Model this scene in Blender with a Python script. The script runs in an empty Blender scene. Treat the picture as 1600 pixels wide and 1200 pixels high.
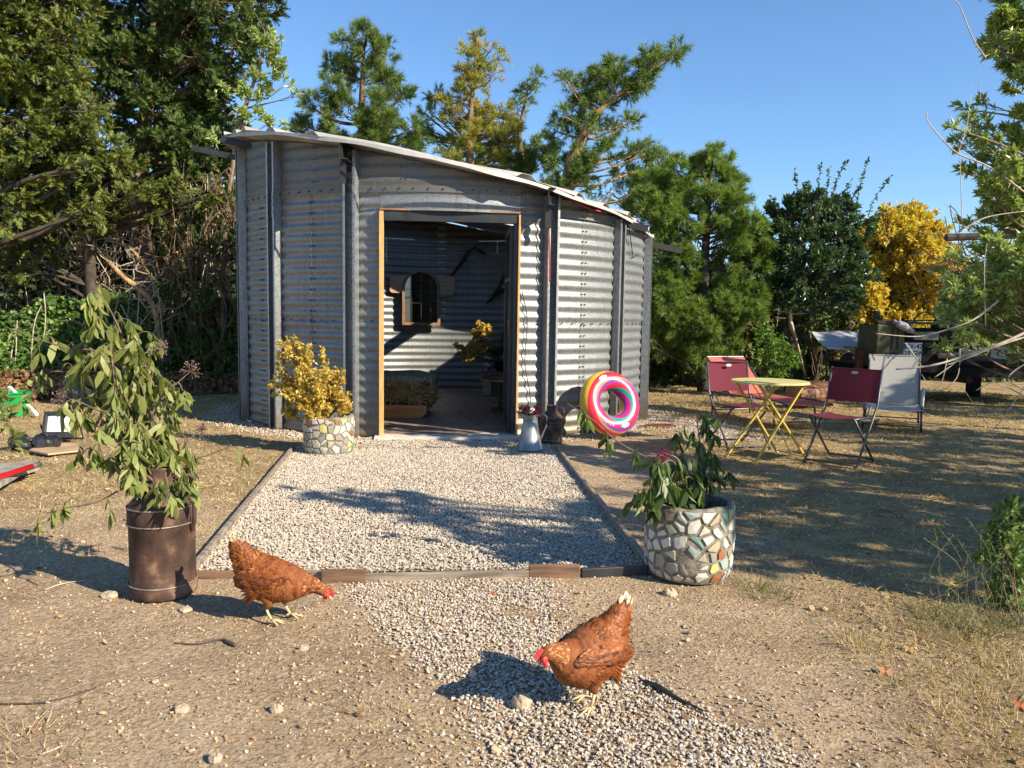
import bpy, math, random
import numpy as np
from mathutils import Matrix, Vector
random.seed(7); rng = np.random.default_rng(7)
SC = bpy.context.scene
# ---------------- camera, world, sun, exposure ----------------
PITCH = math.radians(5.0); ROLL = 0.0155; FPX = 1200.0; CAMZ = 1.31
cd = bpy.data.cameras.new('camera'); cam = bpy.data.objects.new('camera', cd); SC.collection.objects.link(cam)
cd.sensor_width = 36; cd.lens = 36 * FPX / 1600; cd.clip_end = 400; cd.clip_start = 0.05
CM = (Matrix.Rotation(math.pi / 2 - PITCH, 3, 'X') @ Matrix.Rotation(ROLL, 3, 'Z'))
cam.matrix_world = Matrix.Translation((0, 0, CAMZ)) @ CM.to_4x4()
SC.camera = cam
SUN_EL = math.radians(31); SUN_DIR = math.radians(32)      # light travels towards -X, turned this much towards +Y
sv = Vector((math.cos(SUN_DIR) * math.cos(SUN_EL), -math.sin(SUN_DIR) * math.cos(SUN_EL), math.sin(SUN_EL)))
w = bpy.data.worlds.new('World'); SC.world = w; w.use_nodes = True
wn = w.node_tree.nodes; bg = wn['Background']
sky = wn.new('ShaderNodeTexSky'); sky.sky_type = 'NISHITA'; sky.sun_disc = False
sky.sun_elevation = SUN_EL; sky.sun_rotation = math.atan2(sv.x, sv.y)
sky.air_density = 1.15; sky.dust_density = 0.0; sky.ozone_density = 7.5
w.node_tree.links.new(sky.outputs[0], bg.inputs[0]); bg.inputs[1].default_value = 0.094
sl = bpy.data.lights.new('sun', 'SUN'); sl.energy = 4.6; sl.angle = math.radians(0.53); sl.color = (1.0, 0.88, 0.70)
so = bpy.data.objects.new('sun', sl); SC.collection.objects.link(so)
so.rotation_euler = sv.to_track_quat('Z', 'Y').to_euler(); so.location = sv * 20
SC.view_settings.view_transform = 'Standard'; SC.view_settings.look = 'None'
SC.view_settings.gamma = 1.0; SC.view_settings.exposure = 1.08; SC.view_settings.use_curve_mapping = False
SC.cycles.max_bounces = 6; SC.cycles.diffuse_bounces = 3; SC.cycles.glossy_bounces = 3
SC.cycles.transmission_bounces = 4; SC.cycles.transparent_max_bounces = 6
SC.cycles.use_denoising = True; SC.cycles.use_adaptive_sampling = True; SC.cycles.adaptive_threshold = 0.02
SC.cycles.caustics_reflective = False; SC.cycles.caustics_refractive = False

# ---------------- helpers ----------------
def ray(px, py):
    return CM @ Vector(((px - 800) / FPX, (600 - py) / FPX, -1.0))
def P(px, py, d):            # the point at distance d (world Y) where this picture point lies
    r = ray(px, py); return np.array(r * (d / r.y)) + np.array((0, 0, CAMZ))
def G(px, py, z=0.0):        # the point on the level z
    r = ray(px, py); return np.array(r * ((z - CAMZ) / r.z)) + np.array((0, 0, CAMZ))
A = lambda *a: np.array(a, dtype=float)
def nrm(v):
    v = np.asarray(v, float); n = np.linalg.norm(v, axis=-1, keepdims=True); return v / np.maximum(n, 1e-9)

def tagp(o, label=None, cat=None, group=None, kind=None):
    if label: o['label'] = label
    if cat: o['category'] = cat
    if group: o['group'] = group
    if kind: o['kind'] = kind
    return o

class B:
    """collects shapes and links them as one mesh"""
    def __init__(s): s.V = []; s.F = []; s.M = []; s.R = []; s.n = 0; s.UV = None
    def add(s, V, F, m=0, rnd=None):
        V = np.asarray(V, float).reshape(-1, 3)
        if not isinstance(F, list) or (len(F) and not hasattr(F[0], '__len__')): F = [np.asarray(F)]
        groups = {}
        for f in F:
            f = np.asarray(f)
            if f.ndim == 2: groups.setdefault(f.shape[1], []).append(f)
            else: groups.setdefault(len(f), []).append(f[None])
        for k, g in groups.items():
            g = np.concatenate(g) + s.n
            s.F.append(g); s.M.append(np.full(len(g), m))
        s.V.append(V); s.R.append(np.full(len(V), 0.5) if rnd is None else np.broadcast_to(np.asarray(rnd, float), (len(V),)))
        s.n += len(V); return s
    def box(s, c, size, rot=None, m=0, taper=1.0):
        h = np.array(size, float) / 2
        v = np.array([[x, y, z] for z in (-1, 1) for y in (-1, 1) for x in (-1, 1)], float) * h
        v[4:, :2] *= taper
        if rot is not None: v = v @ np.array(rot).T
        return s.add(v + np.array(c, float), [[0, 2, 3, 1], [4, 5, 7, 6], [0, 1, 5, 4], [2, 6, 7, 3], [0, 4, 6, 2], [1, 3, 7, 5]], m)
    def bar(s, p0, p1, w, h, up=(0, 0, 1), m=0):
        p0 = np.array(p0, float); p1 = np.array(p1, float); d = p1 - p0; L = np.linalg.norm(d); d /= L
        u = np.array(up, float); x = np.cross(d, u); x = x / max(np.linalg.norm(x), 1e-6); u = np.cross(x, d)
        return s.box((p0 + p1) / 2, (w, L, h), np.stack([x, d, u], 1), m)
    def tube(s, pts, r, seg=6, m=0, closed=False, cap=True, rnd=None):
        pts = np.array(pts, float); n = len(pts); r = np.broadcast_to(np.asarray(r, float), (n,))
        if closed: t = np.roll(pts, -1, 0) - np.roll(pts, 1, 0)
        else: t = np.gradient(pts, axis=0)
        t = nrm(t); ref = np.array([0, 0, 1.0]) if abs(t[:, 2]).mean() < .8 else np.array([1.0, 0, 0])
        x = nrm(np.cross(t, ref)); y = np.cross(x, t)
        a = np.linspace(0, 2 * np.pi, seg, endpoint=False)
        V = pts[:, None] + r[:, None, None] * (np.cos(a)[None, :, None] * x[:, None] + np.sin(a)[None, :, None] * y[:, None])
        V = V.reshape(-1, 3); F = []
        i = np.arange(n if closed else n - 1)[:, None]; j = np.arange(seg)[None]
        i2 = (i + 1) % n; j2 = (j + 1) % seg
        Q = np.stack([i * seg + j, i * seg + j2, i2 * seg + j2, i2 * seg + j], -1).reshape(-1, 4); F = [Q]
        if cap and not closed: F += [list(range(seg))[::-1], [(n - 1) * seg + k for k in range(seg)]]
        return s.add(V, F, m, rnd)
    def lathe(s, prof, c=(0, 0, 0), seg=32, m=0, wob=0.0, cap=False):
        prof = np.array(prof, float); n = len(prof); a = np.linspace(0, 2 * np.pi, seg, endpoint=False)
        rr = prof[:, 0][:, None] * (1 + wob * np.sin(3 * a + 1)[None] + wob * .6 * np.sin(5 * a + prof[:, 1][:, None] * 9))
        V = np.stack([rr * np.cos(a), rr * np.sin(a), np.repeat(prof[:, 1][:, None], seg, 1)], -1).reshape(-1, 3) + np.array(c, float)
        i = np.arange(n - 1)[:, None]; j = np.arange(seg)[None]; j2 = (j + 1) % seg
        Q = np.stack([i * seg + j, i * seg + j2, (i + 1) * seg + j2, (i + 1) * seg + j], -1).reshape(-1, 4); F = [Q]
        if cap: F += [list(range(seg))[::-1], [(n - 1) * seg + k for k in range(seg)]]
        return s.add(V, F, m)
    def grid(s, Pt, m=0, rnd=None, flip=False):   # Pt (a,b,3)
        a, b = Pt.shape[:2]; i = np.arange(a - 1)[:, None]; j = np.arange(b - 1)[None]
        Q = np.stack([i * b + j, i * b + j + 1, (i + 1) * b + j + 1, (i + 1) * b + j], -1).reshape(-1, 4)
        if flip: Q = Q[:, ::-1]
        return s.add(Pt.reshape(-1, 3), [Q], m, rnd)
    def prism(s, poly, d, o=(0, 0, 0), x=(1, 0, 0), y=(0, 0, 1), m=0):   # a flat outline given thickness d along x cross y
        o = np.array(o, float); x = np.array(x, float); y = np.array(y, float); z = np.cross(x, y)
        p = np.array(poly, float); n = len(p); a = o + p[:, :1] * x + p[:, 1:] * y
        V = np.concatenate([a, a + z * d])
        F = [list(range(n))[::-1], [n + k for k in range(n)]] + [[k, (k + 1) % n, n + (k + 1) % n, n + k] for k in range(n)]
        return s.add(V, F, m)
    def build(s, name, mats, parent=None, smooth=False, label=None, cat=None, group=None, kind=None, origin=None, bevel=0):
        if not isinstance(mats, (list, tuple)): mats = [mats]
        V = np.concatenate(s.V); off = np.zeros(3)
        if origin is not None: off = np.array(origin, float)
        elif parent is not None:
            q = parent; acc = np.zeros(3)
            while q is not None: acc = acc + np.array(q.location); rt = q; q = q.parent
            if rt.get('worldbuild'): off = acc
        me = bpy.data.meshes.new(name); me.vertices.add(len(V)); me.vertices.foreach_set('co', (V - off).astype(np.float32).ravel())
        tot = sum(f.size for f in s.F); nf = sum(len(f) for f in s.F)
        me.loops.add(tot); me.polygons.add(nf)
        me.loops.foreach_set('vertex_index', np.concatenate([f.ravel() for f in s.F]).astype(np.int32))
        lt = np.concatenate([np.full(len(f), f.shape[1]) for f in s.F]).astype(np.int32)
        ls = np.concatenate([[0], np.cumsum(lt)[:-1]]).astype(np.int32)
        me.polygons.foreach_set('loop_start', ls)
        try: me.polygons.foreach_set('loop_total', lt)
        except Exception: pass
        me.polygons.foreach_set('material_index', np.concatenate(s.M).astype(np.int32))
        me.polygons.foreach_set('use_smooth', np.full(nf, bool(smooth)))
        at = me.attributes.new('rnd', 'FLOAT', 'POINT'); at.data.foreach_set('value', np.concatenate(s.R).astype(np.float32))
        if s.UV is not None:
            at = me.attributes.new('suv', 'FLOAT_VECTOR', 'POINT'); at.data.foreach_set('vector', s.UV.astype(np.float32).ravel())
        for m in mats: me.materials.append(m)
        me.update(calc_edges=True)
        o = bpy.data.objects.new(name, me); SC.collection.objects.link(o)
        if origin is not None: o.location = off
        if parent is not None:
            o.parent = parent
        if bevel:
            b = o.modifiers.new('bevel', 'BEVEL'); b.width = bevel; b.segments = 2; b.limit_method = 'ANGLE'
        return tagp(o, label, cat, group, kind)

def thing(name, label, cat, loc=(0, 0, 0), rz=0, group=None):
    o = bpy.data.objects.new(name, None); SC.collection.objects.link(o); o.location = Vector([float(v) for v in loc]); o.rotation_euler = (0, 0, rz)
    o.empty_display_size = .1
    return tagp(o, label, cat, group)
def wthing(name, label, cat, loc, group=None):      # its parts are given in world coordinates
    o = thing(name, label, cat, loc, 0, group); o['worldbuild'] = 1; return o

def scatter(b, T, F, pos, dirs, ups, sc, rnd=None, m=0, wid=None):
    """many copies of a small template (length along +Y, face along +Z) in one mesh"""
    pos = np.asarray(pos, float); N = len(pos)
    if N == 0: return
    T = np.asarray(T, float); y = nrm(dirs); x = nrm(np.cross(y, ups)); z = np.cross(x, y)
    sc = np.broadcast_to(np.asarray(sc, float), (N,)); wd = sc if wid is None else np.broadcast_to(np.asarray(wid, float), (N,))
    V = pos[:, None] + (T[None, :, 0:1] * wd[:, None, None]) * x[:, None] + (T[None, :, 1:2] * sc[:, None, None]) * y[:, None] + (T[None, :, 2:3] * sc[:, None, None]) * z[:, None]
    k = len(T); F = np.asarray(F)
    FF = (np.arange(N)[:, None, None] * k + F[None]).reshape(-1, F.shape[1])
    r = rng.random(N) if rnd is None else np.broadcast_to(rnd, (N,))
    b.add(V.reshape(-1, 3), [FF], m, np.repeat(r, k))

def rdir(n, up=0.0):
    v = rng.normal(size=(n, 3)); v = nrm(v); v[:, 2] += up; return nrm(v)

def hash2(ix, iy):
    h = (ix.astype(np.int64) * 374761393 + iy.astype(np.int64) * 668265263) & 0x7fffffff
    h = ((h ^ (h >> 13)) * 1274126177) & 0x7fffffff
    return ((h ^ (h >> 16)) & 0xffff) / 65535.0
def vnoise(x, y):
    ix = np.floor(x); iy = np.floor(y); fx = x - ix; fy = y - iy; fx = fx * fx * (3 - 2 * fx); fy = fy * fy * (3 - 2 * fy)
    a = hash2(ix, iy); b_ = hash2(ix + 1, iy); c = hash2(ix, iy + 1); d = hash2(ix + 1, iy + 1)
    return (a * (1 - fx) + b_ * fx) * (1 - fy) + (c * (1 - fx) + d * fx) * fy
def fnoise(x, y, o=3):
    s = 0; a = 1; t = 0
    for k in range(o): s = s + a * vnoise(x * 2 ** k + 17 * k, y * 2 ** k - 9 * k); t += a; a *= .5
    return s / t

# ---------------- materials ----------------
def mat(name, c1, c2=None, rough=.7, metal=0.0, scale=8.0, detail=5, bump=0.0, bscale=None, spec=.5, stretch=(1, 1, 1), ramp=(.35, .65), trans=0.0, c3=None, coord='Object', coat=0):
    m = bpy.data.materials.new(name); m.use_nodes = True; N = m.node_tree.nodes; L = m.node_tree.links
    p = N['Principled BSDF']; p.inputs['Roughness'].default_value = rough; p.inputs['Metallic'].default_value = metal
    p.inputs['Specular IOR Level'].default_value = spec
    if coat: p.inputs['Coat Weight'].default_value = coat; p.inputs['Coat Roughness'].default_value = .15
    tc = N.new('ShaderNodeTexCoord'); mp = N.new('ShaderNodeMapping'); mp.inputs['Scale'].default_value = stretch
    L.new(tc.outputs[coord], mp.inputs[0])
    if c2 is None: p.inputs['Base Color'].default_value = (*c1, 1)
    else:
        nz = N.new('ShaderNodeTexNoise'); nz.inputs['Scale'].default_value = scale; nz.inputs['Detail'].default_value = detail
        L.new(mp.outputs[0], nz.inputs[0]); r = N.new('ShaderNodeValToRGB'); L.new(nz.outputs[0], r.inputs[0])
        r.color_ramp.elements[0].position = ramp[0]; r.color_ramp.elements[1].position = ramp[1]
        r.color_ramp.elements[0].color = (*c1, 1); r.color_ramp.elements[1].color = (*c2, 1)
        if c3: e = r.color_ramp.elements.new((ramp[0] + ramp[1]) / 2); e.color = (*c3, 1)
        L.new(r.outputs[0], p.inputs['Base Color'])
    if bump:
        nb = N.new('ShaderNodeTexNoise'); nb.inputs['Scale'].default_value = bscale or scale * 2; nb.inputs['Detail'].default_value = 6
        L.new(mp.outputs[0], nb.inputs[0]); bu = N.new('ShaderNodeBump'); bu.inputs['Strength'].default_value = 1; bu.inputs['Distance'].default_value = bump
        L.new(nb.outputs[0], bu.inputs['Height']); L.new(bu.outputs[0], p.inputs['Normal'])
    return m

def leafmat(name, cols, trans=.35, rough=.55, spec=.4, tint=1.5):
    """leaf colours picked by the per-leaf random number; light passes through the blade"""
    m = bpy.data.materials.new(name); m.use_nodes = True; N = m.node_tree.nodes; L = m.node_tree.links
    p = N['Principled BSDF']; p.inputs['Roughness'].default_value = rough; p.inputs['Specular IOR Level'].default_value = spec
    at = N.new('ShaderNodeAttribute'); at.attribute_name = 'rnd'
    r = N.new('ShaderNodeValToRGB'); L.new(at.outputs['Fac'], r.inputs[0]); E = r.color_ramp.elements
    E[0].position = 0; E[0].color = (*cols[0], 1); E[1].position = 1; E[1].color = (*cols[-1], 1)
    for k, c in enumerate(cols[1:-1]): e = E.new((k + 1) / (len(cols) - 1)); e.color = (*c, 1)
    L.new(r.outputs[0], p.inputs['Base Color'])
    t = N.new('ShaderNodeBsdfTranslucent'); mx = N.new('ShaderNodeMixShader'); mx.inputs[0].default_value = trans
    g = N.new('ShaderNodeVectorMath'); g.operation = 'MULTIPLY'; L.new(r.outputs[0], g.inputs[0]); g.inputs[1].default_value = (tint, tint * 1.05, tint * .5)
    L.new(g.outputs[0], t.inputs[0]); L.new(p.outputs[0], mx.inputs[1]); L.new(t.outputs[0], mx.inputs[2])
    L.new(mx.outputs[0], N['Material Output'].inputs[0]); return m

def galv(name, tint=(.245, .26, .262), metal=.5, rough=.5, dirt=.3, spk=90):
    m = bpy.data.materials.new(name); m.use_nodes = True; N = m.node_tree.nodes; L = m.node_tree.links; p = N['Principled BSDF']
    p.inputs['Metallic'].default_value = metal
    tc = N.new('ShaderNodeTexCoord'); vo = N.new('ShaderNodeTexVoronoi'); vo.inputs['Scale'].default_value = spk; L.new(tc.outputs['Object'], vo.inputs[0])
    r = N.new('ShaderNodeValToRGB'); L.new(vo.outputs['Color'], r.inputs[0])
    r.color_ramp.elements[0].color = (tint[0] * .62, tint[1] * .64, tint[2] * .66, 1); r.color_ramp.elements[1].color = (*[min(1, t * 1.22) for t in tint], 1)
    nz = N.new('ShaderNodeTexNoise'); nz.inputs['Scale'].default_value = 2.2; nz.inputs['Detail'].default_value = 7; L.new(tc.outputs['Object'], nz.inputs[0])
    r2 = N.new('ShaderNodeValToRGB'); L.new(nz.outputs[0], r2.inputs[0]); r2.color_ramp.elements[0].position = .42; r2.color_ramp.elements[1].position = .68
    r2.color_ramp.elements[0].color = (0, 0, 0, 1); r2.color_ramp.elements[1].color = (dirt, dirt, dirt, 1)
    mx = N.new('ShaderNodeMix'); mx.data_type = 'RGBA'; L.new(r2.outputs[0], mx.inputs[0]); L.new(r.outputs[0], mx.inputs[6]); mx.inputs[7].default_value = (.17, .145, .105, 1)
    sx = N.new('ShaderNodeSeparateXYZ'); L.new(tc.outputs['Object'], sx.inputs[0])
    ns = N.new('ShaderNodeTexNoise'); ns.inputs['Scale'].default_value = 5; ns.inputs['Detail'].default_value = 8; L.new(tc.outputs['Object'], ns.inputs[0])
    ad = N.new('ShaderNodeMath'); ad.operation = 'MULTIPLY_ADD'; L.new(ns.outputs[0], ad.inputs[0]); ad.inputs[1].default_value = -.55; L.new(sx.outputs[2], ad.inputs[2])
    sp = N.new('ShaderNodeMapRange'); L.new(ad.outputs[0], sp.inputs[0]); sp.inputs[1].default_value = -.28; sp.inputs[2].default_value = .06; sp.inputs[3].default_value = .75; sp.inputs[4].default_value = 0
    m2 = N.new('ShaderNodeMix'); m2.data_type = 'RGBA'; L.new(sp.outputs[0], m2.inputs[0]); L.new(mx.outputs[2], m2.inputs[6]); m2.inputs[7].default_value = (.22, .165, .105, 1)      # mud splashed up at the foot
    wv = N.new('ShaderNodeTexNoise'); wv.inputs['Scale'].default_value = 3; wv.inputs['Detail'].default_value = 6; mpw = N.new('ShaderNodeMapping'); mpw.inputs['Scale'].default_value = (7, 7, .35); L.new(tc.outputs['Object'], mpw.inputs[0]); L.new(mpw.outputs[0], wv.inputs[0])
    sr = N.new('ShaderNodeMapRange'); L.new(wv.outputs[0], sr.inputs[0]); sr.inputs[1].default_value = .56; sr.inputs[2].default_value = .74; sr.inputs[3].default_value = 0; sr.inputs[4].default_value = .6
    m3 = N.new('ShaderNodeMix'); m3.data_type = 'RGBA'; L.new(sr.outputs[0], m3.inputs[0]); L.new(m2.outputs[2], m3.inputs[6]); m3.inputs[7].default_value = (.13, .115, .09, 1)      # run-down stains
    L.new(m3.outputs[2], p.inputs['Base Color'])
    n3 = N.new('ShaderNodeTexNoise'); n3.inputs['Scale'].default_value = 14; L.new(tc.outputs['Object'], n3.inputs[0])
    mr = N.new('ShaderNodeMapRange'); L.new(n3.outputs[0], mr.inputs[0]); mr.inputs[3].default_value = rough - .1; mr.inputs[4].default_value = rough + .14
    L.new(mr.outputs[0], p.inputs['Roughness'])
    bu = N.new('ShaderNodeBump'); bu.inputs['Distance'].default_value = .0012; L.new(n3.outputs[0], bu.inputs['Height']); L.new(bu.outputs[0], p.inputs['Normal'])
    return m

M_GALV = galv('galvanised_steel'); M_GALV_UP = galv('galvanised_steel_dark', (.15, .157, .155), dirt=.7)  # second one is darker with stronger brown patches, for upper ring and seam band
M_POST = galv('galvanised_post', (.33, .345, .35), .6, .4, .25, 60)
M_ROOF = mat('roof_sheet', (.34, .33, .30), (.46, .45, .42), rough=.6, metal=.15, scale=3, bump=.002, bscale=9)
M_BLACK = mat('black_steel', (.018, .018, .02), (.035, .035, .036), rough=.5, scale=10)
M_DARKST = mat('dark_steel', (.022, .025, .028), (.04, .043, .046), rough=.5, metal=.4, scale=6)
M_PINE = mat('pine_wood', (.50, .27, .09), (.66, .40, .15), rough=.55, scale=6, stretch=(8, 8, 1), bump=.001)
M_BOARD = mat('tan_board', (.40, .26, .15), (.50, .35, .21), rough=.6, scale=5, stretch=(1, 1, 6))
M_FLOOR = mat('floor_vinyl', (.20, .14, .10), (.36, .27, .20), rough=.5, scale=7, stretch=(2.5, .6, 1), bump=.0008)
M_CONC = mat('concrete', (.46, .43, .37), (.62, .58, .51), rough=.9, scale=9, bump=.003)
M_RUST = mat('rusty_iron', (.035, .018, .013), (.27, .17, .10), rough=.82, metal=.1, scale=11, detail=12, bump=.0022, bscale=60, ramp=(.36, .74), c3=(.085, .045, .03))
M_RUSTE = mat('worn_rim', (.20, .15, .12), (.42, .36, .31), rough=.6, metal=.5, scale=20)
M_ZINC = mat('zinc', (.20, .22, .23), (.32, .335, .34), rough=.5, metal=.6, scale=9, bump=.0006)
M_OAK = mat('dark_wood', (.045, .032, .022), (.10, .07, .048), rough=.6, scale=8, stretch=(1, 1, 5))
M_FRAMEW = mat('frame_wood', (.20, .10, .05), (.31, .17, .09), rough=.5, scale=9)
M_EDGEW = mat('weathered_timber', (.13, .10, .075), (.34, .28, .21), rough=.85, scale=5, stretch=(.7, 6, 6), bump=.002, bscale=20)
M_EDGEB = mat('brown_timber', (.10, .055, .03), (.22, .13, .075), rough=.8, scale=5, stretch=(.7, 6, 6), bump=.002, bscale=20)
M_TWIG = mat('twig_bark', (.09, .06, .04), (.20, .15, .10), rough=.85, scale=20)
M_PALE = mat('pale_twig', (.36, .30, .22), (.55, .48, .38), rough=.85, scale=16)
M_BARK = mat('bark', (.10, .065, .04), (.26, .18, .11), rough=.95, scale=7, stretch=(3, 3, .7), bump=.012, bscale=14)
M_BARKO = mat('orange_bark', (.16, .10, .055), (.46, .31, .13), rough=.95, scale=5, stretch=(3, 3, .8), bump=.012, bscale=14)
M_BARKD = mat('dark_bark', (.035, .028, .022), (.09, .07, .05), rough=.95, scale=7, bump=.008)
M_WHITE = mat('white_paint', (.75, .75, .73), rough=.5)
# ---------------- ground ----------------
def poly_mask(x, y, poly):
    ins = np.zeros(x.shape, bool); n = len(poly)
    for i in range(n):
        x0, y0 = poly[i]; x1, y1 = poly[(i + 1) % n]
        c = ((y0 > y) != (y1 > y)) & (x < (x1 - x0) * (y - y0) / (y1 - y0 + 1e-12) + x0); ins ^= c
    return ins
PAD = [G(302, 894)[:2], G(1012, 886)[:2], G(868, 700)[:2], G(458, 702)[:2]]
_c = np.mean([PAD[2], PAD[3]], 0)
PAD_BACK = [PAD[3], PAD[2], PAD[2] + A(-.1, .75), A(.1, 8.35), A(-1.35, 8.2), PAD[3] + A(.05, .5)]
PATH = [G(540, 906)[:2], G(600, 985)[:2], G(700, 1070)[:2], G(735, 1110)[:2], G(760, 1200)[:2], G(700, 1330)[:2], G(1500, 1330)[:2], G(1300, 1200)[:2], G(1110, 1115)[:2], G(985, 1050)[:2], G(880, 985)[:2], G(860, 904)[:2]]

def grass_amount(x, y):
    g = np.clip((x - 1.0) / .8, 0, 1) * np.clip((y - 3.0 + (fnoise(x * 1.3, y * 1.3) - .5) * 2.2) / .9, 0, 1)
    l = np.clip((-x - .9) / .5, 0, 1) * np.clip((y - 4.5 + (fnoise(x, y) - .5) * 1.6) / 1.0, 0, 1)
    br = np.clip((x - 1.15 + (fnoise(x * 2, y * 2 + 5) - .5) * .9) / .4, 0, 1)
    return np.clip(np.maximum(np.maximum(g, l * .8), br * .55), 0, 1)
def ground_z(x, y):
    n = (fnoise(x * .8, y * .8, 3) - .5) * .05 + (fnoise(x * 5, y * 5, 4) - .5) * .030 + (vnoise(x * 17, y * 17) - .5) * .011
    flat = 1 - np.clip(1.25 - np.hypot(x + .55, (y - 6.2) * .62) / 2.6, 0, 1)
    dsh = np.clip((np.hypot(x + .95, y - 10.86) - 3.0) / .5, 0, 1)
    pd = poly_mask(x, y, PAD)
    z = n * (.3 + .7 * flat) * dsh - .012
    return np.where(pd, -.03, z)
xs = np.concatenate([-np.geomspace(90, 9, 14), np.arange(-8.4, 8.4, .055), np.geomspace(9, 90, 14)])
ys = np.concatenate([np.linspace(-30, 1.2, 8), np.arange(1.35, 6, .04), np.arange(6, 16, .08), np.geomspace(17, 110, 14)])
X, Y = np.meshgrid(xs, ys); Z = ground_z(X, Y)
gb = B(); gb.grid(np.stack([X, Y, Z], -1), rnd=grass_amount(X, Y).ravel())
def ground_mat():
    m = bpy.data.materials.new('ground'); m.use_nodes = True; N = m.node_tree.nodes; L = m.node_tree.links; p = N['Principled BSDF']
    p.inputs['Roughness'].default_value = .95; p.inputs['Specular IOR Level'].default_value = .2
    tc = N.new('ShaderNodeTexCoord')
    def noise(s, d=8, ro=.6):
        n = N.new('ShaderNodeTexNoise'); n.inputs['Scale'].default_value = s; n.inputs['Detail'].default_value = d; n.inputs['Roughness'].default_value = ro; L.new(tc.outputs['Object'], n.inputs[0]); return n
    def ramp(src, stops):
        r = N.new('ShaderNodeValToRGB'); L.new(src, r.inputs[0]); E = r.color_ramp.elements
        E[0].position = stops[0][0]; E[0].color = (*stops[0][1], 1); E[1].position = stops[-1][0]; E[1].color = (*stops[-1][1], 1)
        for q, c in stops[1:-1]: e = E.new(q); e.color = (*c, 1)
        return r
    def mix(f, a, b_, t='MIX'):
        x = N.new('ShaderNodeMix'); x.data_type = 'RGBA'; x.blend_type = t
        if isinstance(f, float): x.inputs[0].default_value = f
        else: L.new(f, x.inputs[0])
        L.new(a, x.inputs[6]); L.new(b_, x.inputs[7]); return x.outputs[2]
    dirt = ramp(noise(1.6).outputs[0], [(.3, (.31, .215, .125)), (.5, (.435, .315, .195)), (.7, (.53, .40, .26))])
    fine = ramp(noise(55, 6, .75).outputs[0], [(.34, (.42, .40, .38)), (.5, (1, 1, 1)), (.66, (1.32, 1.28, 1.2))])
    d2 = mix(1.0, dirt.outputs[0], fine.outputs[0], 'MULTIPLY')
    vo = N.new('ShaderNodeTexVoronoi'); vo.inputs['Scale'].default_value = 75; L.new(tc.outputs['Object'], vo.inputs[0])
    peb = ramp(vo.outputs['Color'], [(.72, (0, 0, 0)), (.90, (.9, .9, .9))])
    pc = N.new('ShaderNodeRGB'); pc.outputs[0].default_value = (.62, .50, .35, 1)
    d3 = mix(peb.outputs[0], d2, pc.outputs[0])
    gr = ramp(noise(3.2, 9, .7).outputs[0], [(.32, (.20, .14, .07)), (.5, (.36, .26, .13)), (.66, (.48, .36, .19)), (.8, (.20, .19, .07))])
    g2 = mix(1.0, gr.outputs[0], fine.outputs[0], 'MULTIPLY')
    at = N.new('ShaderNodeAttribute'); at.attribute_name = 'rnd'
    col = mix(at.outputs['Fac'], d3, g2); L.new(col, p.inputs['Base Color'])
    b1 = N.new('ShaderNodeBump'); b1.inputs['Distance'].default_value = .024; L.new(noise(26, 9, .75).outputs[0], b1.inputs['Height'])
    b2 = N.new('ShaderNodeBump'); b2.inputs['Distance'].default_value = .006; L.new(vo.outputs['Distance'], b2.inputs['Height']); L.new(b1.outputs[0], b2.inputs['Normal'])
    L.new(b2.outputs[0], p.inputs['Normal']); return m
M_GROUND = ground_mat()
gb.build('ground', M_GROUND, smooth=True, kind='structure')

# gravel stones: low octahedra, squashed, each turned its own way
T_STONE = A(1, 0, 0, -1, 0, 0, 0, 1, 0, 0, -1, 0, 0, 0, .62, 0, 0, -.62).reshape(-1, 3) * .5
T_STONE = np.concatenate([T_STONE, A(.36, .33, .28, -.3, .38, .26, -.36, -.3, .27, .33, -.36, .28).reshape(-1, 3)])
F_STONE12 = np.array([[4, 6, 7], [4, 7, 8], [4, 8, 9], [4, 9, 6], [0, 2, 6], [2, 7, 6], [2, 1, 7], [1, 8, 7], [1, 3, 8], [3, 9, 8], [3, 0, 9], [0, 6, 9]])
def inpoly(poly, n, fuzz=0.0):
    poly = [np.array(q) for q in poly]; lo = np.min(poly, 0) - fuzz * 2; hi = np.max(poly, 0) + fuzz * 2
    out = []
    while sum(len(o) for o in out) < n:
        q = rng.uniform(lo, hi, (n * 2, 2)); s = q + rng.normal(size=q.shape) * fuzz
        out.append(q[poly_mask(s[:, 0], s[:, 1], poly)])
    return np.concatenate(out)[:n]
def area(poly):
    p = np.array(poly); x, y = p[:, 0], p[:, 1]; return abs(np.dot(x, np.roll(y, -1)) - np.dot(y, np.roll(x, -1))) / 2
F_STONE = F_STONE12; T_OCT = A(.5, .1, .05, -.45, -.08, -.04, .1, .5, -.05, -.12, -.45, .06, .08, -.1, .42, 0, 0, -.4).reshape(-1, 3); F_OCT = np.array([[0, 2, 4], [2, 1, 4], [1, 3, 4], [3, 0, 4], [2, 0, 5], [1, 2, 5], [3, 1, 5], [0, 3, 5]])
def stones(b, q, size, z, rnd=None):
    n = len(q); pos = np.column_stack([q, z]); d = rng.normal(size=(n, 3)); d[:, 2] *= .25; up = rng.normal(size=(n, 3)) * .45 + A(0, 0, 1)
    size = np.broadcast_to(size, (n,)); wd = size * rng.uniform(.6, 1.0, n); rnd = rng.random(n) if rnd is None else rnd; big = size / np.maximum(q[:, 1], 1) > .0042
    for k, (T_, F_) in ((big, (T_STONE, F_STONE)), (~big, (T_OCT, F_OCT[:4] if 0 else F_OCT))):
        if k.any(): scatter(b, T_, F_, pos[k], d[k], up[k], size[k] * (1 if T_ is T_STONE else 1.12), rnd[k], wid=wd[k] * (1 if T_ is T_STONE else 1.12))
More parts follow.
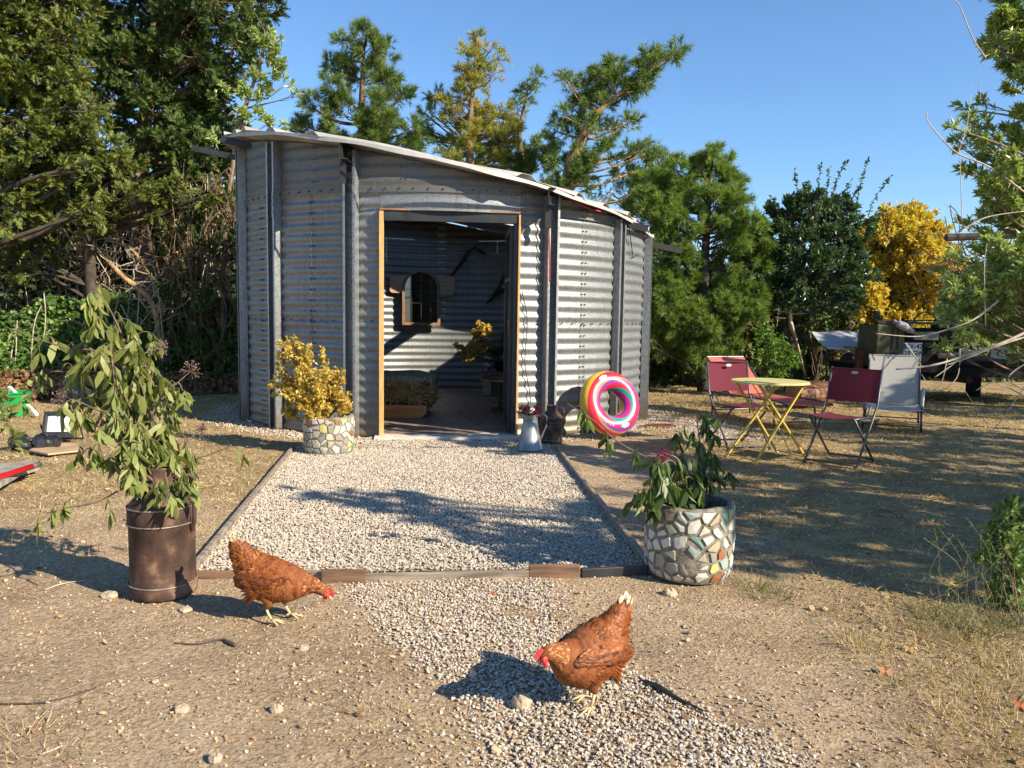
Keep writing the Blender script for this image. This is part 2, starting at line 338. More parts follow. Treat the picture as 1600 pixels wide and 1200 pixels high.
M_GRAVEL = leafmat('gravel', [(0.288, 0.232, 0.166), (0.399, 0.333, 0.255), (0.476, 0.412, 0.326), (0.532, 0.469, 0.386), (0.421, 0.350, 0.273), (0.598, 0.542, 0.463)], trans=0.0, rough=.85, spec=.3)
gb = B()
n = int(area(PAD) / (.0142 ** 2) * 1.12); q = inpoly(PAD, n)
stones(gb, q, rng.uniform(.012, .021, n), rng.uniform(-.005, .004, n) + (fnoise(q[:, 0] * 4, q[:, 1] * 4) - .5) * .012)
q = inpoly(PAD_BACK, 5000, .03); stones(gb, q, rng.uniform(.012, .022, len(q)), rng.uniform(-.004, .006, len(q)))
base = B(); cx = [A(*p, -.006) for p in PAD]; base.add(np.array(cx), [[0, 1, 2, 3]]); 
gravel_bed = gb.build('gravel_bed', M_GRAVEL, label='pale crushed gravel filling the timber edged bed before the shed door', cat='gravel', kind='stuff')
M_GBASE = mat('gravel_dust', (.26, .21, .15), (.38, .32, .24), rough=.95, scale=60, bump=.006)
base.build('gravel_underlay', M_GBASE, kind='structure')
gb = B(); n = int(area(PATH) / (.0128 ** 2) * 1.0); q = inpoly(PATH, n, .035)
dens = fnoise(q[:, 0] * 3 + 3, q[:, 1] * 3); q = q[dens > .22]; n = len(q)
near = np.clip((4.6 - q[:, 1]) / 2, 0, 1)
stones(gb, q, rng.uniform(.008, .015, n) * (1 + .08 * near), ground_z(q[:, 0], q[:, 1]) + rng.uniform(.0, .008, n))
q = inpoly(PATH, 2500, .16); stones(gb, q, rng.uniform(.008, .017, len(q)), ground_z(q[:, 0], q[:, 1]) + .003)
gb.build('gravel_path', M_GRAVEL, label='loose gravel path running from the bed edge towards the bottom of the photo', cat='gravel', kind='stuff')
# apron of gravel round the foot of the shed
gb = B(); a = rng.uniform(-1.9, 2.1, 5500); rr = rng.uniform(2.74, 3.15, 5500) + rng.normal(size=5500) * .05
q = np.column_stack([-.95 + rr * np.sin(a), 10.86 - rr * np.cos(a)])
q2 = np.column_stack([rng.normal(2.35, .28, 3000), rng.normal(9.2, .5, 3000)]); q = np.concatenate([q, q2])
stones(gb, q, rng.uniform(.013, .026, len(q)), ground_z(q[:, 0], q[:, 1]) + .008)
gb.build('gravel_apron', M_GRAVEL, label='thin strip of gravel round the foot of the corrugated shed', cat='gravel', kind='stuff')
# clods and pebbles in the dirt
M_CLOD = leafmat('soil_clods', [(0.244, 0.148, 0.079), (0.354, 0.233, 0.125), (0.444, 0.306, 0.173), (0.499, 0.360, 0.209), (0.554, 0.423, 0.272), (0.643, 0.519, 0.377)], trans=0, rough=.95, spec=.2)
gb = B(); q = np.column_stack([rng.uniform(-4.5, 4.2, 75000), 1.6 + 5.2 * rng.random(75000) ** 1.5])
keep = ~poly_mask(q[:, 0], q[:, 1], PAD) & (np.abs(q[:, 0]) < q[:, 1] * .72 + .3); keep &= (rng.random(len(q)) < .35 + .65 * (fnoise(q[:, 0] * 2.5, q[:, 1] * 2.5) > .48))
q = q[keep]; sz = .0035 + .012 * rng.random(len(q)) ** 3.0; sz *= np.where(rng.random(len(q)) < .02, 2.3, 1)
stones(gb, q, sz, ground_z(q[:, 0], q[:, 1]) + sz * .15, rng.random(len(q)) ** 1.2)
gb.build('soil_clods', M_CLOD, label='small clods and pebbles strewn over the bare yellowish soil', cat='pebbles', kind='stuff')

# dry grass: standing tufts and lying straw
T_BL = A(-.5, 0, 0, .5, 0, 0, -.35, .5, .06, .35, .5, .06, 0, 1, .30).reshape(-1, 3)
F_BL = np.array([[0, 1, 3], [0, 3, 2], [2, 3, 4]])
M_STRAW = leafmat('dry_grass', [(0.231, 0.160, 0.076), (0.400, 0.291, 0.152), (0.527, 0.401, 0.223), (0.611, 0.481, 0.294), (0.463, 0.331, 0.172), (0.211, 0.221, 0.071)], trans=.3, rough=.8, spec=.2, tint=1.2)
def blades(b, q, h, lean, wdt, z0=None, rnd=None):
    n = len(q); z = ground_z(q[:, 0], q[:, 1]) if z0 is None else z0
    a = rng.uniform(0, 2 * np.pi, n); d = np.column_stack([np.cos(a) * lean, np.sin(a) * lean, np.ones(n)])
    up = rdir(n); scatter(b, T_BL, F_BL, np.column_stack([q, z]), d, up, h, rnd, wid=wdt)
gb = B()
q = np.column_stack([rng.uniform(-6.5, 9.5, 300000), 2.2 + 13.5 * rng.random(300000) ** 1.35])
ga = grass_amount(q[:, 0], q[:, 1]); cl = fnoise(q[:, 0] * 2.2, q[:, 1] * 2.2)
keep = (rng.random(len(q)) < ga * np.clip((cl - .25) * 2.2, .06, 1)) & ~poly_mask(q[:, 0], q[:, 1], PAD) & (np.abs(q[:, 0]) < q[:, 1] * .75 + .4) & (np.hypot(q[:, 0] + .95, q[:, 1] - 10.86) > 3.0)
q = q[keep]; n = len(q)
blades(gb, q, rng.uniform(.02, .06, n), rng.uniform(.6, 5, n), rng.uniform(.0025, .005, n) * (1 + q[:, 1] * .14))
gb.build('dry_grass', M_STRAW, label='short straw coloured dry grass and litter over the yard', cat='grass', kind='stuff')
# ---------------- shed ----------------
SX, SY, SR = -.93, 10.86, 2.74
def CY(phi, r=SR, z=0.0): return A(SX + r * math.sin(phi), SY - r * math.cos(phi), z)
def proj(p):
    v = CM.transposed() @ (Vector([float(q) for q in p]) - Vector((0, 0, CAMZ))); return 800 + FPX * v.x / -v.z, 600 - FPX * v.y / -v.z
def phi_at(px, z=1.5, r=SR):
    best = min((abs(proj(CY(f, r, z))[0] - px), f) for f in np.linspace(-1.28, 1.42, 900)); return best[1]
def roofz(x): return 3.389 - 0.1908 * (x + 3.5)
PH = [phi_at(p) for p in (436, 552, 856, 960)]
PHL = phi_at(386) ; PHR = phi_at(1003)
DL, DR = phi_at(594, 1.2), phi_at(811, 1.2)
DOORZ = 2.40; SEAM1, SEAM2 = 1.235, 2.62
shed = wthing('corrugated_shed', 'round shed of corrugated galvanised sheets with a sloping roof and open doorway', 'shed', CY(0, 0))
PITCHC = .1165
def sheet(f0, f1, z0, z1, off=0.0, amp=.0098, m=M_GALV, name='wall_sheet'):
    nf = max(3, int(abs(f1 - f0) / .06) + 1); fs = np.linspace(f0, f1, nf); b = B()
    zmax = z1 if z1 < 9 else 3.7; zs = np.arange(z0, zmax + 1e-6, PITCHC / 8)
    if zs[-1] < zmax - .002: zs = np.append(zs, zmax)
    FF, ZZ = np.meshgrid(fs, zs); x = SX + SR * np.sin(FF)
    top = roofz(SX + (SR) * np.sin(FF)) - .015; ZZ = np.minimum(ZZ, top)
    r = SR + off + amp * np.sin(2 * np.pi * ZZ / PITCHC) + .002 * np.sin(FF * 17 + ZZ * 3)
    Pt = np.stack([SX + r * np.sin(FF), SY - r * np.cos(FF), ZZ], -1)
    b.grid(Pt); return b.build(name, m, shed, smooth=True)
# angular joints of the sheets of each ring; the back is closed too
back = list(np.linspace(PHR + .25, 2 * math.pi + PHL - .25, 6))
J1 = [PHL - .25, phi_at(411), (PH[0] + PH[1]) / 2, DL]
J3 = [DR, phi_at(905, 1.0), PHR - .05, PHR + .25]
for k in range(3):
    sheet(J1[k], J1[k + 1], 0, SEAM1, .003 * (k % 2)); sheet(J1[k], J1[k + 1], SEAM1, SEAM2, .006 + .003 * (k % 2))
    sheet(J3[k], J3[k + 1], 0, SEAM1, .003 * (k % 2)); sheet(J3[k], J3[k + 1], SEAM1, SEAM2, .006 + .003 * (k % 2))
for k in range(5):
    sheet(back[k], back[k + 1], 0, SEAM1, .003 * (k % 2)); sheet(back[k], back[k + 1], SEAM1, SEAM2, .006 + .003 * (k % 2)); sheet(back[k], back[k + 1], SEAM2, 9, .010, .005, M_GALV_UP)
sheet(DL, DR, DOORZ, SEAM2, .006, .004)
J = [PHL - .25, phi_at(492, 2.8), phi_at(628, 2.8), phi_at(880, 2.4), PHR + .25]
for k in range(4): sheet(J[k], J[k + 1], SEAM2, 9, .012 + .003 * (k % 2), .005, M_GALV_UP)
# flat band along the upper seam, as far as the roof leaves it room
ROOFX = -3.5 + (roofz(-3.5) - SEAM2 - .09) / (roofz(-3.5) - roofz(-2.5))
b = B(); PHS = min(PHR + .2, math.asin(min(1, ((3.5 * 0 + ROOFX) - SX) / SR))); fs = np.linspace(PHL - .2, PHS, 60); z = np.array([SEAM2 - .035, SEAM2 + .03]); FF, ZZ = np.meshgrid(fs, z)
r = SR + .024; b.grid(np.stack([SX + r * np.sin(FF), SY - r * np.cos(FF), ZZ], -1)); b.build('seam_band', M_GALV_UP, shed, smooth=True)
# bolts along the joints
b = B()
def bolt(phi, z, r=SR + .012):
    c = CY(phi, r, z); d = A(math.sin(phi), -math.cos(phi), 0); b.tube([c, c + d * .014], .0085, 6)
for f in np.arange(PHL - .2, PHR + .2, .055):
    if f < PHS - .03: bolt(f, SEAM2, SR + .024)
    if f < DL - .02 or f > DR + .02: bolt(f, SEAM1 + .01, SR + .012)
for f in [J1[1], J1[2], J3[1]]:
    for z in np.arange(.06, SEAM2, PITCHC): bolt(f, z, SR + .014); bolt(f + .018, z, SR + .014)
for f in J[1:4]:
    for z in np.arange(SEAM2 + .1, roofz(SX + SR * math.sin(f)) - .03, PITCHC): bolt(f, z); bolt(f + .018, z)
b.build('bolts', M_DARKST, shed, kind='stuff')
# stiffener posts: open channels with two flanges
def post(phi, w=.125, dpt=.085, top=None, cut=0):
    rd = A(math.sin(phi), -math.cos(phi), 0); td = A(math.cos(phi), math.sin(phi), 0)
    c = CY(phi, SR + .012); z1 = (roofz(c[0]) - .03) if top is None else top; b = B(); t = .004; lip = .026
    H = A(0, 0, z1 - .01); o = A(0, 0, .01)
    def plate(a, bb, th):      # a plate between two plan points over the whole height
        d = bb - a; L = np.linalg.norm(d); d = d / L; nx = A(-d[1], d[0], 0)
        q = [a + nx * th / 2, bb + nx * th / 2, bb - nx * th / 2, a - nx * th / 2]
        b.add(np.array([p + o for p in q] + [p + H for p in q]), [[0, 1, 2, 3][::-1], [4, 5, 6, 7], [0, 1, 5, 4], [1, 2, 6, 5], [2, 3, 7, 6], [3, 0, 4, 7]])
    hw = w / 2
    plate(c + td * -hw, c + td * hw, t)
    for s in (-1, 1):
        plate(c + td * hw * s, c + td * hw * s + rd * dpt, t)
        plate(c + td * (hw * s - t * .5 * s) + rd * (dpt + .002), c + td * (hw - lip) * s + rd * (dpt + .002), t)
    p = b.build('post', M_POST, shed)
    hb = B()
    for z in np.arange(.12, z1 - .1, .085):
        for s in (-1, 1):
            q = c + td * (hw - lip * .5) * s + rd * (dpt + .0035) + A(0, 0, z)
            if s == cut or cut == 2: hb.tube([q, q + rd * .0015], .006, 6)
    if hb.n: hb.build('bolt_holes', M_BLACK, p, kind='stuff')
    zz = SEAM2 - .02       # splice plate with three bolts
    if z1 < zz + .1: return
    sb = B()
    q = c + rd * (dpt + .008) + A(0, 0, zz - .1) + td * (hw - lip * .5)
    sb.bar(q - A(0, 0, .14), q + A(0, 0, .14), lip * .95, .005, up=rd)
    for k in (-.08, 0, .08): sb.tube([q + A(0, 0, k), q + A(0, 0, k) + rd * .012], .008, 6)
    sb.build('splice_plate', M_POST, p)
post(PHL); post(PH[0], .14, .09, cut=0); post(PH[1], .14, .09, cut=1); post(PH[2], .14, .09, cut=-1); post(PH[3], .12); post(PHR + .02)
for f in np.linspace(PHR + .7, 2 * math.pi + PHL - .7, 5): post(f)
# roof sheets with ribs running down the slope
RR = 3.10
yb = []
y = -RR
while y < RR:
    yb += [(y, 0), (y + .20, 0), (y + .225, .044), (y + .265, .044), (y + .29, 0)]; y += .333
yb = [(q, h) for q, h in yb if -RR + .01 < q < RR - .01]
RN = np.random.default_rng(3)
def roofpt(x, q, h, dz=0): return A(x, SY + q, roofz(x) + h + dz)
step = 15; cuts = list(range(0, len(yb) - 1, step))
for k in cuts:
    b = B(); seq = yb[k:k + step + 1]
    for (q0, h0), (q1, h1) in zip(seq[:-1], seq[1:]):
        w0 = .915 * math.sqrt(max(RR * RR - q0 * q0, .01)); w1 = .915 * math.sqrt(max(RR * RR - q1 * q1, .01))
        e0 = .03 * math.sin(q0 * 9); e1 = .03 * math.sin(q1 * 9)
        xe0, xe1 = SX - .04 + w0 + e0, SX - .04 + w1 + e1
        if .28 < (q0 + q1) / 2 < 1.36: xe0 = xe1 = SX - 1.7     # sheet cut short: unseen roof opening added so sun reaches the back wall
        xs0 = np.linspace(SX - .04 - w0 + e0, xe0, 14); xs1 = np.linspace(SX - .04 - w1 + e1, xe1, 14)
        sag = lambda xx, qq: .012 * np.sin(xx * 4 + qq * 2)
        runs = [(xs0, xs1)]
        if .28 < (q0 + q1) / 2 < 1.36: runs.append((np.linspace(SX + 2.5, SX - .04 + w0 + e0, 4), np.linspace(SX + 2.5, SX - .04 + w1 + e1, 4)))
        for xs0, xs1 in runs:
            top = np.array([[roofpt(a, q0, h0, .012 + sag(a, q0)) for a in xs0], [roofpt(a, q1, h1, .012 + sag(a, q1)) for a in xs1]])
            b.grid(top, flip=True); b.grid(top - A(0, 0, .004))
            for col in (0, -1): b.add([top[0, col], top[1, col], top[1, col] - A(0, 0, .004), top[0, col] - A(0, 0, .004)], [[0, 1, 2, 3]])
    b.build('roof_sheet', M_ROOF, shed)
# folded front lip of the roof
b = B(); pts = []
for f in np.linspace(-1.35, 1.45, 70):
    x = SX - .04 + .915 * RR * math.sin(f); yy = SY - RR * math.cos(f); pts.append((x, yy))
for (x0, y0), (x1, y1) in zip(pts[:-1], pts[1:]):
    for (dz0, dz1) in ((-.032, .008),):
        b.add([A(x0, y0, roofz(x0) + dz0 + .008 * math.sin(x0 * 7)), A(x1, y1, roofz(x1) + dz0 + .008 * math.sin(x1 * 7)), A(x1, y1 + .005, roofz(x1) + dz1), A(x0, y0 + .005, roofz(x0) + dz1)], [[0, 1, 2, 3]])
b.build('roof_lip', M_ROOF, shed)
# rafters and purlins
for X0 in (SX - .84, SX + 1.28):
    b = B(); z = roofz(X0) - .10
    yy0 = SY - math.sqrt(RR ** 2 - (X0 - SX) ** 2) + .02; yy1 = 2 * SY - yy0
    b.bar((X0, yy0, z), (X0, yy1, z), .008, .17); b.bar((X0 + .035, yy0, z + .085), (X0 + .035, yy1, z + .085), .07, .008); b.bar((X0 + .035, yy0, z - .085), (X0 + .035, yy1, z - .085), .07, .008)
    b.bar((X0 + .004, yy0 + .12, z - .2), (X0 + .004, yy0 + .15, z - .2), .06, .22)
    b.build('rafter', M_BLACK, shed)
for Yk, x0, x1 in ((SY - .35, SX - 3.4, SX + 3.2), (SY + 1.75, SX - 2.5, SX + 2.5), (SY - 1.7, SX - 2.5, SX + 2.5)):
    b = B(); b.bar((x0, Yk, roofz(x0) - .055), (x1, Yk, roofz(x1) - .055), .045, .075); b.build('purlin', M_BLACK if Yk > SY - 1 else M_DARKST, shed)
b = B(); b.bar((SX + 2.4, SY - .6, roofz(SX + 2.4) - .22), (SX + 3.1, SY - .62, roofz(SX + 3.1) - .2), .012, .012); b.build('brace_rod', M_DARKST, shed)
# floor slab, floor covering, sill
b = B(); b.lathe([(0.001, .0), (SR - .03, .0), (SR - .03, .022), (0.001, .022)], c=(SX, SY, 0), seg=48); b.build('floor_slab', M_CONC, shed)
b = B(); a = np.linspace(0, 2 * np.pi, 49)[:-1]
pl, pr = CY(DL, SR), CY(DR, SR)
plank_w = .19
for k, yk in enumerate(np.arange(SY - SR + .1, SY + SR - .1, plank_w)):
    bb = B(); y0, y1 = yk + .0012, yk + plank_w - .0012; hw = min(math.sqrt(max(.02, (SR - .06) ** 2 - (y0 - SY) ** 2)), math.sqrt(max(.02, (SR - .06) ** 2 - (y1 - SY) ** 2)))
    bb.box((SX, (y0 + y1) / 2, .0275), (2 * hw, y1 - y0, .009 + .0012 * (k % 2))); bb.build('floor_plank', M_FLOOR, shed)
b = B(); dv = nrm(pr - pl); nv = A(dv[1], -dv[0], 0); mid = (pl + pr) / 2
b.bar(pl - dv * .05 + nv * .06 + A(0, 0, .012), pr + dv * .05 + nv * .06 + A(0, 0, .012), .22, .036); b.build('door_sill', M_CONC, shed)
# door frame: yellow battens and a dark steel head
for p, s in ((pl, 1), (pr, -1)):
    b = B(); q = p + nv * .03; b.box(q + dv * s * .015 + A(0, 0, DOORZ / 2), (.045 if s > 0 else .022, .09, DOORZ - .03), np.stack([dv, -nv, A(0, 0, 1)], 1)); b.build('door_batten', M_PINE, shed, bevel=.003)
b = B(); b.bar(pl + A(0, 0, DOORZ - .055) + nv * .02 + dv * .04, pr + A(0, 0, DOORZ - .055) + nv * .02 - dv * .03, .07, .10); b.build('door_head', M_DARKST, shed)
b = B(); b.bar(pl + A(0, 0, DOORZ + .006) + nv * .03, pr + A(0, 0, DOORZ + .006) + nv * .03, .085, .018); b.build('head_batten', M_FRAMEW, shed)
jb = B(); jb.box(pr - dv * .05 + A(0, 0, DOORZ / 2) - nv * .01, (.045, .09, DOORZ - .12), np.stack([dv, -nv, A(0, 0, 1)], 1)); jb.build('door_jamb', M_BLACK, shed)
# glazed black door leaf swung inward on the right
leaf = wthing('door_leaf', 'black framed glass door leaf standing open inside the shed doorway', 'door', pr)
leaf.parent = shed; del leaf['category']; leaf['label'] = 'black framed glass leaf standing open'
leaf.location = Vector(pr - A(*shed.location)); 
h0 = pr - dv * .085 - nv * .03; h1 = P(790, 560, 9.15); h1[2] = 0; ld = nrm(h1 - h0); LW = np.linalg.norm(h1 - h0); ln = A(-ld[1], ld[0], 0)
def L(u, z): return h0 + ld * u + A(0, 0, z)
b = B()
for u in (.035, LW - .035): b.bar(L(u, .05), L(u, DOORZ - .12), .045, .07, up=ld)
for z in (.085, DOORZ - .155, 1.72): b.bar(L(.07, z), L(LW - .07, z), .045, .07 if z != 1.72 else .04)
b.build('door_frame', M_BLACK, leaf)
M_GLASS = mat('tinted_glass', (.02, .025, .028), rough=.04, spec=.8)
for z0, z1 in ((.12, 1.70), (1.74, DOORZ - .19)):
    b = B(); b.bar(L(LW / 2, z0), L(LW / 2, z1), LW - .14, .006, up=ln); g = b.build('pane', M_GLASS, leaf)

# cables on the wall
M_RED = mat('red_strap', (.45, .03, .05), rough=.5)
def wire(pts, r, m, name, parent, **k):
    pts = np.array(pts, float); n = len(pts); t = np.linspace(0, n - 1, (n - 1) * 8 + 1); i = np.clip(t.astype(int), 0, n - 2); f = (t - i)[:, None]
    p0 = pts[np.clip(i - 1, 0, n - 1)]; p1 = pts[i]; p2 = pts[i + 1]; p3 = pts[np.clip(i + 2, 0, n - 1)]
    q = .5 * (2 * p1 + (p2 - p0) * f + (2 * p0 - 5 * p1 + 4 * p2 - p3) * f ** 2 + (3 * p1 - p0 - 3 * p2 + p3) * f ** 3)
    b = B(); b.tube(q, r, 6); return b.build(name, m, parent, smooth=True, **k)
def onwall(px, py, out=.03, r=SR):
    z = 1.5
    for _ in range(4):
        f = phi_at(px, z, r + out); c = CY(f, r + out); z = P(px, py, c[1])[2]
    return A(c[0], c[1], z)
c = [onwall(857, y, .13) for y in (300, 330, 360, 400, 440)]; c = [p + A(.003 * k, 0, 0) for k, p in enumerate(c)]
wire(c, .008, M_RED, 'red_strap', shed)
wire([onwall(868, 297, .16), onwall(893, 312, .12), onwall(925, 327, .10), onwall(952, 333, .09)], .009, M_RED, 'red_cord', shed)
wire([onwall(816, 455, .03)] + [onwall(819 + 3 * math.sin(k) + k * .9, 470 + k * 20, .03) for k in range(9)], .006, M_BLACK, 'black_cable', shed)
wire([onwall(983, 350, .04), onwall(985, 372, .04), onwall(988, 395, .03), onwall(988, 402, .03), onwall(996, 398, .03)], .006, M_BLACK, 'loose_wire', shed)
wire([onwall(975, 340, .10), onwall(985, 355, .12), onwall(998, 356, .12), onwall(1004, 347, .15)], .007, M_BLACK, 'hanging_wire', shed)

# ---------------- things inside the shed ----------------
YB = SY + SR
def backpt(px, py, off=.05):
    y = SY + SR - .1
    for _ in range(5):
        p = P(px, py, y); y = SY + math.sqrt(max(.1, (SR - off) ** 2 - (p[0] - SX) ** 2))
    return P(px, py, y)
# arched mirror
mc = backpt(658, 468, .14); mtl, mtr = backpt(630, 470, .14), backpt(688, 470, .14); mx = nrm((mtr - mtl) * A(1, 1, 0)); mw = .33
mz0 = backpt(658, 508, .14)[2]; mz1 = backpt(658, 421, .14)[2]
mir = wthing('arched_mirror', 'arched mirror in a reddish wood frame hung on the back wall inside the shed', 'mirror', A(mc[0], mc[1], mz0))
def arch(w, z0, z1, n=14):
    zc = z1 - w; return [(-w, z0), (w, z0)] + [(w * math.cos(t), zc + w * math.sin(t)) for t in np.linspace(0, math.pi, n)]
o = A(mc[0], mc[1], 0); my = A(0, 0, 1)
outer = arch(mw, mz0, mz1); inner = arch(mw - .045, mz0 + .045, mz1 - .045)
b = B(); nn = np.cross(mx, my); n = len(outer)
V = [o + mx * p[0] + my * p[1] + nn * d for d in (0, .045) for p in outer] + [o + mx * p[0] + my * p[1] + nn * d for d in (0, .045) for p in inner]
F = []
for k in range(n):
    k2 = (k + 1) % n
    F += [[k, k2, n + k2, n + k], [2 * n + k, 3 * n + k, 3 * n + k2, 2 * n + k2], [n + k, n + k2, 3 * n + k2, 3 * n + k], [k, 2 * n + k, 2 * n + k2, k2]]
b.add(V, F); b.build('mirror_frame', M_FRAMEW, mir)
M_MIR = mat('mirror_glass', (.62, .64, .64), rough=.02, metal=1.0)
b = B(); b.prism(inner, .004, o + nn * .012, mx, my); b.build('mirror_glass', M_MIR, mir)
b = B()
for s in (-.5, 0, .5):
    hh = mz1 - .06 - (abs(s) * .15); b.bar(o + mx * s * mw + my * (mz0 + .05) + nn * .026, o + mx * s * mw + my * hh + nn * .026, .008, .008, up=nn)
for z in (mz0 + .38, mz0 + .47, mz1 - .35): b.bar(o - mx * (mw - .05) + my * z + nn * .027, o + mx * (mw - .05) + my * z + nn * .027, .007, .007)
b.build('leading', M_BLACK, mir)
# wooden board behind the mirror
bc = backpt(659, 445, .06); bl, br_ = backpt(609, 445, .06), backpt(710, 447, .06)
bd = wthing('wooden_board', 'pale wooden board fixed to the back wall behind the arched mirror', 'board', bc)
b = B(); bx = nrm(br_ - bl); W = np.linalg.norm(br_ - bl); hh = .15; poly = [(.03, -hh), (W - .06, -hh * 1.1), (W, -hh * .8), (W, hh * .8), (W - .03, hh), (.02, hh), (0, hh * .8), (0, -hh * .8)]
zc = bc[2] - .0; b.prism(poly, .022, A(bl[0], bl[1], zc) , A(bx[0], bx[1], 0), my); b.build('plank', M_BOARD, bd)
b = B(); e = A(br_[0], br_[1], zc) - A(bx[0], bx[1], 0) * .17 + np.cross(A(bx[0], bx[1], 0), my) * .026
for pts in ([(-.05, -.02), (0, -.01), (.05, -.015)], [(-.02, .02), (0, .035), (.03, .02), (.01, -.01)]): b.tube([e + A(bx[0], bx[1], 0) * u + my * v for u, v in pts], .003, 4)
b.build('scratched_mark', M_OAK, bd)
# scythe-like strap and dark tool on the wall
tb = wthing('black_strap', 'bent black strap hooked on the back wall above the board', 'strap', backpt(730, 400, .06))
b = B(); pts = [backpt(705, 431, .05), backpt(718, 415, .06), backpt(728, 399, .07), backpt(735, 391, .09), backpt(742, 387, .10), backpt(750, 391, .08), backpt(757, 397, .05)]
b.tube(pts, [.018, .035, .032, .02, .02, .022, .03], 6); b.tube([pts[3], backpt(729, 391, .06)], [.02, .012], 5); b.build('strap', M_BLACK, tb, smooth=True)
tb = wthing('dark_wall_tool', 'dark bladed tool on the back wall half hidden by the open door leaf', 'tool', backpt(785, 450, .06))
b = B(); pts = [backpt(760, 475, .05), backpt(772, 462, .06), backpt(783, 452, .08), backpt(791, 440, .08), backpt(794, 420, .06), backpt(796, 405, .05)]; b.tube(pts, [.01, .04, .07, .10, .05, .02], 8); b.build('blade', M_BLACK, tb, smooth=True)
b = B(); q = backpt(788, 450, .2); b.lathe([(0.001, 0), (.04, 0), (.05, .02), (.03, .05), (.001, .055)], c=q, seg=12); b.build('knob', M_BOARD, tb)
# straw bale on an orange timber box
box = thing('timber_box', 'low orange timber box with cut corners under the straw bale', 'box', (-1.62, 9.95, .033))
b = B(); wv, dp, ht = .56, .42, .16
for s, nm in ((-1, 'front'), (1, 'back')):
    bb = B(); bb.prism([(-wv, 0), (wv - .08, 0), (wv, .06), (wv, ht), (-wv, ht)], .028, (0, s * dp, 0)); bb.build('side_board', M_PINE if 0 else mat('orange_wood', (.36, .13, .03), (.52, .22, .06), rough=.5, scale=4, stretch=(1, 6, 6)), box)
for s in (-1, 1):
    bb = B(); bb.box((s * (wv - .06), .0, ht / 2 + .03), (.028, 2 * dp - .06, ht - .06)); bb.build('end_board', M_PINE, box)
bb = B(); bb.box((0, .0, ht - .012), (2 * wv - .16, 2 * dp - .06, .02)); bb.build('top_board', M_PINE, box)
bale = thing('straw_bale', 'bulging straw bale under a grey brown cover resting on the orange box', 'straw bale', (-1.58, 10.0, .033 + .16))
M_BALE = mat('straw_mass', (.20, .12, .05), (.38, .26, .12), rough=.95, scale=18, stretch=(1, 3, 3), bump=.01)
b = B(); hw, hd, hh = .58, .43, .36; nu, nv_ = 40, 20
u = np.linspace(0, 2 * np.pi, nu, endpoint=False)
rows = []
for t in np.linspace(-1, 1, nv_):
    k = (1 - abs(t) ** 5) ** .35 * (1 if abs(t) < 1 else 0); k = max(k, .02)
    cu, su = np.cos(u), np.sin(u); ex = .45
    x = hw * k * np.sign(cu) * np.abs(cu) ** ex; yy = hd * k * np.sign(su) * np.abs(su) ** ex
    z = hh / 2 + hh / 2 * t * np.ones(nu); n_ = (fnoise(x * 5 + 9, z * 5 + yy * 4) - .5) * .05
    rows.append(np.stack([x * (1 + n_), yy * (1 + n_), z], -1))
V = np.array(rows).reshape(-1, 3); i = np.arange(nv_ - 1)[:, None]; j = np.arange(nu)[None]; Q = np.stack([i * nu + j, i * nu + (j + 1) % nu, (i + 1) * nu + (j + 1) % nu, (i + 1) * nu + j], -1).reshape(-1, 4)
b.add(V, [Q, list(range(nu))[::-1], [(nv_ - 1) * nu + k for k in range(nu)]]); b.build('bale_body', M_BALE, bale, smooth=True)
T_ST = A(-.5, 0, 0, .5, 0, 0, .5, 1, 0, -.5, 1, 0, 0, .5, .5).reshape(-1, 3); F_ST = np.array([[0, 1, 4], [1, 2, 4], [2, 3, 4], [3, 0, 4]])
b = B(); n = 1100; s = rng.random(n); x = rng.uniform(-.50, .50, n); z = rng.uniform(.05, .25, n); yy = -hd * (1 - .25 * np.abs(x / hw) ** 4) - .01 + rng.uniform(-.02, .02, n)
pos = np.column_stack([x, yy, z]); side = rng.random(n) < .25; pos[side] = np.column_stack([hw * .97 + rng.uniform(-.02, .01, side.sum()), rng.uniform(-.34, .34, side.sum()), z[side]])
d = np.column_stack([rng.normal(size=n), rng.normal(size=n) * .07 , rng.normal(size=n) * .6]); d[side] = d[side][:, [1, 0, 2]]; scatter(b, T_ST, F_ST, pos, d, A(0, -1, .2) + rdir(n) * .3, rng.uniform(.06, .16, n), wid=rng.uniform(.007, .011, n))
b.build('straw', leafmat('bale_straw', [(.30, .19, .07), (.52, .37, .17), (.60, .46, .24)], trans=.1), bale, kind='stuff')
b = B(); r2 = []
for t in np.linspace(0, 1, 9):
    k = 1.03 * (1 - max(0, t - .25) ** 3 * 1.8) ; zz = hh * (.62 + .42 * math.sin(t * math.pi / 2))
    if t == 1: k = .02
    cu, su = np.cos(u), np.sin(u); x = hw * k * np.sign(cu) * np.abs(cu) ** .45; yv = hd * k * np.sign(su) * np.abs(su) ** .45
    r2.append(np.stack([x, yv, zz + .02 * np.sin(u * 5 + t * 3) + (.0 if t > .1 else -.05 * np.cos(u * 3))], -1))
V = np.array(r2); b2 = np.concatenate([V, V[:, :1]], 1); b.grid(b2); b.build('cover', mat('grey_net', (.20, .165, .10), (.36, .30, .20), rough=.9, scale=26, bump=.01), bale, smooth=True)
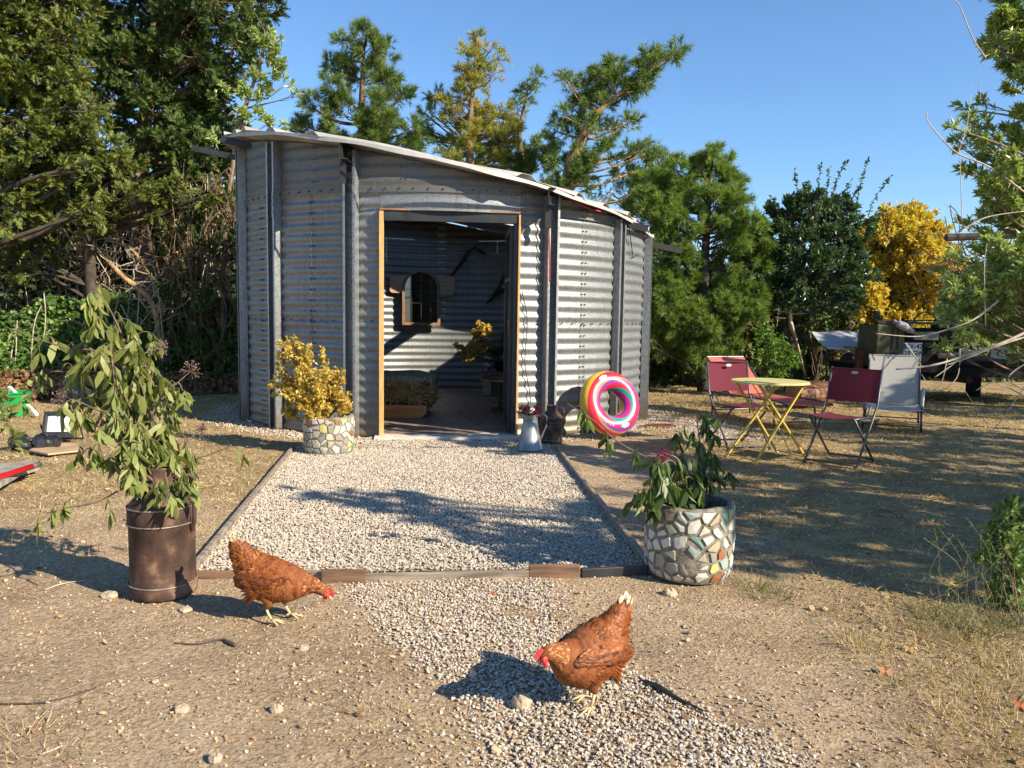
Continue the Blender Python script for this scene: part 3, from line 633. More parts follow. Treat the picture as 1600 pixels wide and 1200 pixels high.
# cable-spool table, foot rest, pot with yellow plant
tc = P(797, 640, 10.35); TX, TY = tc[0], 10.35
tbl = thing('spool_table', 'dark round cable spool table standing behind the open door leaf', 'table', (TX, TY, .033))
b = B(); b.lathe([(0.001, .42), (.40, .42), (.405, .43), (.405, .50), (.40, .51), (.001, .51)], seg=40); b.build('table_top', M_OAK, tbl)
b = B(); b.lathe([(.408, .432), (.412, .432), (.412, .446), (.408, .446)], seg=40); b.build('rim_band', M_BOARD, tbl)
b = B(); b.lathe([(.17, .03), (.17, .42)], seg=24); b.build('table_drum', M_OAK, tbl)
b = B(); b.lathe([(0.001, 0), (.27, 0), (.27, .035), (.17, .05)], seg=32); b.build('table_foot', M_OAK, tbl)
stc = P(788, 600, 12.5)
st = thing('low_stand', 'low dark stand with a pale side flap behind the spool table', 'stand', (stc[0], 12.5, .033))
b = B(); b.box((0, 0, .17), (.62, .42, .34), taper=.92); b.build('stand_body', M_OAK, st); b = B(); b.box((-.28, -.24, .15), (.14, .02, .26)); b.build('pale_flap', M_BOARD, st); b = B(); b.box((0, 0, .36), (.74, .5, .035)); b.build('stand_top', M_OAK, st)
# ---------------- timber edging round the gravel ----------------
edg = wthing('timber_edging', 'thin weathered timber boards edging the gravel bed in front of the shed', 'edging', A(*PAD[0], 0))
def board(a, c, w, h, z, m, name='edging_board'):
    b = B(); a = A(*a, z); c = A(*c, z); b.bar(a, c, w, h); return b.build(name, m, edg, bevel=.004)
def lp(a, c, t): return np.array(a) * (1 - t) + np.array(c) * t
board(lp(PAD[0], PAD[3], -.01), lp(PAD[0], PAD[3], .52), .03, .07, .005, M_EDGEW); board(lp(PAD[0], PAD[3], .522), lp(PAD[0], PAD[3], 1.0), .028, .07, .003, M_EDGEW)
board(lp(PAD[1], PAD[2], .0), lp(PAD[1], PAD[2], .47), .03, .075, .008, M_EDGEW); board(lp(PAD[1], PAD[2], .473), lp(PAD[1], PAD[2], 1.0), .03, .07, .006, M_EDGEW)
fx = lambda px: G(px, 896 if px < 500 else 899 if px < 800 else 893 if px < 930 else 888, 0.02)[:2]
board(fx(300), fx(430), .022, .06, .004, M_EDGEB); board(fx(432), fx(514), .022, .07, .006, M_EDGEW)
board(fx(505) + A(0, -.03), fx(574) + A(0, -.03), .024, .09, .014, M_EDGEB); board(fx(572), fx(828), .024, .06, .0, M_EDGEW)
board(fx(826) + A(0, .0), fx(906), .028, .085, .014, M_EDGEB); board(fx(908), fx(1012), .028, .07, .003, M_BLACK)

# ---------------- milk churns ----------------
def churn(name, label, c, s=1.0, seg=48, hz=1.0):
    t = thing(name, label, 'milk churn', c)
    pr = [(.001, .0), (.165, .0), (.172, .006), (.172, .055), (.168, .058), (.166, .066), (.166, .34), (.172, .345), (.172, .415), (.166, .422), (.14, .455), (.10, .502), (.086, .518), (.083, .555), (.083, .585), (.089, .592), (.090, .600), (.078, .600), (.075, .50), (.001, .42)]
    b = B(); b.lathe([(r * s, z * s) for r, z in pr], seg=seg, wob=.004); b.build('churn_body', M_RUST, t, smooth=True)
    b = B()
    for z in (.060, .342, .419): b.tube([A(.1725 * s * math.cos(a), .1725 * s * math.sin(a), z * s) for a in np.linspace(0, 2 * np.pi, 41)[:-1]], .0035 * s, 6, closed=True)
    b.build('rim_band', M_RUSTE, t, smooth=True)
    b = B(); hp = [(.160, .30), (.185, .34), (.19, .43), (.192, .50), (.186, .545), (.165, .565), (.14, .555), (.088, .53)]
    b.tube([A(x * s, -.02 * s, z * s) for x, z in hp], [.010 * s] * 8, 8); b.box((.172 * s, -.02 * s, .37 * s), (.008 * s, .03 * s, .12 * s), m=0); b.build('handle', M_RUST, t, smooth=True)
    return t
C1 = G(237, 939); C1 = A(C1[0], C1[1] + .12, 0)
churn('milk_churn', 'large rusty milk churn on the dirt holding wilted leafy branches', C1, .86); bpy.data.objects['milk_churn'].scale.z = 1.16
C2 = G(862, 694); churn('milk_churn', 'small rusty milk churn beside the zinc jug at the shed wall', A(C2[0], C2[1] + .08, 0), .66, 32)
# zinc jug
jc = G(828, 707); jug = thing('zinc_jug', 'grey zinc water jug with a wide spout holding red berries by the shed door', 'jug', (jc[0], jc[1] + .1, .01), -.15)
b = B(); b.lathe([(.001, 0), (.125, 0), (.13, .008), (.128, .018), (.122, .022), (.072, .27), (.070, .30), (.068, .30), (.068, .28), (.118, .02)], seg=36); b.build('jug_body', M_ZINC, jug, smooth=True)
b = B(); n = 24; a = np.linspace(0, 2 * np.pi, n + 1); lo = np.stack([.070 * np.cos(a), .070 * np.sin(a), np.full(n + 1, .30)], -1)
sp = np.clip(-np.cos(a), 0, 1) ** 2; hi = np.stack([(.078 + .075 * sp) * np.cos(a), .078 * np.sin(a), .345 + .045 * sp + .01 * np.cos(a)], -1); b.grid(np.stack([lo, hi])); b.build('spout', M_ZINC, jug, smooth=True)
b = B(); b.tube([A(.08, 0, .335), A(.13, 0, .36), A(.165, 0, .33), A(.16, 0, .24), A(.12, 0, .15), A(.105, 0, .08)], .009, 8); b.build('handle', M_ZINC, jug, smooth=True)

# ---------------- leaves and wilted branches ----------------
T_LEAF = A(0, 0, 0, -.5, .33, .10, -.42, .66, .06, 0, 1, -.18, .42, .66, .06, .5, .33, .10, 0, .33, -.05, 0, .66, -.08).reshape(-1, 3)
F_LEAF = np.array([[0, 6, 1], [1, 6, 7], [1, 7, 2], [2, 7, 3], [0, 5, 6], [5, 7, 6], [5, 4, 7], [4, 3, 7]])
T_DIA = A(0, 0, 0, -.5, .45, .12, 0, 1, -.05, .5, .45, .12).reshape(-1, 3); F_DIA = np.array([[0, 3, 1], [1, 3, 2]])
T_L4 = A(0, 0, 0, -.5, .42, .12, 0, 1, -.12, .5, .42, .12, 0, .5, -.05).reshape(-1, 3); F_L4 = np.array([[0, 4, 1], [1, 4, 2], [0, 3, 4], [3, 2, 4]])
T_FOLD = A(0, 0, 0, -.28, .3, .22, -.24, .7, .20, 0, 1.05, -.02, .24, .7, .20, .28, .3, .22, 0, .35, -.06, 0, .7, -.08).reshape(-1, 3)
M_WILT = leafmat('wilted_leaf', [(0.077, 0.104, 0.021), (0.141, 0.178, 0.039), (0.207, 0.245, 0.064), (0.295, 0.311, 0.103), (0.240, 0.245, 0.077)], trans=.30, rough=.5, tint=1.5)
M_WILTD = leafmat('wilted_leaf_dark', [(.045, .08, .02), (.08, .13, .035), (.12, .18, .05), (.20, .26, .09)], trans=.28, rough=.45, tint=1.4)
M_BERRY = mat('berries', (.26, .02, .025), (.48, .06, .06), rough=.4, scale=40)
M_BERRYD = mat('dark_berries', (.08, .03, .03), (.22, .12, .10), rough=.5, scale=40)
def spline(pts, n=None):
    pts = np.array(pts, float); k = len(pts); n = n or (k - 1) * 6 + 1; t = np.linspace(0, k - 1, n); i = np.clip(t.astype(int), 0, k - 2); f = (t - i)[:, None]
    p0 = pts[np.clip(i - 1, 0, k - 1)]; p1 = pts[i]; p2 = pts[i + 1]; p3 = pts[np.clip(i + 2, 0, k - 1)]
    return .5 * (2 * p1 + (p2 - p0) * f + (2 * p0 - 5 * p1 + 4 * p2 - p3) * f ** 2 + (3 * p1 - p0 - 3 * p2 + p3) * f ** 3)
def droop_branch(bl, bt, pts, every=.055, nleaf=6, dense=1.2, L=(.07, .12), r=.006, t0=.12, twig=.07, spread=.45):
    p = spline(pts); seg = np.linalg.norm(np.diff(p, axis=0), axis=1); s = np.concatenate([[0], np.cumsum(seg)]); tot = s[-1]
    bt.tube(p, np.linspace(r, r * .35, len(p)), 6)
    for d in np.arange(tot * t0, tot, every):
        q = np.array([np.interp(d, s, p[:, k]) for k in range(3)])
        o = rdir(1)[0] * A(1, 1, .3); tip = q + o * twig * rng.uniform(.5, 1.9) + A(0, 0, -.01); mid = (q + tip) / 2 + A(0, 0, .025)
        tw = spline([q, mid, tip, tip + A(0, 0, -.03)], 8); bt.tube(tw, .0016, 4)
        n = int(dense * rng.integers(max(2, nleaf - 2), nleaf + 3)); at = tw[rng.integers(3, 8, n)]
        dr = rng.normal(size=(n, 3)) * spread; dr[:, 2] = -1
        bl.append((rng.integers(0, 3, n), at, dr, rdir(n) + A(0, -.2, .0), rng.uniform(L[0] * .65, L[1] * .85, n), rng.uniform(.010, .021, n)))
T_CURL = A(0, 0, 0, -.34, .28, .20, -.22, .62, .34, .05, .95, .22, .26, .62, .30, .36, .28, .12, 0, .32, -.08, .03, .66, .04).reshape(-1, 3)
def place_leaves(lst, parent, m, own=290):
    """the nearest and largest leaves are objects of their own that share a few leaf meshes; the rest is one mesh"""
    k = np.concatenate([a[0] for a in lst]); pos = np.concatenate([a[1] for a in lst]); d = np.concatenate([a[2] for a in lst]); up = np.concatenate([a[3] for a in lst]); L = np.concatenate([a[4] for a in lst]); W = np.concatenate([a[5] for a in lst])
    TT = [T_FOLD, T_LEAF, T_CURL]; rest = B(); order = np.argsort(-(L / pos[:, 1])); mine = np.zeros(len(L), bool); mine[order[:own]] = True
    for j in range(3): s = (~mine) & (k == j); scatter(rest, TT[j], F_LEAF, pos[s], d[s], up[s], L[s], wid=W[s])
    rest.build('small_leaves', m, parent, kind='stuff'); protos = {}
    y = nrm(d); x = nrm(np.cross(y, up)); z = np.cross(x, y); off = np.array(parent.location)
    for i in np.where(mine)[0]:
        c = int(rng.integers(5)); key = (int(k[i]), c)
        if key not in protos:
            b = B(); b.add(TT[key[0]], [F_LEAF], rnd=.1 + .2 * c); o = b.build('leaf', m); protos[key] = o.data; bpy.data.objects.remove(o)
        o = bpy.data.objects.new('leaf', protos[key]); SC.collection.objects.link(o); o.parent = parent; q_ = pos[i] - off
        o.matrix_local = Matrix(((x[i][0] * W[i], y[i][0] * L[i], z[i][0] * L[i], q_[0]), (x[i][1] * W[i], y[i][1] * L[i], z[i][1] * L[i], q_[1]), (x[i][2] * W[i], y[i][2] * L[i], z[i][2] * L[i], q_[2]), (0, 0, 0, 1)))
def berry_head(b, bt, base, tip, R=.045, n=45, r=.0045):
    bt.tube(spline([base, (base + tip) / 2 + A(0, 0, .01), tip]), .0022, 4)
    for k in range(n):
        d = rdir(1, .4)[0] * R * rng.uniform(.5, 1.1); q = tip + d; bt.tube([tip, q], .0008, 3, cap=False)
        b.add(A(1, 0, 0, -1, 0, 0, 0, 1, 0, 0, -1, 0, 0, 0, 1, 0, 0, -1).reshape(-1, 3) * r + q, [np.array([[0, 2, 4], [2, 1, 4], [1, 3, 4], [3, 0, 4], [2, 0, 5], [1, 2, 5], [3, 1, 5], [0, 3, 5]])])
def branches(name, label, root, stems, berries, group=None, m=None, **kw):
    t = wthing(name, label, 'branches', root, group); bl, bt, bb = [], B(), B()
    for st in stems: 
        k = dict(kw); pts = st
        if isinstance(st, tuple): pts, k2 = st; k.update(k2)
        droop_branch(bl, bt, pts, **k)
    for a, c, *R in berries: berry_head(bb, bt, a, c, *(R or [.045]))
    place_leaves(bl, t, m or M_WILT); bt.build('stems', M_TWIG, t, smooth=True)
    if bb.n: bb.build('berries', M_BERRYD, t, kind='stuff')
    return t
D = C1[1]; N0 = A(C1[0], C1[1], .47)
def q(px, py, dd=0): return P(px, py, D + dd)
branches('wilted_branches', 'tall drooping wilted green branches standing in the large rusty churn', N0, [
    ([N0, q(245, 720), q(232, 640, .05), q(205, 560, .05), q(180, 500), q(158, 462), q(142, 446, -.05)], dict(nleaf=10, every=.035, L=(.08, .14))),
    ([N0, q(262, 700, .1), q(258, 650, .15), q(235, 590, .12), q(215, 540, .1), q(200, 515, .1)], dict(nleaf=9, every=.04)),
    ([N0, q(225, 720, -.1), q(195, 660, -.12), q(180, 600, -.1), q(172, 540, -.1), q(160, 500, -.1)], dict(nleaf=10, every=.035, L=(.08, .13))),
    ([q(205, 640), q(160, 556, -.1), q(110, 545, -.1), q(60, 530, -.1), q(12, 512, -.1)], dict(nleaf=5, every=.075, L=(.09, .13), t0=.2)),
    ([q(200, 680), q(170, 620, .1), q(130, 590, .15), q(90, 580, .15), q(50, 590, .1)], dict(nleaf=6, every=.05, L=(.08, .13))),
    ([q(215, 700, -.1), q(180, 650, -.2), q(150, 640, -.2), q(120, 625, -.2)], dict(nleaf=7, every=.045)),
    ([N0, q(232, 745, -.1), q(200, 730, -.15), q(165, 715, -.2), q(140, 700, -.2), q(125, 715, -.2)], dict(nleaf=8, every=.045)),
    ([N0, q(225, 757, -.12), q(190, 765, -.15), q(150, 785, -.2), q(105, 793, -.2), q(75, 802, -.2)], dict(nleaf=5, every=.085, L=(.06, .10), t0=.25, spread=.3)),
    ([N0, q(265, 760, -.1), q(258, 745, -.16), q(262, 758, -.2), q(262, 790, -.2)], dict(nleaf=8, every=.05, L=(.08, .12))),
    ([N0, q(252, 720, .05), q(262, 690, .1), q(285, 680, .1), q(300, 700, .1)], dict(nleaf=5, every=.08)),
    ([N0, q(270, 745, .1), q(300, 720, .15), q(335, 708, .15), q(362, 695, .15)], dict(nleaf=4, every=.11, L=(.07, .10), t0=.35, spread=.25)),
    ([N0, q(215, 700, .1), q(208, 640, .15), q(200, 590, .15), q(215, 560, .1), q(228, 575, .1)], dict(nleaf=8, every=.045)),
    ([q(235, 650), q(262, 610), q(278, 598), q(285, 610)], dict(nleaf=4, every=.07, L=(.06, .09), t0=.5)),
    ([q(240, 700), q(215, 690, -.15), q(190, 690, -.2), q(180, 700, -.2)], dict(nleaf=9, every=.04)),
    ([q(190, 560), q(150, 525), q(118, 502), q(92, 502)], dict(nleaf=3, every=.12, L=(.06, .09), t0=.4)),
], [(q(240, 640), q(298, 580, .1), .05), (q(215, 560), q(250, 544, .1), .045), (q(170, 700), q(95, 625, -.2), .05), (q(185, 690), q(140, 660, -.1), .06), (q(285, 700, .1), q(315, 672, .15), .03)])

# ---------------- mosaic pots ----------------
M_GROUT = mat('mosaic_grout', (.12, .105, .075), (.26, .235, .175), rough=.95, scale=30, bump=.004)
TILES = [mat('tile_' + n, c, tuple(min(1, v * 1.15) for v in c), rough=.28, scale=12) for n, c in
         (('white', (.52, .50, .44)), ('cream', (.46, .41, .32)), ('grey', (.26, .245, .20)), ('teal', (.14, .30, .26)), ('rust', (.30, .11, .05)), ('yellow', (.48, .42, .16)), ('green', (.10, .28, .11)), ('blue', (.12, .13, .38)), ('glass', (.30, .36, .32)), ('tan', (.40, .32, .22)), ('red', (.32, .07, .05)), ('black', (.02, .02, .025)))]
def clip(poly, px, py, nx, ny):
    out = []; n = len(poly)
    for i in range(n):
        a, c = poly[i], poly[(i + 1) % n]; da = (a[0] - px) * nx + (a[1] - py) * ny; dc = (c[0] - px) * nx + (c[1] - py) * ny
        if da <= 0: out.append(a)
        if da * dc < 0: t = da / (da - dc); out.append((a[0] + (c[0] - a[0]) * t, a[1] + (c[1] - a[1]) * t))
    return out
def mosaic_pot(name, label, c, R, H, prof, cell, gap, pal, seed, rot=0, depthy=.006):
    rs = np.random.default_rng(seed); t = thing(name, label, 'mosaic pot', c, rot)
    Rz = lambda z: np.interp(z, [p[1] for p in prof], [p[0] for p in prof])
    b = B(); nz = 26; zs = np.linspace(0, H, nz); a = np.linspace(0, 2 * np.pi, 65)[:-1]
    rows = []
    for z in zs: rr = Rz(z) * (1 + .02 * (fnoise(a * 3 + 5, np.full(64, z * 9)) - .5)); rows.append(np.stack([rr * np.cos(a), rr * np.sin(a), np.full(64, z) + (.012 * (fnoise(a * 2.5, a * 0 + seed) - .5) * 2 if z == zs[-1] else 0)], -1))
    for k, (dr, dz) in enumerate(((.012, .006), (.035, .004), (.04, -.03), (.045, -H * .35))): rows.append(np.stack([(R - dr) * np.cos(a), (R - dr) * np.sin(a), np.full(64, H + dz) + .012 * (fnoise(a * 2.5, a * 0 + seed) - .5) * 2], -1))
    V = np.array(rows); V = np.concatenate([V, V[:, :1]], 1); b.grid(V); b.build('pot_body', M_GROUT, t, smooth=True)
    b = B(); b.lathe([(.001, H * .68), (R - .04, H * .66)], seg=32); b.build('soil', mat('soil', (.05, .035, .02), (.10, .075, .05), rough=1, scale=30, bump=.01), t)
    W = 2 * np.pi * R; pts = []; nx_ = int(W / cell); ny_ = max(3, int(H / cell))
    for i in range(nx_):
        for j in range(ny_): pts.append(((i + .5 + rs.uniform(-.42, .42)) * W / nx_, (j + .5 + rs.uniform(-.42, .42)) * H / ny_))
    pts = np.array(pts)
    for (px, py) in pts:
        poly = [(px - cell, max(.012, py - cell)), (px + cell, max(.012, py - cell)), (px + cell, min(H - .006, py + cell)), (px - cell, min(H - .006, py + cell))]
        for dx in (-W, 0, W):
            for (qx, qy) in pts:
                qx += dx; dd = math.hypot(qx - px, qy - py)
                if 1e-6 < dd < cell * 2.6:
                    nx, ny = (qx - px) / dd, (qy - py) / dd; g = gap * rs.uniform(.6, 1.8) / 2
                    poly = clip(poly, px + (qx - px) / 2 - nx * g, py + (qy - py) / 2 - ny * g, nx, ny)
                    if len(poly) < 3: break
            if len(poly) < 3: break
        if len(poly) < 3: continue
        if rs.random() < .35 and len(poly) > 4: poly.pop(rs.integers(len(poly)))
        ang = px / R; m = pal(ang, py / H, rs)
        if m is None: continue
        bb = B(); n = len(poly); hi = depthy * rs.uniform(.6, 1.3); cx, cy_ = np.mean([p[0] for p in poly]), np.mean([p[1] for p in poly]); tl = rs.normal(size=2) * .02
        def on(u, v, h): rr = Rz(v) + h + tl[0] * (u - cx) + tl[1] * (v - cy_); return A(rr * math.cos(u / R), rr * math.sin(u / R), v)
        V = [on(u, v, -.004) for u, v in poly] + [on(cx + (u - cx) * .92, cy_ + (v - cy_) * .92, hi) for u, v in poly] + [on(cx, cy_, hi + .001)]
        F = [[k, (k + 1) % n, n + (k + 1) % n, n + k] for k in range(n)] + [[n + k, n + (k + 1) % n, 2 * n] for k in range(n)]
        bb.add(V, F); bb.build('tile', TILES[m], t)
    return t
c = G(1088, 913); PC = A(c[0], c[1] + .19, 0)
def pal1(a, v, rs):   # a: angle round the pot (camera side is around 4.7)
    if v > .93: return rs.choice([0, 1, 8])
    if 5.05 < a < 6.2: return rs.choice([0, 8, 8, 4, 3, 2, 5, 0, 11, 7, 0])
    return (None if rs.random() < .10 else rs.choice([0, 0, 0, 0, 8, 1, 1, 2, 0, 9])) if rs.random() > .03 else rs.choice([10, 3, 9, 1])
mosaic_pot('mosaic_pot', 'large round pot covered in broken white tile mosaic on the right of the gravel bed', PC, .220, .375, [(.195, 0), (.220, .05), (.226, .2), (.220, .31), (.224, .36), (.216, .38)], .056, .013, pal1, 5)
c = G(506, 711); PC2 = A(c[0], c[1] + .20, .0)
def pal2(a, v, rs): return rs.choice([0, 0, 1, 0, 1, 1, 2, 2, 3, 6, 5, 9, 9, 4, 8, 8, 1, 2, 1, 0, 2, 9])
mosaic_pot('mosaic_pot', 'smaller mosaic pot of mixed coloured tile pieces standing left of the shed door', PC2, .232, .345, [(.215, 0), (.232, .05), (.236, .3), (.232, .36)], .066, .009, pal2, 9)
# wire handle on the large pot
hb = wthing('wire_handle', 'thin rusty wire hoop sticking up at the rear rim of the large mosaic pot', 'wire hoop', A(PC[0] + .08, PC[1] + .16, .38))
b = B(); b.tube(spline([PC + A(.03, .18, .34), PC + A(.035, .19, .43), PC + A(.075, .19, .465), PC + A(.12, .18, .44), PC + A(.13, .17, .34)]), .004, 6); b.build('hoop', M_RUST, hb, smooth=True)
D = PC[1]; N0 = A(PC[0] - .02, PC[1], .30)
branches('wilted_branches', 'wilted dark green branches with a red flower spilling from the large mosaic pot', N0, [
    ([N0, q(1050, 740, -.05), q(1010, 715, -.1), q(965, 690, -.1), q(925, 655, -.1), q(885, 630, -.1)], dict(nleaf=5, every=.10, L=(.07, .11), t0=.3, spread=.25)),
    ([N0, q(1040, 745, -.15), q(1022, 745, -.2), q(1010, 765, -.22), q(1008, 790, -.2)], dict(nleaf=10, every=.03, L=(.09, .14))),
    ([N0, q(1060, 740, -.1), q(1050, 720, -.15), q(1035, 725, -.2), q(1020, 745, -.2)], dict(nleaf=9, every=.035, L=(.08, .12))),
    ([N0, q(1095, 750, .05), q(1095, 700, .08), q(1090, 665, .05), q(1090, 640, .05)], dict(nleaf=9, every=.035, L=(.07, .11), t0=.3)),
    ([N0, q(1070, 740), q(1060, 715), q(1052, 705), q(1050, 690)], dict(nleaf=8, every=.04)),
    ([N0, q(1085, 760), q(1075, 745, -.1), q(1060, 760, -.15)], dict(nleaf=7, every=.04)),
    ([N0, q(1105, 745, .1), q(1112, 720, .1), q(1108, 695, .05)], dict(nleaf=7, every=.045)),
], [(q(1062, 730), q(1032, 722, -.1), .04)], m=M_WILTD)
b = B(); bt_ = B(); fl = wthing('red_flower_head', 'drooping red flower spike hanging among the leaves in the large mosaic pot', 'flower', q(1035, 720, -.12))
for k in range(160):
    t_ = rng.random(); s_ = spline([q(1045, 712, -.12), q(1036, 706, -.12), q(1028, 720, -.12), q(1026, 742, -.12)], 20)[int(t_ * 19)] + rng.normal(size=3) * .014
    b.add(A(1, 0, 0, -1, 0, 0, 0, 1, 0, 0, -1, 0, 0, 0, 1, 0, 0, -1).reshape(-1, 3) * .0042 + s_, [np.array([[0, 2, 4], [2, 1, 4], [1, 3, 4], [3, 0, 4], [2, 0, 5], [1, 2, 5], [3, 1, 5], [0, 3, 5]])])
bt_.tube(spline([q(1075, 745), q(1060, 718, -.1), q(1045, 710, -.12), q(1034, 708, -.12), q(1028, 722, -.12)]), .003, 5)
b.build('flower_buds', mat('flower_red', (.38, .03, .05), rough=.5), fl, kind='stuff'); bt_.build('flower_stem', M_PALE, fl)
# berries in the jug
t = wthing('berry_sprigs', 'sprigs of small red berries standing in the zinc jug', 'berries', A(jc[0], jc[1] + .1, .3)); b, bt_ = B(), B(); J0 = A(jc[0], jc[1] + .1, .25)
for k in range(16):
    tip = J0 + A(rng.uniform(-.09, .09), rng.uniform(-.05, .05), rng.uniform(.10, .2)); berry_head(b, bt_, J0, tip, .035, 16, .009)
b.build('berries', M_BERRY, t, kind='stuff'); bt_.build('stems', M_TWIG, t)

# ---------------- bushy plants ----------------
def bush(name, label, cat, root, lobes, mats, nleaf, L, Wd, T=T_DIA, F=F_DIA, twigs=10, stem_r=.008, dirup=.3, group=None, surf=.5, hang=0.0, twm=None, parent_is=None, world=True):
    """stems rise from the root to each lobe, fine twigs fill it, leaves sit along the twigs"""
    t = wthing(name, label, cat, root, group); bl, bt = B(), B(); root = np.array(root, float)
    vols = np.array([r ** 2.2 for _, r in lobes]); vols = vols / vols.sum()
    for (c, r), v in zip(lobes, vols):
        c = np.array(c, float); mid = root * .5 + c * .5 + A(*(rng.normal(size=2) * r * .3), 0) + A(0, 0, -.1 * np.linalg.norm(c - root)); mid[2] = max(mid[2], root[2] + .02)
        st = spline([root + A(*(rng.normal(size=2) * .03), 0), mid, c]); bt.tube(st, np.linspace(stem_r, stem_r * .35, len(st)), 5)
        n = max(3, int(nleaf * v)); nt = max(4, int(twigs * (r / .2) ** 1.2)); pos = []; drs = []
        for _ in range(nt):
            d = rdir(1, dirup)[0]; e = c + d * r * rng.uniform(.55, 1.15); s0 = st[rng.integers(len(st) * 6 // 10, len(st))]; m_ = (s0 + e) / 2 + rng.normal(size=3) * r * .12
            tw = spline([s0, m_, e], 9); bt.tube(tw, np.linspace(stem_r * .3, stem_r * .12, 9), 4, cap=False)
            k = max(2, n // nt); u = 9 * rng.uniform(surf, 1.0, k); i = np.clip(u.astype(int), 0, 8); pos.append(tw[i] + rng.normal(size=(k, 3)) * r * .07); drs.append(np.tile(nrm(e - s0), (k, 1)))
        pos = np.concatenate(pos); drs = np.concatenate(drs); k = len(pos)
        d = drs * .7 + rng.normal(size=(k, 3)) * .8; d[:, 2] -= hang; s = rng.uniform(L[0], L[1], k)
        scatter(bl, T, F, pos, d, rdir(k, .8), s, wid=s * rng.uniform(Wd[0], Wd[1], k))
    bl.build('leaves', mats, t, kind='stuff'); bt.build('stems', twm or M_TWIG, t, smooth=True); return t
M_YEL = leafmat('yellow_leaf', [(0.200, 0.166, 0.035), (0.475, 0.332, 0.069), (0.649, 0.472, 0.105), (0.765, 0.613, 0.192), (0.625, 0.384, 0.069), (0.450, 0.434, 0.121)], trans=.35, tint=1.25)
D = PC2[1]
ql = lambda px, py, r, dd=0: (q(px, py, dd), r * D / FPX)
bush('yellow_shrub', 'bushy shrub with dry yellow leaves in the small mosaic pot left of the door', 'shrub', A(PC2[0], PC2[1], .25),
     [ql(455, 545, 20), ql(470, 565, 24, -.1), ql(432, 575, 10), ql(445, 600, 24, .1), ql(490, 600, 30, -.15), ql(460, 625, 26, -.1), ql(520, 600, 22, .1), ql(515, 630, 26), ql(535, 625, 15), ql(485, 640, 26, -.1), ql(452, 530, 9), ql(500, 560, 14), ql(530, 585, 12), ql(475, 600, 28, .2), ql(432, 555, 8), ql(540, 640, 12), ql(452, 640, 16)],
     M_YEL, 8200, (.024, .046), (.6, .85), twigs=22, stem_r=.006, surf=.25, T=T_L4, F=F_L4)
D = 12.5
bush('yellow_plant', 'half yellow leafy plant lit by the sun at the back of the shed', 'plant', A(stc[0] - .05, 12.5, .60),
     [ql(725, 545, 14, -.1), ql(745, 525, 13, -.1), ql(735, 555, 14, -.15), ql(755, 545, 16), ql(760, 520, 12, -.1), ql(752, 510, 8, -.1)], M_YEL, 2200, (.035, .06), (.5, .7), twigs=12, T=T_LEAF, F=F_LEAF)
M_DKG = leafmat('dark_leaf', [(.02, .045, .012), (.04, .075, .02), (.065, .11, .03)], trans=.2)
bush('dark_leafy_plant', 'dark green leafy plant right beside the yellow plant inside the shed', 'plant', A(stc[0] + .02, 12.6, .60),
     [ql(785, 540, 18, .1), ql(778, 560, 16), ql(795, 520, 16, .1), ql(765, 572, 9)], M_DKG, 900, (.03, .06), (.4, .6), twigs=12)
pp = thing('flower_pot', 'dark flower pot standing on the low stand inside the shed', 'flower pot', (stc[0], 12.5, .41)); b = B(); b.lathe([(.001, 0), (.13, 0), (.17, .16), (.175, .16), (.175, .18), (.16, .18), (.15, .1), (.001, .1)], seg=28); b.build('pot_body', M_BLACK, pp, smooth=True)

# ---------------- swim ring ----------------
def ringmat():
    m = bpy.data.materials.new('swim_ring_vinyl'); m.use_nodes = True; N = m.node_tree.nodes; L = m.node_tree.links; p = N['Principled BSDF']
    p.inputs['Roughness'].default_value = .34; p.inputs['Coat Weight'].default_value = .15
    at = N.new('ShaderNodeAttribute'); at.attribute_name = 'rnd'; r = N.new('ShaderNodeValToRGB'); r.color_ramp.interpolation = 'CONSTANT'; L.new(at.outputs['Fac'], r.inputs[0])
    st = [(0, (.62, .40, .03)), (.335, (.62, .02, .04)), (.46, (.36, .23, .10)), (.50, (.25, .04, .26)), (.57, (.62, .02, .06)), (.66, (.0, .28, .23)), (.73, (.50, .02, .18)), (.80, (.25, .04, .26)), (.85, (.60, .45, .03))]
    E = r.color_ramp.elements; E[0].position = 0; E[0].color = (*st[0][1], 1); E[1].position = st[-1][0]; E[1].color = (*st[-1][1], 1)
    for q_, c_ in st[1:-1]: e = E.new(q_); e.color = (*c_, 1)
    L.new(r.outputs[0], p.inputs['Base Color']); return m
RC = P(953, 630, 8.42); rw = thing('swim_ring', 'striped multicoloured inflatable swim ring leaning against the shed wall', 'swim ring', RC)
nrmv = nrm(A(.40, -.85, .34)); ux = nrm(np.cross(A(0, 0, 1), nrmv)); uy = np.cross(nrmv, ux)
Rm, rm = .255, .110; nu, nv_ = 72, 48; b = B()
U, V_ = np.meshgrid(np.linspace(0, 2 * np.pi, nu + 1), np.linspace(0, 2 * np.pi, nv_ * 2 + 1), indexing='ij')
wr = rm * (1 + .012 * np.sin(U * 24) * np.clip(np.sin(V_ * .5) * 0 + np.cos(V_ - 2.9), 0, 1))
rad = Rm - wr * np.cos(V_)      # V 0: inner side, grows over the front to the outer side
Pt = (rad * np.cos(U))[..., None] * ux + (rad * np.sin(U))[..., None] * uy + (wr * np.sin(V_))[..., None] * nrmv
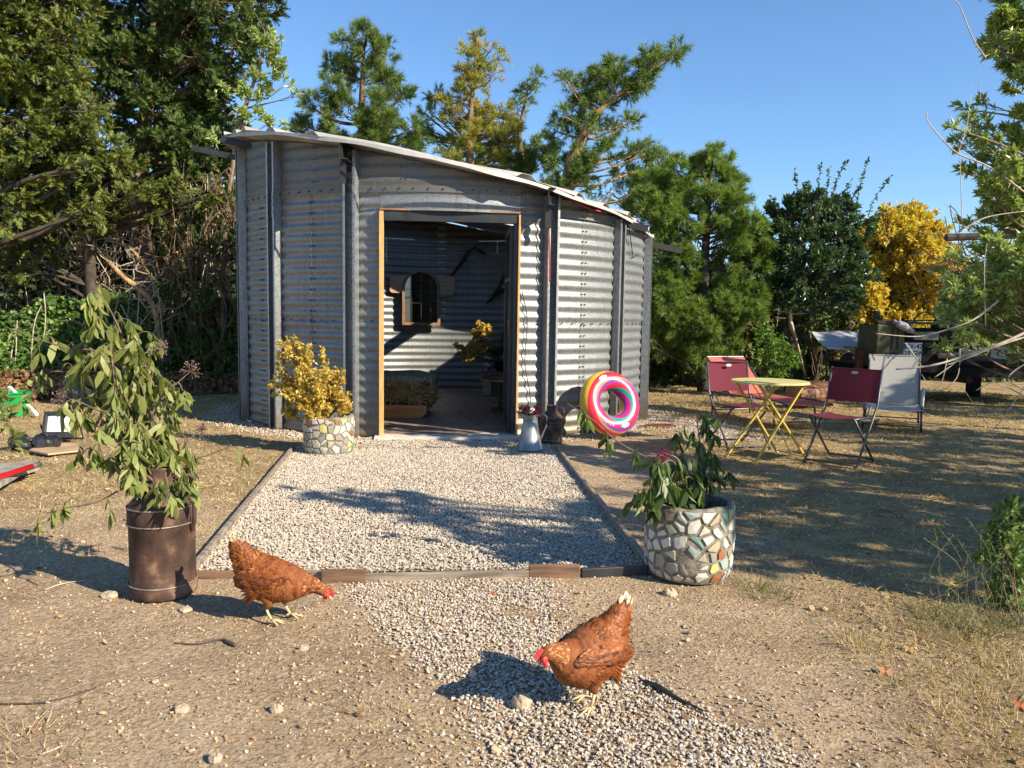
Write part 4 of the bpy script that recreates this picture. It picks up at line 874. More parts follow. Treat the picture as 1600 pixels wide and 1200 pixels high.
# stripe coordinate: from the back over the outer side and the front to the inner side, drifting round the ring
sc = (1 - V_ / (2 * np.pi)) - .175 - .12 * np.sin(U - .9)
sc = np.mod(sc - .02, 1.0); b.grid(Pt, rnd=sc.ravel()); b.build('ring_tube', ringmat(), rw, smooth=True)
for aa in (1.95, 4.95 + .05):
    b = B(); cc = ux * math.cos(aa) * Rm + uy * math.sin(aa) * Rm; tv = -ux * math.sin(aa) + uy * math.cos(aa); rv = ux * math.cos(aa) + uy * math.sin(aa)
    o = cc + nrmv * (rm * .97) + rv * .03
    b.add([o + tv * .058 * math.cos(k) + rv * .026 * math.sin(k) for k in np.linspace(0, 2 * np.pi, 25)[:-1]] + [o + nrmv * .008 + tv * .05 * math.cos(k) + rv * .02 * math.sin(k) for k in np.linspace(0, 2 * np.pi, 25)[:-1]], [[k, (k + 1) % 24, 24 + (k + 1) % 24, 24 + k] for k in range(24)] + [[24 + k for k in range(24)]])
    b.tube([o + nrmv * .012 - tv * .04, o + nrmv * .03, o + nrmv * .012 + tv * .04], .007, 6); b.build('grab_handle', M_WHITE, rw)
# printed maker's name, a curved row of small letters on the outer right side and one low on the front
def tomesh(name, cu):
    tmp = bpy.data.objects.new('tmp', cu); SC.collection.objects.link(tmp); bpy.context.view_layer.update()
    me = bpy.data.meshes.new_from_object(tmp.evaluated_get(bpy.context.evaluated_depsgraph_get())); bpy.data.objects.remove(tmp)
    me = me.copy(); ob = bpy.data.objects.new(name, me); SC.collection.objects.link(ob); return ob
def ring_text(txt, a0, step, vv, size, m):
    for k, ch in enumerate(txt):
        if ch == ' ': continue
        aa = a0 + step * k; cc = ux * math.cos(aa) + uy * math.sin(aa); tv = (-ux * math.sin(aa) + uy * math.cos(aa)) * (1 if step > 0 else -1)
        nn = nrm(-cc * math.cos(vv) + nrmv * math.sin(vv)); o = cc * Rm + nn * (rm + .002); rv = np.cross(nn, tv)
        cu = bpy.data.curves.new('letter', 'FONT'); cu.body = ch; cu.size = size; cu.extrude = .0006; cu.align_x = 'CENTER'; cu.align_y = 'CENTER'
        cu.materials.append(m); ob = tomesh('letter', cu); ob.parent = rw
        ob.matrix_local = Matrix((Vector(tv), Vector(rv), Vector(nn))).transposed().to_4x4() if False else Matrix(((tv[0], rv[0], nn[0], o[0]), (tv[1], rv[1], nn[1], o[1]), (tv[2], rv[2], nn[2], o[2]), (0, 0, 0, 1)))
M_TXT = mat('print_pale', (.75, .70, .60), rough=.4)
ring_text('INTEX', -.02 + .22, -.10, 2.5, .042, M_TXT)
ring_text('INTEX', 4.0, .11, 1.75, .038, M_TXT)
# garden hose coil beyond the ring
hp = G(1030, 668); t = thing('hose_coil', 'thin dark red cord lying coiled on the pale gravel right of the swim ring', 'cord', (hp[0], hp[1], .012)); b = B()
b.tube(spline([(-.22, .02, 0), (-.1, .08, .01), (.1, .06, .01), (.16, .0, .01), (.02, -.05, .01), (-.15, -.03, .02), (-.1, .05, .02), (.12, .09, .02), (.22, .04, 0)]), .008, 6); b.build('cord', mat('dark_red_rubber', (.16, .03, .03), rough=.6), t, smooth=True)
# ---------------- hens ----------------
M_FEA = leafmat('hen_feathers', [(0.058, 0.015, 0.004), (0.139, 0.037, 0.008), (0.225, 0.063, 0.011), (0.290, 0.089, 0.017), (0.354, 0.126, 0.031), (0.536, 0.273, 0.121)], trans=.10, rough=.5, spec=.35, tint=1.2)
M_BODY = mat('hen_down', (.17, .048, .011), (.27, .082, .019), rough=.8, scale=40, bump=.003)
M_TAIL = leafmat('hen_tail', [(.26, .08, .02), (.40, .15, .05), (.62, .45, .28), (.80, .70, .52)], trans=.2)
M_COMB = mat('hen_comb', (.50, .025, .03), (.62, .07, .06), rough=.45, scale=60, bump=.001)
M_BEAK = mat('hen_beak', (.42, .27, .13), (.55, .40, .22), rough=.4, scale=30)
M_LEG = mat('hen_leg', (.50, .38, .17), (.66, .54, .30), rough=.55, scale=60, bump=.0008)
M_EYE = mat('hen_eye', (.30, .08, .01), rough=.1)
T_FE = A(0, 0, 0, -.5, .35, .0, -.42, .72, -.02, 0, 1, -.08, .42, .72, -.02, .5, .35, .0, 0, .5, .10).reshape(-1, 3)
F_FE = np.array([[0, 6, 1], [1, 6, 2], [2, 6, 3], [3, 6, 4], [4, 6, 5], [5, 6, 0]])
def hen(label, loc, yaw, sec, feet, tailp, taild, head_dir, seed):
    rs = np.random.default_rng(seed); t = thing('hen', label, 'hen', loc, yaw)
    sec = np.array(sec, float); n = 60; u = np.linspace(0, len(sec) - 1, n)
    S = spline(sec[:, :3], n); k = np.clip(u.astype(int), 0, len(sec) - 2); f = (u - k)[:, None]; f = f * f * (3 - 2 * f); WH = sec[k, 3:] * (1 - f) + sec[k + 1, 3:] * f
    S = spline(sec[:, :3], n); tg = nrm(np.gradient(S, axis=0)); lat = nrm(np.cross(tg, A(0, 0, 1))); upv = np.cross(lat, tg)
    m = 28; a = np.linspace(0, 2 * np.pi, m, endpoint=False)
    V = S[:, None] + lat[:, None] * (WH[:, 0:1] * np.cos(a))[..., None] + upv[:, None] * (WH[:, 1:2] * np.sin(a))[..., None]
    b = B(); Q = []
    i = np.arange(n - 1)[:, None]; j = np.arange(m)[None]; Q = np.stack([i * m + j, i * m + (j + 1) % m, (i + 1) * m + (j + 1) % m, (i + 1) * m + j], -1).reshape(-1, 4)
    b.add(V.reshape(-1, 3), [Q, list(range(m))[::-1], [(n - 1) * m + q_ for q_ in range(m)]])
    for (fx_, fy_, kx, kz, yaw2) in feet:        # legs grow out of the same mesh: thigh, shank, foot
        hip = A(kx, fy_, kz + .06); hock = A(kx - .01, fy_, kz - .02); ank = A(fx_ - .005, fy_, .018)
        b.tube(spline([hip, (hip + hock) / 2 + A(.012, 0, 0), hock], 8), [.048, .046, .042, .036, .030, .022, .014, .009], 10, m=0)
        b.tube([hock + A(0, 0, .01), hock * .5 + ank * .5, ank], [.0078, .0066, .0072], 8, m=1)
        for ta, ln_ in ((-.55, .055), (0, .068), (.5, .055), (math.pi + .2, .028)):
            d = A(math.cos(ta + yaw2), math.sin(ta + yaw2), 0); b.tube([ank, ank + d * ln_ * .5 + A(0, 0, -.006), ank + d * ln_ + A(0, 0, -.014)], [.006, .005, .0025], 6, m=1)
            b.tube([ank + d * ln_ + A(0, 0, -.013), ank + d * (ln_ + .010) + A(0, 0, -.018)], [.0024, .0008], 5, m=1)
    b.build('hen_body', [M_BODY, M_LEG], t, smooth=True)
    # plumage
    b = B(); N = 19000; ui = rs.random(N) ** .82 * (n - 4); aa = rs.random(N) * 2 * np.pi; k = ui.astype(int); 
    wts = WH[k, 0] / WH[:, 0].max(); kp = rs.random(N) < np.maximum(wts, .62); k = k[kp]; aa = aa[kp]; frac = k / n
    hk = frac < .89; k = k[hk]; aa = aa[hk]; frac = frac[hk]
    nor = nrm(lat[k] * (np.cos(aa) / np.maximum(WH[k, 0], .01))[:, None] + upv[k] * (np.sin(aa) / np.maximum(WH[k, 1], .01))[:, None])
    pos = S[k] + lat[k] * (WH[k, 0] * np.cos(aa))[:, None] + upv[k] * (WH[k, 1] * np.sin(aa))[:, None]
    d = -tg[k] + nor * rs.uniform(.04, .16, len(k))[:, None] + rs.normal(size=(len(k), 3)) * .10; d[:, 2] -= .22 * (np.abs(np.cos(aa)))
    L_ = np.interp(frac, [0, .3, .6, .72, .85, 1], [.036, .034, .028, .026, .019, .011]) * rs.uniform(.8, 1.2, len(k)); W_ = L_ * np.interp(frac, [0, .6, .75, 1], [.60, .46, .34, .4])
    col = np.clip(.44 + .25 * rs.normal(size=len(k)) * .38 + (fnoise(pos[:, 0] * 25, pos[:, 2] * 25) - .5) * .5 - .12 * (np.sin(aa) < -.2), 0, .92)
    low = (np.sin(aa) < -.3) & (frac < .25); col = np.where(low, np.clip(col + .25, 0, 1), col)
    neck = (frac > .62) & (frac < .84) & (rs.random(len(k)) < .30); col = np.where(neck, .93, col)
    scatter(b, T_FE, F_FE, pos - nor * np.interp(frac, [0, .5, .65, 1], [.003, .002, -.001, -.001])[:, None], d, nor, L_, np.clip(col, 0, 1), wid=W_); b.build('plumage', M_FEA, t, kind='stuff')
    # thigh feathers
    # wings
    for s in (-1, 1):
        kk = int(n * .40); c = S[kk] + lat[kk] * (WH[kk, 0] * .86 * -s) + A(-.015, 0, .02); y_ = -s
        side = lat[kk] * y_; b = B(); wl, wh_ = .125, .058
        fw = nrm(tg[kk] + A(0, 0, .10)); uw = nrm(np.cross(side, fw)) * (1 if np.cross(side, fw)[2] > 0 else -1)
        g = []
        for r_ in np.linspace(0, 1, 8):
            al = np.linspace(0, 2 * np.pi, 25); rr_ = r_
            g.append(np.stack([c + fw * wl * rr_ * math.cos(z_) + uw * wh_ * rr_ * math.sin(z_) * (1 - .25 * math.cos(z_)) + side * .022 * (1 - rr_ ** 2.2) - side * .022 * rr_ for z_ in al]))
        b.grid(np.array(g)); NN = 420; xr = rs.uniform(-1, 1, NN); zr = rs.uniform(-1, 1, NN); ok = xr ** 2 + zr ** 2 < 1; xr, zr = xr[ok], zr[ok]; o_ = np.argsort(-xr)
        pw = c + fw * (wl * xr)[:, None] + uw * (wh_ * zr)[:, None] + side * (.022 * (1 - (xr ** 2 + zr ** 2)) - .018 * np.sqrt(xr ** 2 + zr ** 2) + .001)[:, None]
        dd = -fw + side * .07 - uw * .12 + rs.normal(size=(len(xr), 3)) * .06; Lw = np.interp(xr, [-1, 0, 1], [.085, .055, .032])
        w_ = b.build('wing', M_BODY, t, smooth=True); b2 = B(); scatter(b2, T_FE, F_FE, pw, dd, np.tile(side, (len(xr), 1)) + rs.normal(size=(len(xr), 3)) * .12, Lw, np.clip(.24 + rs.normal(size=len(xr)) * .13 + .25 * (zr > .5), 0, .8), wid=Lw * .42)
        pq = [c - fw * wl * .35 - uw * wh_ * z_ + side * .004 for z_ in np.linspace(-.3, .8, 8)]
        scatter(b2, T_FE, F_FE, pq, [-fw - uw * (.05 + .15 * z_) for z_ in range(8)] * A(1, 1, 1), np.tile(side, (8, 1)), .125, rs.uniform(.1, .45, 8), wid=.022)
        b2.build('wing_feathers', M_FEA, w_, kind='stuff')
    # tail
    b = B(); tp = np.array(tailp, float); td = nrm(np.array(taild, float)); NT = 90; sp = rs.normal(size=(NT, 3)) * A(.10, .07, .08); ps = tp - td * .035 + rs.normal(size=(NT, 3)) * A(.011, .011, .012)
    scatter(b, T_FE, F_FE, ps, td + sp, np.tile(A(0, 1, 0), (NT, 1)) * np.sign(rs.normal(size=(NT, 1))) + rs.normal(size=(NT, 3)) * .3, rs.uniform(.04, .065, NT), np.clip(.12 + rs.random(NT) * .3, 0, 1), wid=.034)
    ps = tp + td * .045 + rs.normal(size=(26, 3)) * .011; scatter(b, T_FE, F_FE, ps, td + rs.normal(size=(26, 3)) * .10, np.tile(A(0, 1, 0), (26, 1)) + rs.normal(size=(26, 3)) * .4, rs.uniform(.03, .042, 26), rs.uniform(.72, 1, 26), wid=.022)
    b.build('tail_feathers', M_TAIL, t)
    # head: comb, wattles, beak, eyes
    h = S[-6]; hd = nrm(np.array(head_dir, float)); ls = nrm(np.cross(hd, A(0, 0, 1))); hu = np.cross(ls, hd); hw = .018
    b = B(); prof = [(.026, .008), (.024, .022), (.014, .036), (.008, .026), (-.002, .040), (-.008, .028), (-.018, .034), (-.026, .016), (-.024, .008)]
    pr3 = [(h + hd * x + hu * z) for x, z in prof]; n_ = len(pr3)
    b.add([p - ls * .003 for p in pr3] + [p + ls * .003 for p in pr3], [list(range(n_)), [n_ + q_ for q_ in range(n_)][::-1]] + [[q_, n_ + q_, n_ + (q_ + 1) % n_, (q_ + 1) % n_] for q_ in range(n_)]); b.build('comb', M_COMB, t)
    for s in (-1, 1):
        b = B(); c = h + hd * .006 + ls * s * .012 - hu * .026; b.lathe([(.0005, -.016), (.007, -.011), (.0085, -.003), (.006, .008), (.0005, .014)], c=c, seg=10); b.build('wattle', M_COMB, t, smooth=True)
        b = B(); b.tube([h + hd * .000 + ls * s * .015 - hu * .004, h + hd * .000 + ls * s * .0225 - hu * .004], [.016, .012], 12); fp = b.build('face_patch', M_COMB, t, smooth=True)
        b = B(); e = h + hd * .004 + ls * s * .0235 + hu * .002; b.lathe([(.0003, -.0045), (.0035, -.003), (.0048, 0), (.0035, .003), (.0003, .0045)], c=e, seg=10); b.build('eye', M_EYE, fp, smooth=True)
    b = B(); b.tube([h + hd * .010 - hu * .002, h + hd * .028 - hu * .002, h + hd * .046 - hu * .009], [.0105, .0075, .001], 8); b.build('beak', M_BEAK, t, smooth=True)
    t.scale = (HS, HS, HS); return t
HS = .82
# pecking hen by the churn, facing right
f1 = G(429, 972)
hen('reddish brown hen pecking with its head down beside the rusty churn', (f1[0] + .0, f1[1] + .03, 0), -.10,
    [(-.215, 0, .382, .012, .016), (-.198, 0, .358, .022, .036), (-.18, 0, .335, .036, .055), (-.135, 0, .275, .062, .085), (-.09, 0, .235, .085, .112), (-.03, 0, .215, .102, .115), (.03, 0, .205, .103, .108), (.085, 0, .200, .090, .095), (.13, 0, .198, .068, .076), (.17, 0, .195, .046, .054), (.205, 0, .19, .032, .038), (.235, 0, .178, .025, .028), (.262, 0, .162, .022, .023), (.280, 0, .148, .014, .014), (.286, 0, .143, .004, .004)],
    [(-.005, -.045, -.03, .09, -.1), (.06, .045, .03, .09, .1)], (-.20, 0, .365), (-.42, 0, .90), (.62, 0, -.78), 11)
f2 = G(898, 1112)
yaw2 = math.atan2(-.62, -.80)
hen('ginger brown hen with a pale tail walking across the gravel path towards the camera', (f2[0] + .04, f2[1] + .04, 0), yaw2,
    [(-.205, 0, .375, .012, .016), (-.19, 0, .352, .022, .036), (-.17, 0, .328, .038, .055), (-.125, 0, .27, .066, .085), (-.08, 0, .238, .090, .115), (-.02, 0, .218, .108, .122), (.04, 0, .213, .106, .116), (.09, 0, .222, .088, .098), (.125, 0, .240, .066, .075), (.155, 0, .258, .046, .052), (.18, 0, .272, .034, .038), (.205, 0, .280, .026, .029), (.225, 0, .278, .023, .024), (.242, 0, .270, .014, .014), (.248, 0, .266, .004, .004)],
    [(.02, .045, .0, .09, .05), (-.03, -.045, -.03, .09, -.3)], (-.19, 0, .345), (-.42, 0, .90), (.78, -.25, -.62), 23)

# ---------------- garden furniture ----------------
M_FRAME = mat('grey_tube', (.06, .065, .07), (.10, .105, .11), rough=.4, metal=.4, scale=20)
def fabric(n, c, tr=.25):
    m = leafmat(n, [c, c], trans=tr, rough=.75, spec=.2, tint=1.0); return m
M_BURG = fabric('burgundy_mesh', (.17, .028, .05)); M_SALM = fabric('salmon_mesh', (.62, .17, .13), .3); M_WHT = fabric('offwhite_mesh', (.43, .42, .38), .2)
M_SEAM = mat('seam', (.09, .02, .035), rough=.8)
def sheet_fab(b, c00, c10, c01, sag=.0, n=8, up=(0, 0, 1)):
    c00, c10, c01 = map(lambda z: np.array(z, float), (c00, c10, c01)); up = np.array(up, float); g = np.array([[c00 + (c10 - c00) * u + (c01 - c00) * v - up * sag * (4 * u * (1 - u)) for v in np.linspace(0, 1, n)] for u in np.linspace(0, 1, n)]); b.grid(g)
def chair(label, loc, yaw):     # faces -Y in its own axes
    t = thing('folding_chair', label, 'folding chair', loc, yaw, 'folding chairs at the yellow table'); W = .235
    for s in (-1, 1):
        b = B(); b.tube([(s * W, .27, .88), (s * W, .20, .55), (s * W, .12, .44), (s * (W), -.22, .012)], .0115, 8); l = b.build('leg', M_FRAME, t, smooth=True)
        b = B(); b.lathe([(.001, 0), (.014, 0), (.014, .03), (.001, .03)], c=(s * W, -.22, 0), seg=10); b.build('foot_cap', M_BLACK, l)
        b = B(); b.tube([(s * (W - .03), -.23, .44), (s * (W - .03), 0, .24), (s * (W - .03), .26, .012)], .011, 8); l = b.build('leg', M_FRAME, t, smooth=True)
        b = B(); b.tube([(s * (W - .035), -.25, .445), (s * (W - .035), .17, .435)], .010, 8); b.build('seat_rail', M_FRAME, t, smooth=True)
        b = B(); b.tube([(s * (W), .19, .52), (s * (W - .02), .11, .54), (s * (W - .03), .02, .44)], .008, 6); b.build('hinge_arm', M_FRAME, t, smooth=True)
    for y, z, w_ in ((-.215, .03, W), (.25, .035, W - .03), (-.05, .42, W)):
        b = B(); b.tube([(-w_, y, z), (w_, y, z)], .009, 8); b.build('stretcher', M_FRAME, t, smooth=True)
    b = B(); sheet_fab(b, (-W + .03, -.25, .455), (W - .03, -.25, .455), (-W + .03, .17, .445), .018); b.build('seat', M_BURG, t, smooth=True)
    b = B(); sheet_fab(b, (-W, .262, .865), (W, .262, .865), (-W, .196, .565), .02, up=(0, -1, 0)); b.build('backrest', M_BURG, t, smooth=True)
    b = B(); b.tube([(-W, .262, .868), (W, .262, .868)], .006, 6); b.build('hem', M_SEAM, t)
    b = B(); el = [(.032 * math.cos(k), .014 * math.sin(k)) for k in np.linspace(0, 2 * np.pi, 17)[:-1]]; b.prism(el, .003, (0, .232, .835), (-1, 0, 0) if 0 else (1, 0, 0), (0, .2, .98)); b.build('badge', mat('badge_grey', (.40, .42, .44), rough=.4), t)
    return t
chair('burgundy folding chair left of the yellow table, a salmon lounger behind it', G(1152, 698), math.atan2(.26, .97) * 1)
chair('burgundy folding chair right of the yellow table before the off-white lounger', A(3.07, 7.08, 0), -math.atan2(.72, .70))
# yellow round folding table
M_YT = mat('yellow_paint', (.52, .46, .16), (.62, .56, .22), rough=.45, scale=6); M_YL = mat('yellow_tube', (.44, .32, .04), (.55, .42, .07), rough=.4, scale=10)
tp = P(1203, 594, 7.25); t = thing('folding_table', 'round pale yellow folding garden table between the two burgundy chairs', 'folding table', (tp[0], 7.25, 0), .35)
b = B(); b.lathe([(.001, .735), (.345, .735), (.352, .728), (.358, .728), (.358, .738), (.352, .746), (.001, .746)], seg=48); b.build('table_top', M_YT, t, smooth=False)
for s in (-1, 1):
    for k in (-1, 1):
        b = B(); y = s * .17 + k * .012; b.bar((k * -.25, y, .73), (k * .31, y * 1.25, .005), .016, .026, up=(0, 1, 0)); b.build('leg', M_YL, t, bevel=.002)
for k in (-1, 1):
    b = B(); b.tube([(k * .295, -.215, .03), (k * .295, .215, .03)], .006, 6); b.build('foot_bar', M_YL, t)
    b = B(); b.tube([(k * .1, -.19, .47), (k * .1, .19, .47)], .006, 6); b.build('stretcher', M_YL, t)
b = B(); b.tube([(-.2, 0, .72), (.05, .0, .42), (.27, .0, .05)], .005, 6); b.build('catch_rod', M_YL, t)
# loungers
def lounger(name, label, head, foot, W, seatz, backlen, backz, M, arms=False, cut=0.0):
    head = A(*head, 0); foot = A(*foot, 0); d = nrm(foot - head); L_ = np.linalg.norm(foot - head); yaw = math.atan2(d[1], d[0])
    t = thing(name, label, 'sun lounger', head, yaw, 'sun loungers on the dry grass'); h = W / 2
    for s in (-1, 1):
        b = B(); b.tube([(.0, s * h, seatz), (backlen, s * h, seatz), (L_ - .3, s * h, seatz + .02), (L_, s * h, seatz - .01 + cut)], .014, 8); b.build('side_rail', M_FRAME, t, smooth=True)
        b = B(); b.tube([(backlen, s * (h - .01), seatz + .01), (backlen * .5, s * (h - .01), seatz + backz * .62), (.05, s * (h - .01), seatz + backz)], .012, 8); b.build('back_rail', M_FRAME, t, smooth=True)
        for x in (.22, L_ - .32):
            b = B(); b.tube([(x, s * h, seatz), (x + .03, s * (h + .01), .0)], .013, 8); l = b.build('leg', M_FRAME, t, smooth=True)
        if arms: b = B(); b.tube(spline([(backlen - .25, s * (h + .02), seatz), (backlen - .2, s * (h + .03), seatz + .17), (backlen + .15, s * (h + .03), seatz + .20), (backlen + .25, s * (h + .02), seatz)]), .014, 8); b.build('armrest', mat('pale_tube', (.55, .56, .56), rough=.4), t, smooth=True)
    for x in (.24, L_ - .3): b = B(); b.tube([(x, -h, .06), (x, h, .06)], .009, 6); b.build('stretcher', M_FRAME, t)
    b = B(); sheet_fab(b, (backlen, -h, seatz + .012), (backlen, h, seatz + .012), (L_, -h, seatz + .01 + cut), .02); b.build('seat', M, t, smooth=True)
    b = B(); g = np.array([[A(backlen - .02 - (backlen - .07) * v, -h + W * u, seatz + .02 + backz * (v ** .92)) - A(-.3, 0, 1) * .02 * 4 * u * (1 - u) for u in np.linspace(0, 1, 8)] for v in np.linspace(0, 1, 8)]); b.grid(g); b.build('backrest', M, t, smooth=True)
    b = B(); b.tube([(.05, -h, seatz + backz + .01), (.05, h, seatz + backz + .01)], .011, 8); b.build('head_bar', M_FRAME if not arms else M, t)
sl0 = P(1143, 560, 10.6); lounger('sun_lounger', 'salmon pink sun lounger lying behind the left burgundy chair and the table', (3.02, 11.0), (3.62, 9.2), .60, .31, .62, .47, M_SALM)
lounger('sun_lounger', 'off-white sun lounger with raised back before the olive vehicle', (5.15, 10.35), (4.52, 9.05), .62, .28, .62, .58, M_WHT, arms=True)
# cut log
lg = G(1290, 643); t = thing('cut_log', 'short thick brown cut log lying on the grass behind the right chair', 'log', (lg[0] - .02, lg[1] + .55, .0), .25)
b = B(); n = 18; V = []
for k, x in enumerate(np.linspace(-.30, .27, 9)):
    for a_ in np.linspace(0, 2 * np.pi, n, endpoint=False): r_ = .215 * (1 + .07 * math.sin(2 * a_ + 1) + .03 * math.sin(7 * a_ + k * .4)) * (.93 + .05 * math.sin(k)); V.append((x, r_ * math.cos(a_), .20 + r_ * math.sin(a_)))
V = np.array(V); i = np.arange(8)[:, None]; j = np.arange(n)[None]; Q = np.stack([i * n + j, i * n + (j + 1) % n, (i + 1) * n + (j + 1) % n, (i + 1) * n + j], -1).reshape(-1, 4)
b.add(V, [Q]); b.build('bark', mat('log_bark', (.10, .035, .015), (.30, .13, .05), rough=.6, scale=4, stretch=(.6, 4, 4), bump=.01, bscale=12), t, smooth=True)
M_CUT = mat('cut_wood', (.32, .15, .06), (.42, .22, .10), rough=.8, scale=5)
for e in (0, 8):
    b = B(); b.add(V[e * n:(e + 1) * n], [list(range(n))[::(-1 if e == 0 else 1)]]); b.build('cut_face', M_CUT, t)

# ---------------- olive vehicle beyond the chairs ----------------
M_OLIVE = mat('olive_paint', (.045, .05, .018), (.075, .08, .03), rough=.55, scale=5, bump=.001); M_VB = mat('dull_black', (.006, .006, .006), (.014, .013, .012), rough=.85, spec=.2, scale=8); M_RUB = mat('tyre_rubber', (.012, .012, .012), (.035, .032, .03), rough=.85, scale=20)
vd = 12.4; v0 = P(1366, 600, vd); v0[2] = 0; vh = lambda py, d=vd: P(1450, py, d)[2]
veh = wthing('off_road_vehicle', 'old open olive green off road vehicle parked behind the off-white lounger', 'off-road vehicle', v0)
X1 = P(1412, 560, vd)[0]; X2 = P(1500, 560, vd)[0]; X3 = P(1600, 560, vd)[0] + 1.2; z0_, z1_ = .30, vh(508)
b = B(); b.box(((v0[0] + X1) / 2, vd + .35, (.42 + z1_) / 2), (X1 - v0[0], .7, z1_ - .42)); b.build('rear_panel', M_OLIVE, veh, bevel=.02)
b = B(); b.box(((X1 + X2) / 2 + .01, vd + .42, (.50 + z1_ - .05) / 2), (X2 - X1, .75, z1_ - .05 - .50)); b.build('body', M_VB, veh, bevel=.02)
b = B(); b.box(((v0[0] + X3) / 2, vd + 1.0, .52), (X3 - v0[0], 1.7, .16)); b.build('chassis', M_VB, veh, bevel=.01)
b = B(); b.box(((X2 + X3) / 2, vd + 1.0, .66), (X3 - X2, 1.55, .10)); b.build('load_bed', M_VB, veh, bevel=.01)
for x in (v0[0] + .25, v0[0] + .34): 
    b = B(); b.tube([(x, vd - .012, z1_ - .05), (x, vd - .012, z1_ - .40)], .012, 6); b.build('rail', M_DARKST, veh)
b = B(); b.tube([(v0[0] + .3, vd - .03, .78), (v0[0] + .3, vd + .0, .78)], .06, 14); b.build('fuel_cap', M_BLACK, veh, smooth=True)
b = B(); b.prism([(-.10, 0), (.10, 0), (.05, .14), (0, .17), (-.05, .14)], .03, (v0[0] + .62 - .2, vd - .002, .46), (1, 0, 0), (0, 0, 1)); b.build('wheel_notch', M_BLACK, veh)
b = B()
for dz in (0, .07): b.tube([(v0[0] + .02, vd + .05, z1_ + .02 + dz * .4), (X2 + .1, vd + .05, z1_ + .03 + dz)], .014, 6)
b.build('top_rail', M_DARKST, veh)
b = B(); b.box(((X1 + X2) / 2 + .05, vd + .25, z1_ + .03), (X2 - X1 + .1, .6, .04)); b.build('green_tarp', mat('green_tarp', (.01, .06, .045), (.02, .09, .07), rough=.6, scale=6), veh)
b = B(); b.tube([(X2 - .22 + .2 * math.cos(a), vd + .7, z1_ + .02 + .20 * math.sin(a)) for a in np.linspace(0, math.pi, 14)], .015, 6); b.build('steering_wheel', M_BLACK, veh, smooth=True)
b = B(); b.box((P(1393, 492, vd)[0], vd + .5, vh(493)), (.09, .08, .14)); b.build('seat_back', M_BLACK, veh, bevel=.02)
b = B(); b.box(((X1 + X2) / 2 - .10, vd + .03, vh(525)), (.40, .03, .13)); b.build('grey_panel', mat('worn_grey', (.14, .14, .12), (.24, .24, .21), rough=.7), veh)
# number plate, two rows
plc = P(1427, 547, vd); plt_o = B(); plt_o.box((plc[0], vd + .035, plc[2]), (.31, .012, .235)); plt_o = plt_o.build('number_plate', mat('plate_white', (.62, .63, .64), rough=.4), veh, bevel=.004)
b = B(); b.box((plc[0] - .13, vd + .0265, plc[2] + .055), (.045, .004, .10)); b.build('blue_band', mat('plate_blue', (.02, .04, .35), rough=.4), plt_o)
def text3(body, size, o, m, parent, nrm_=(0, -1, 0)):
    cu = bpy.data.curves.new('letters', 'FONT'); cu.body = body; cu.size = size; cu.extrude = .001; cu.align_x = 'CENTER'; cu.align_y = 'CENTER'; cu.offset = .0025
    cu.materials.append(m); ob = tomesh('letters', cu); ob.parent = parent; ob.rotation_euler = (math.pi / 2, 0, 0)
    w_ = np.zeros(3); qq = parent
    while qq is not None: w_ += np.array(qq.location); qq = qq.parent
    ob.location = Vector(np.array(o) - w_); return ob
text3('CX-42', .105, (plc[0] + .02, vd + .0275, plc[2] + .055), M_BLACK, plt_o); text3('529 GW', .105, (plc[0] + .0, vd + .0275, plc[2] - .055), M_BLACK, plt_o)
b = B(); lc = P(1441, 573, vd); b.box((lc[0], vd + .03, lc[2]), (.07, .03, .06)); b.build('tail_lamp', mat('red_lens', (.28, .012, .012), rough=.2), veh, bevel=.006)
b = B(); lc = P(1353, 570, vd); b.box((lc[0] + .02, vd + .3, .62), (.10, .1, .5)); b.build('mudflap', mat('dark_red_rust', (.06, .015, .01), (.12, .03, .02), rough=.8), veh)
# grey bracket with two holes
bc_ = P(1570, 552, vd); b = B(); ww = .17; hh_ = .075
for x0, x1 in ((-.17, -.10), (-.04, .04), (.10, .17)): b.box((bc_[0] + (x0 + x1) / 2, vd + .1, bc_[2]), (x1 - x0, .03, .11))
b.box((bc_[0], vd + .1, bc_[2] + .075), (.34, .03, .045)); b.box((bc_[0], vd + .1, bc_[2] - .07), (.24, .03, .04)); b.build('tow_bracket', mat('bracket_grey', (.28, .28, .25), rough=.6), veh)
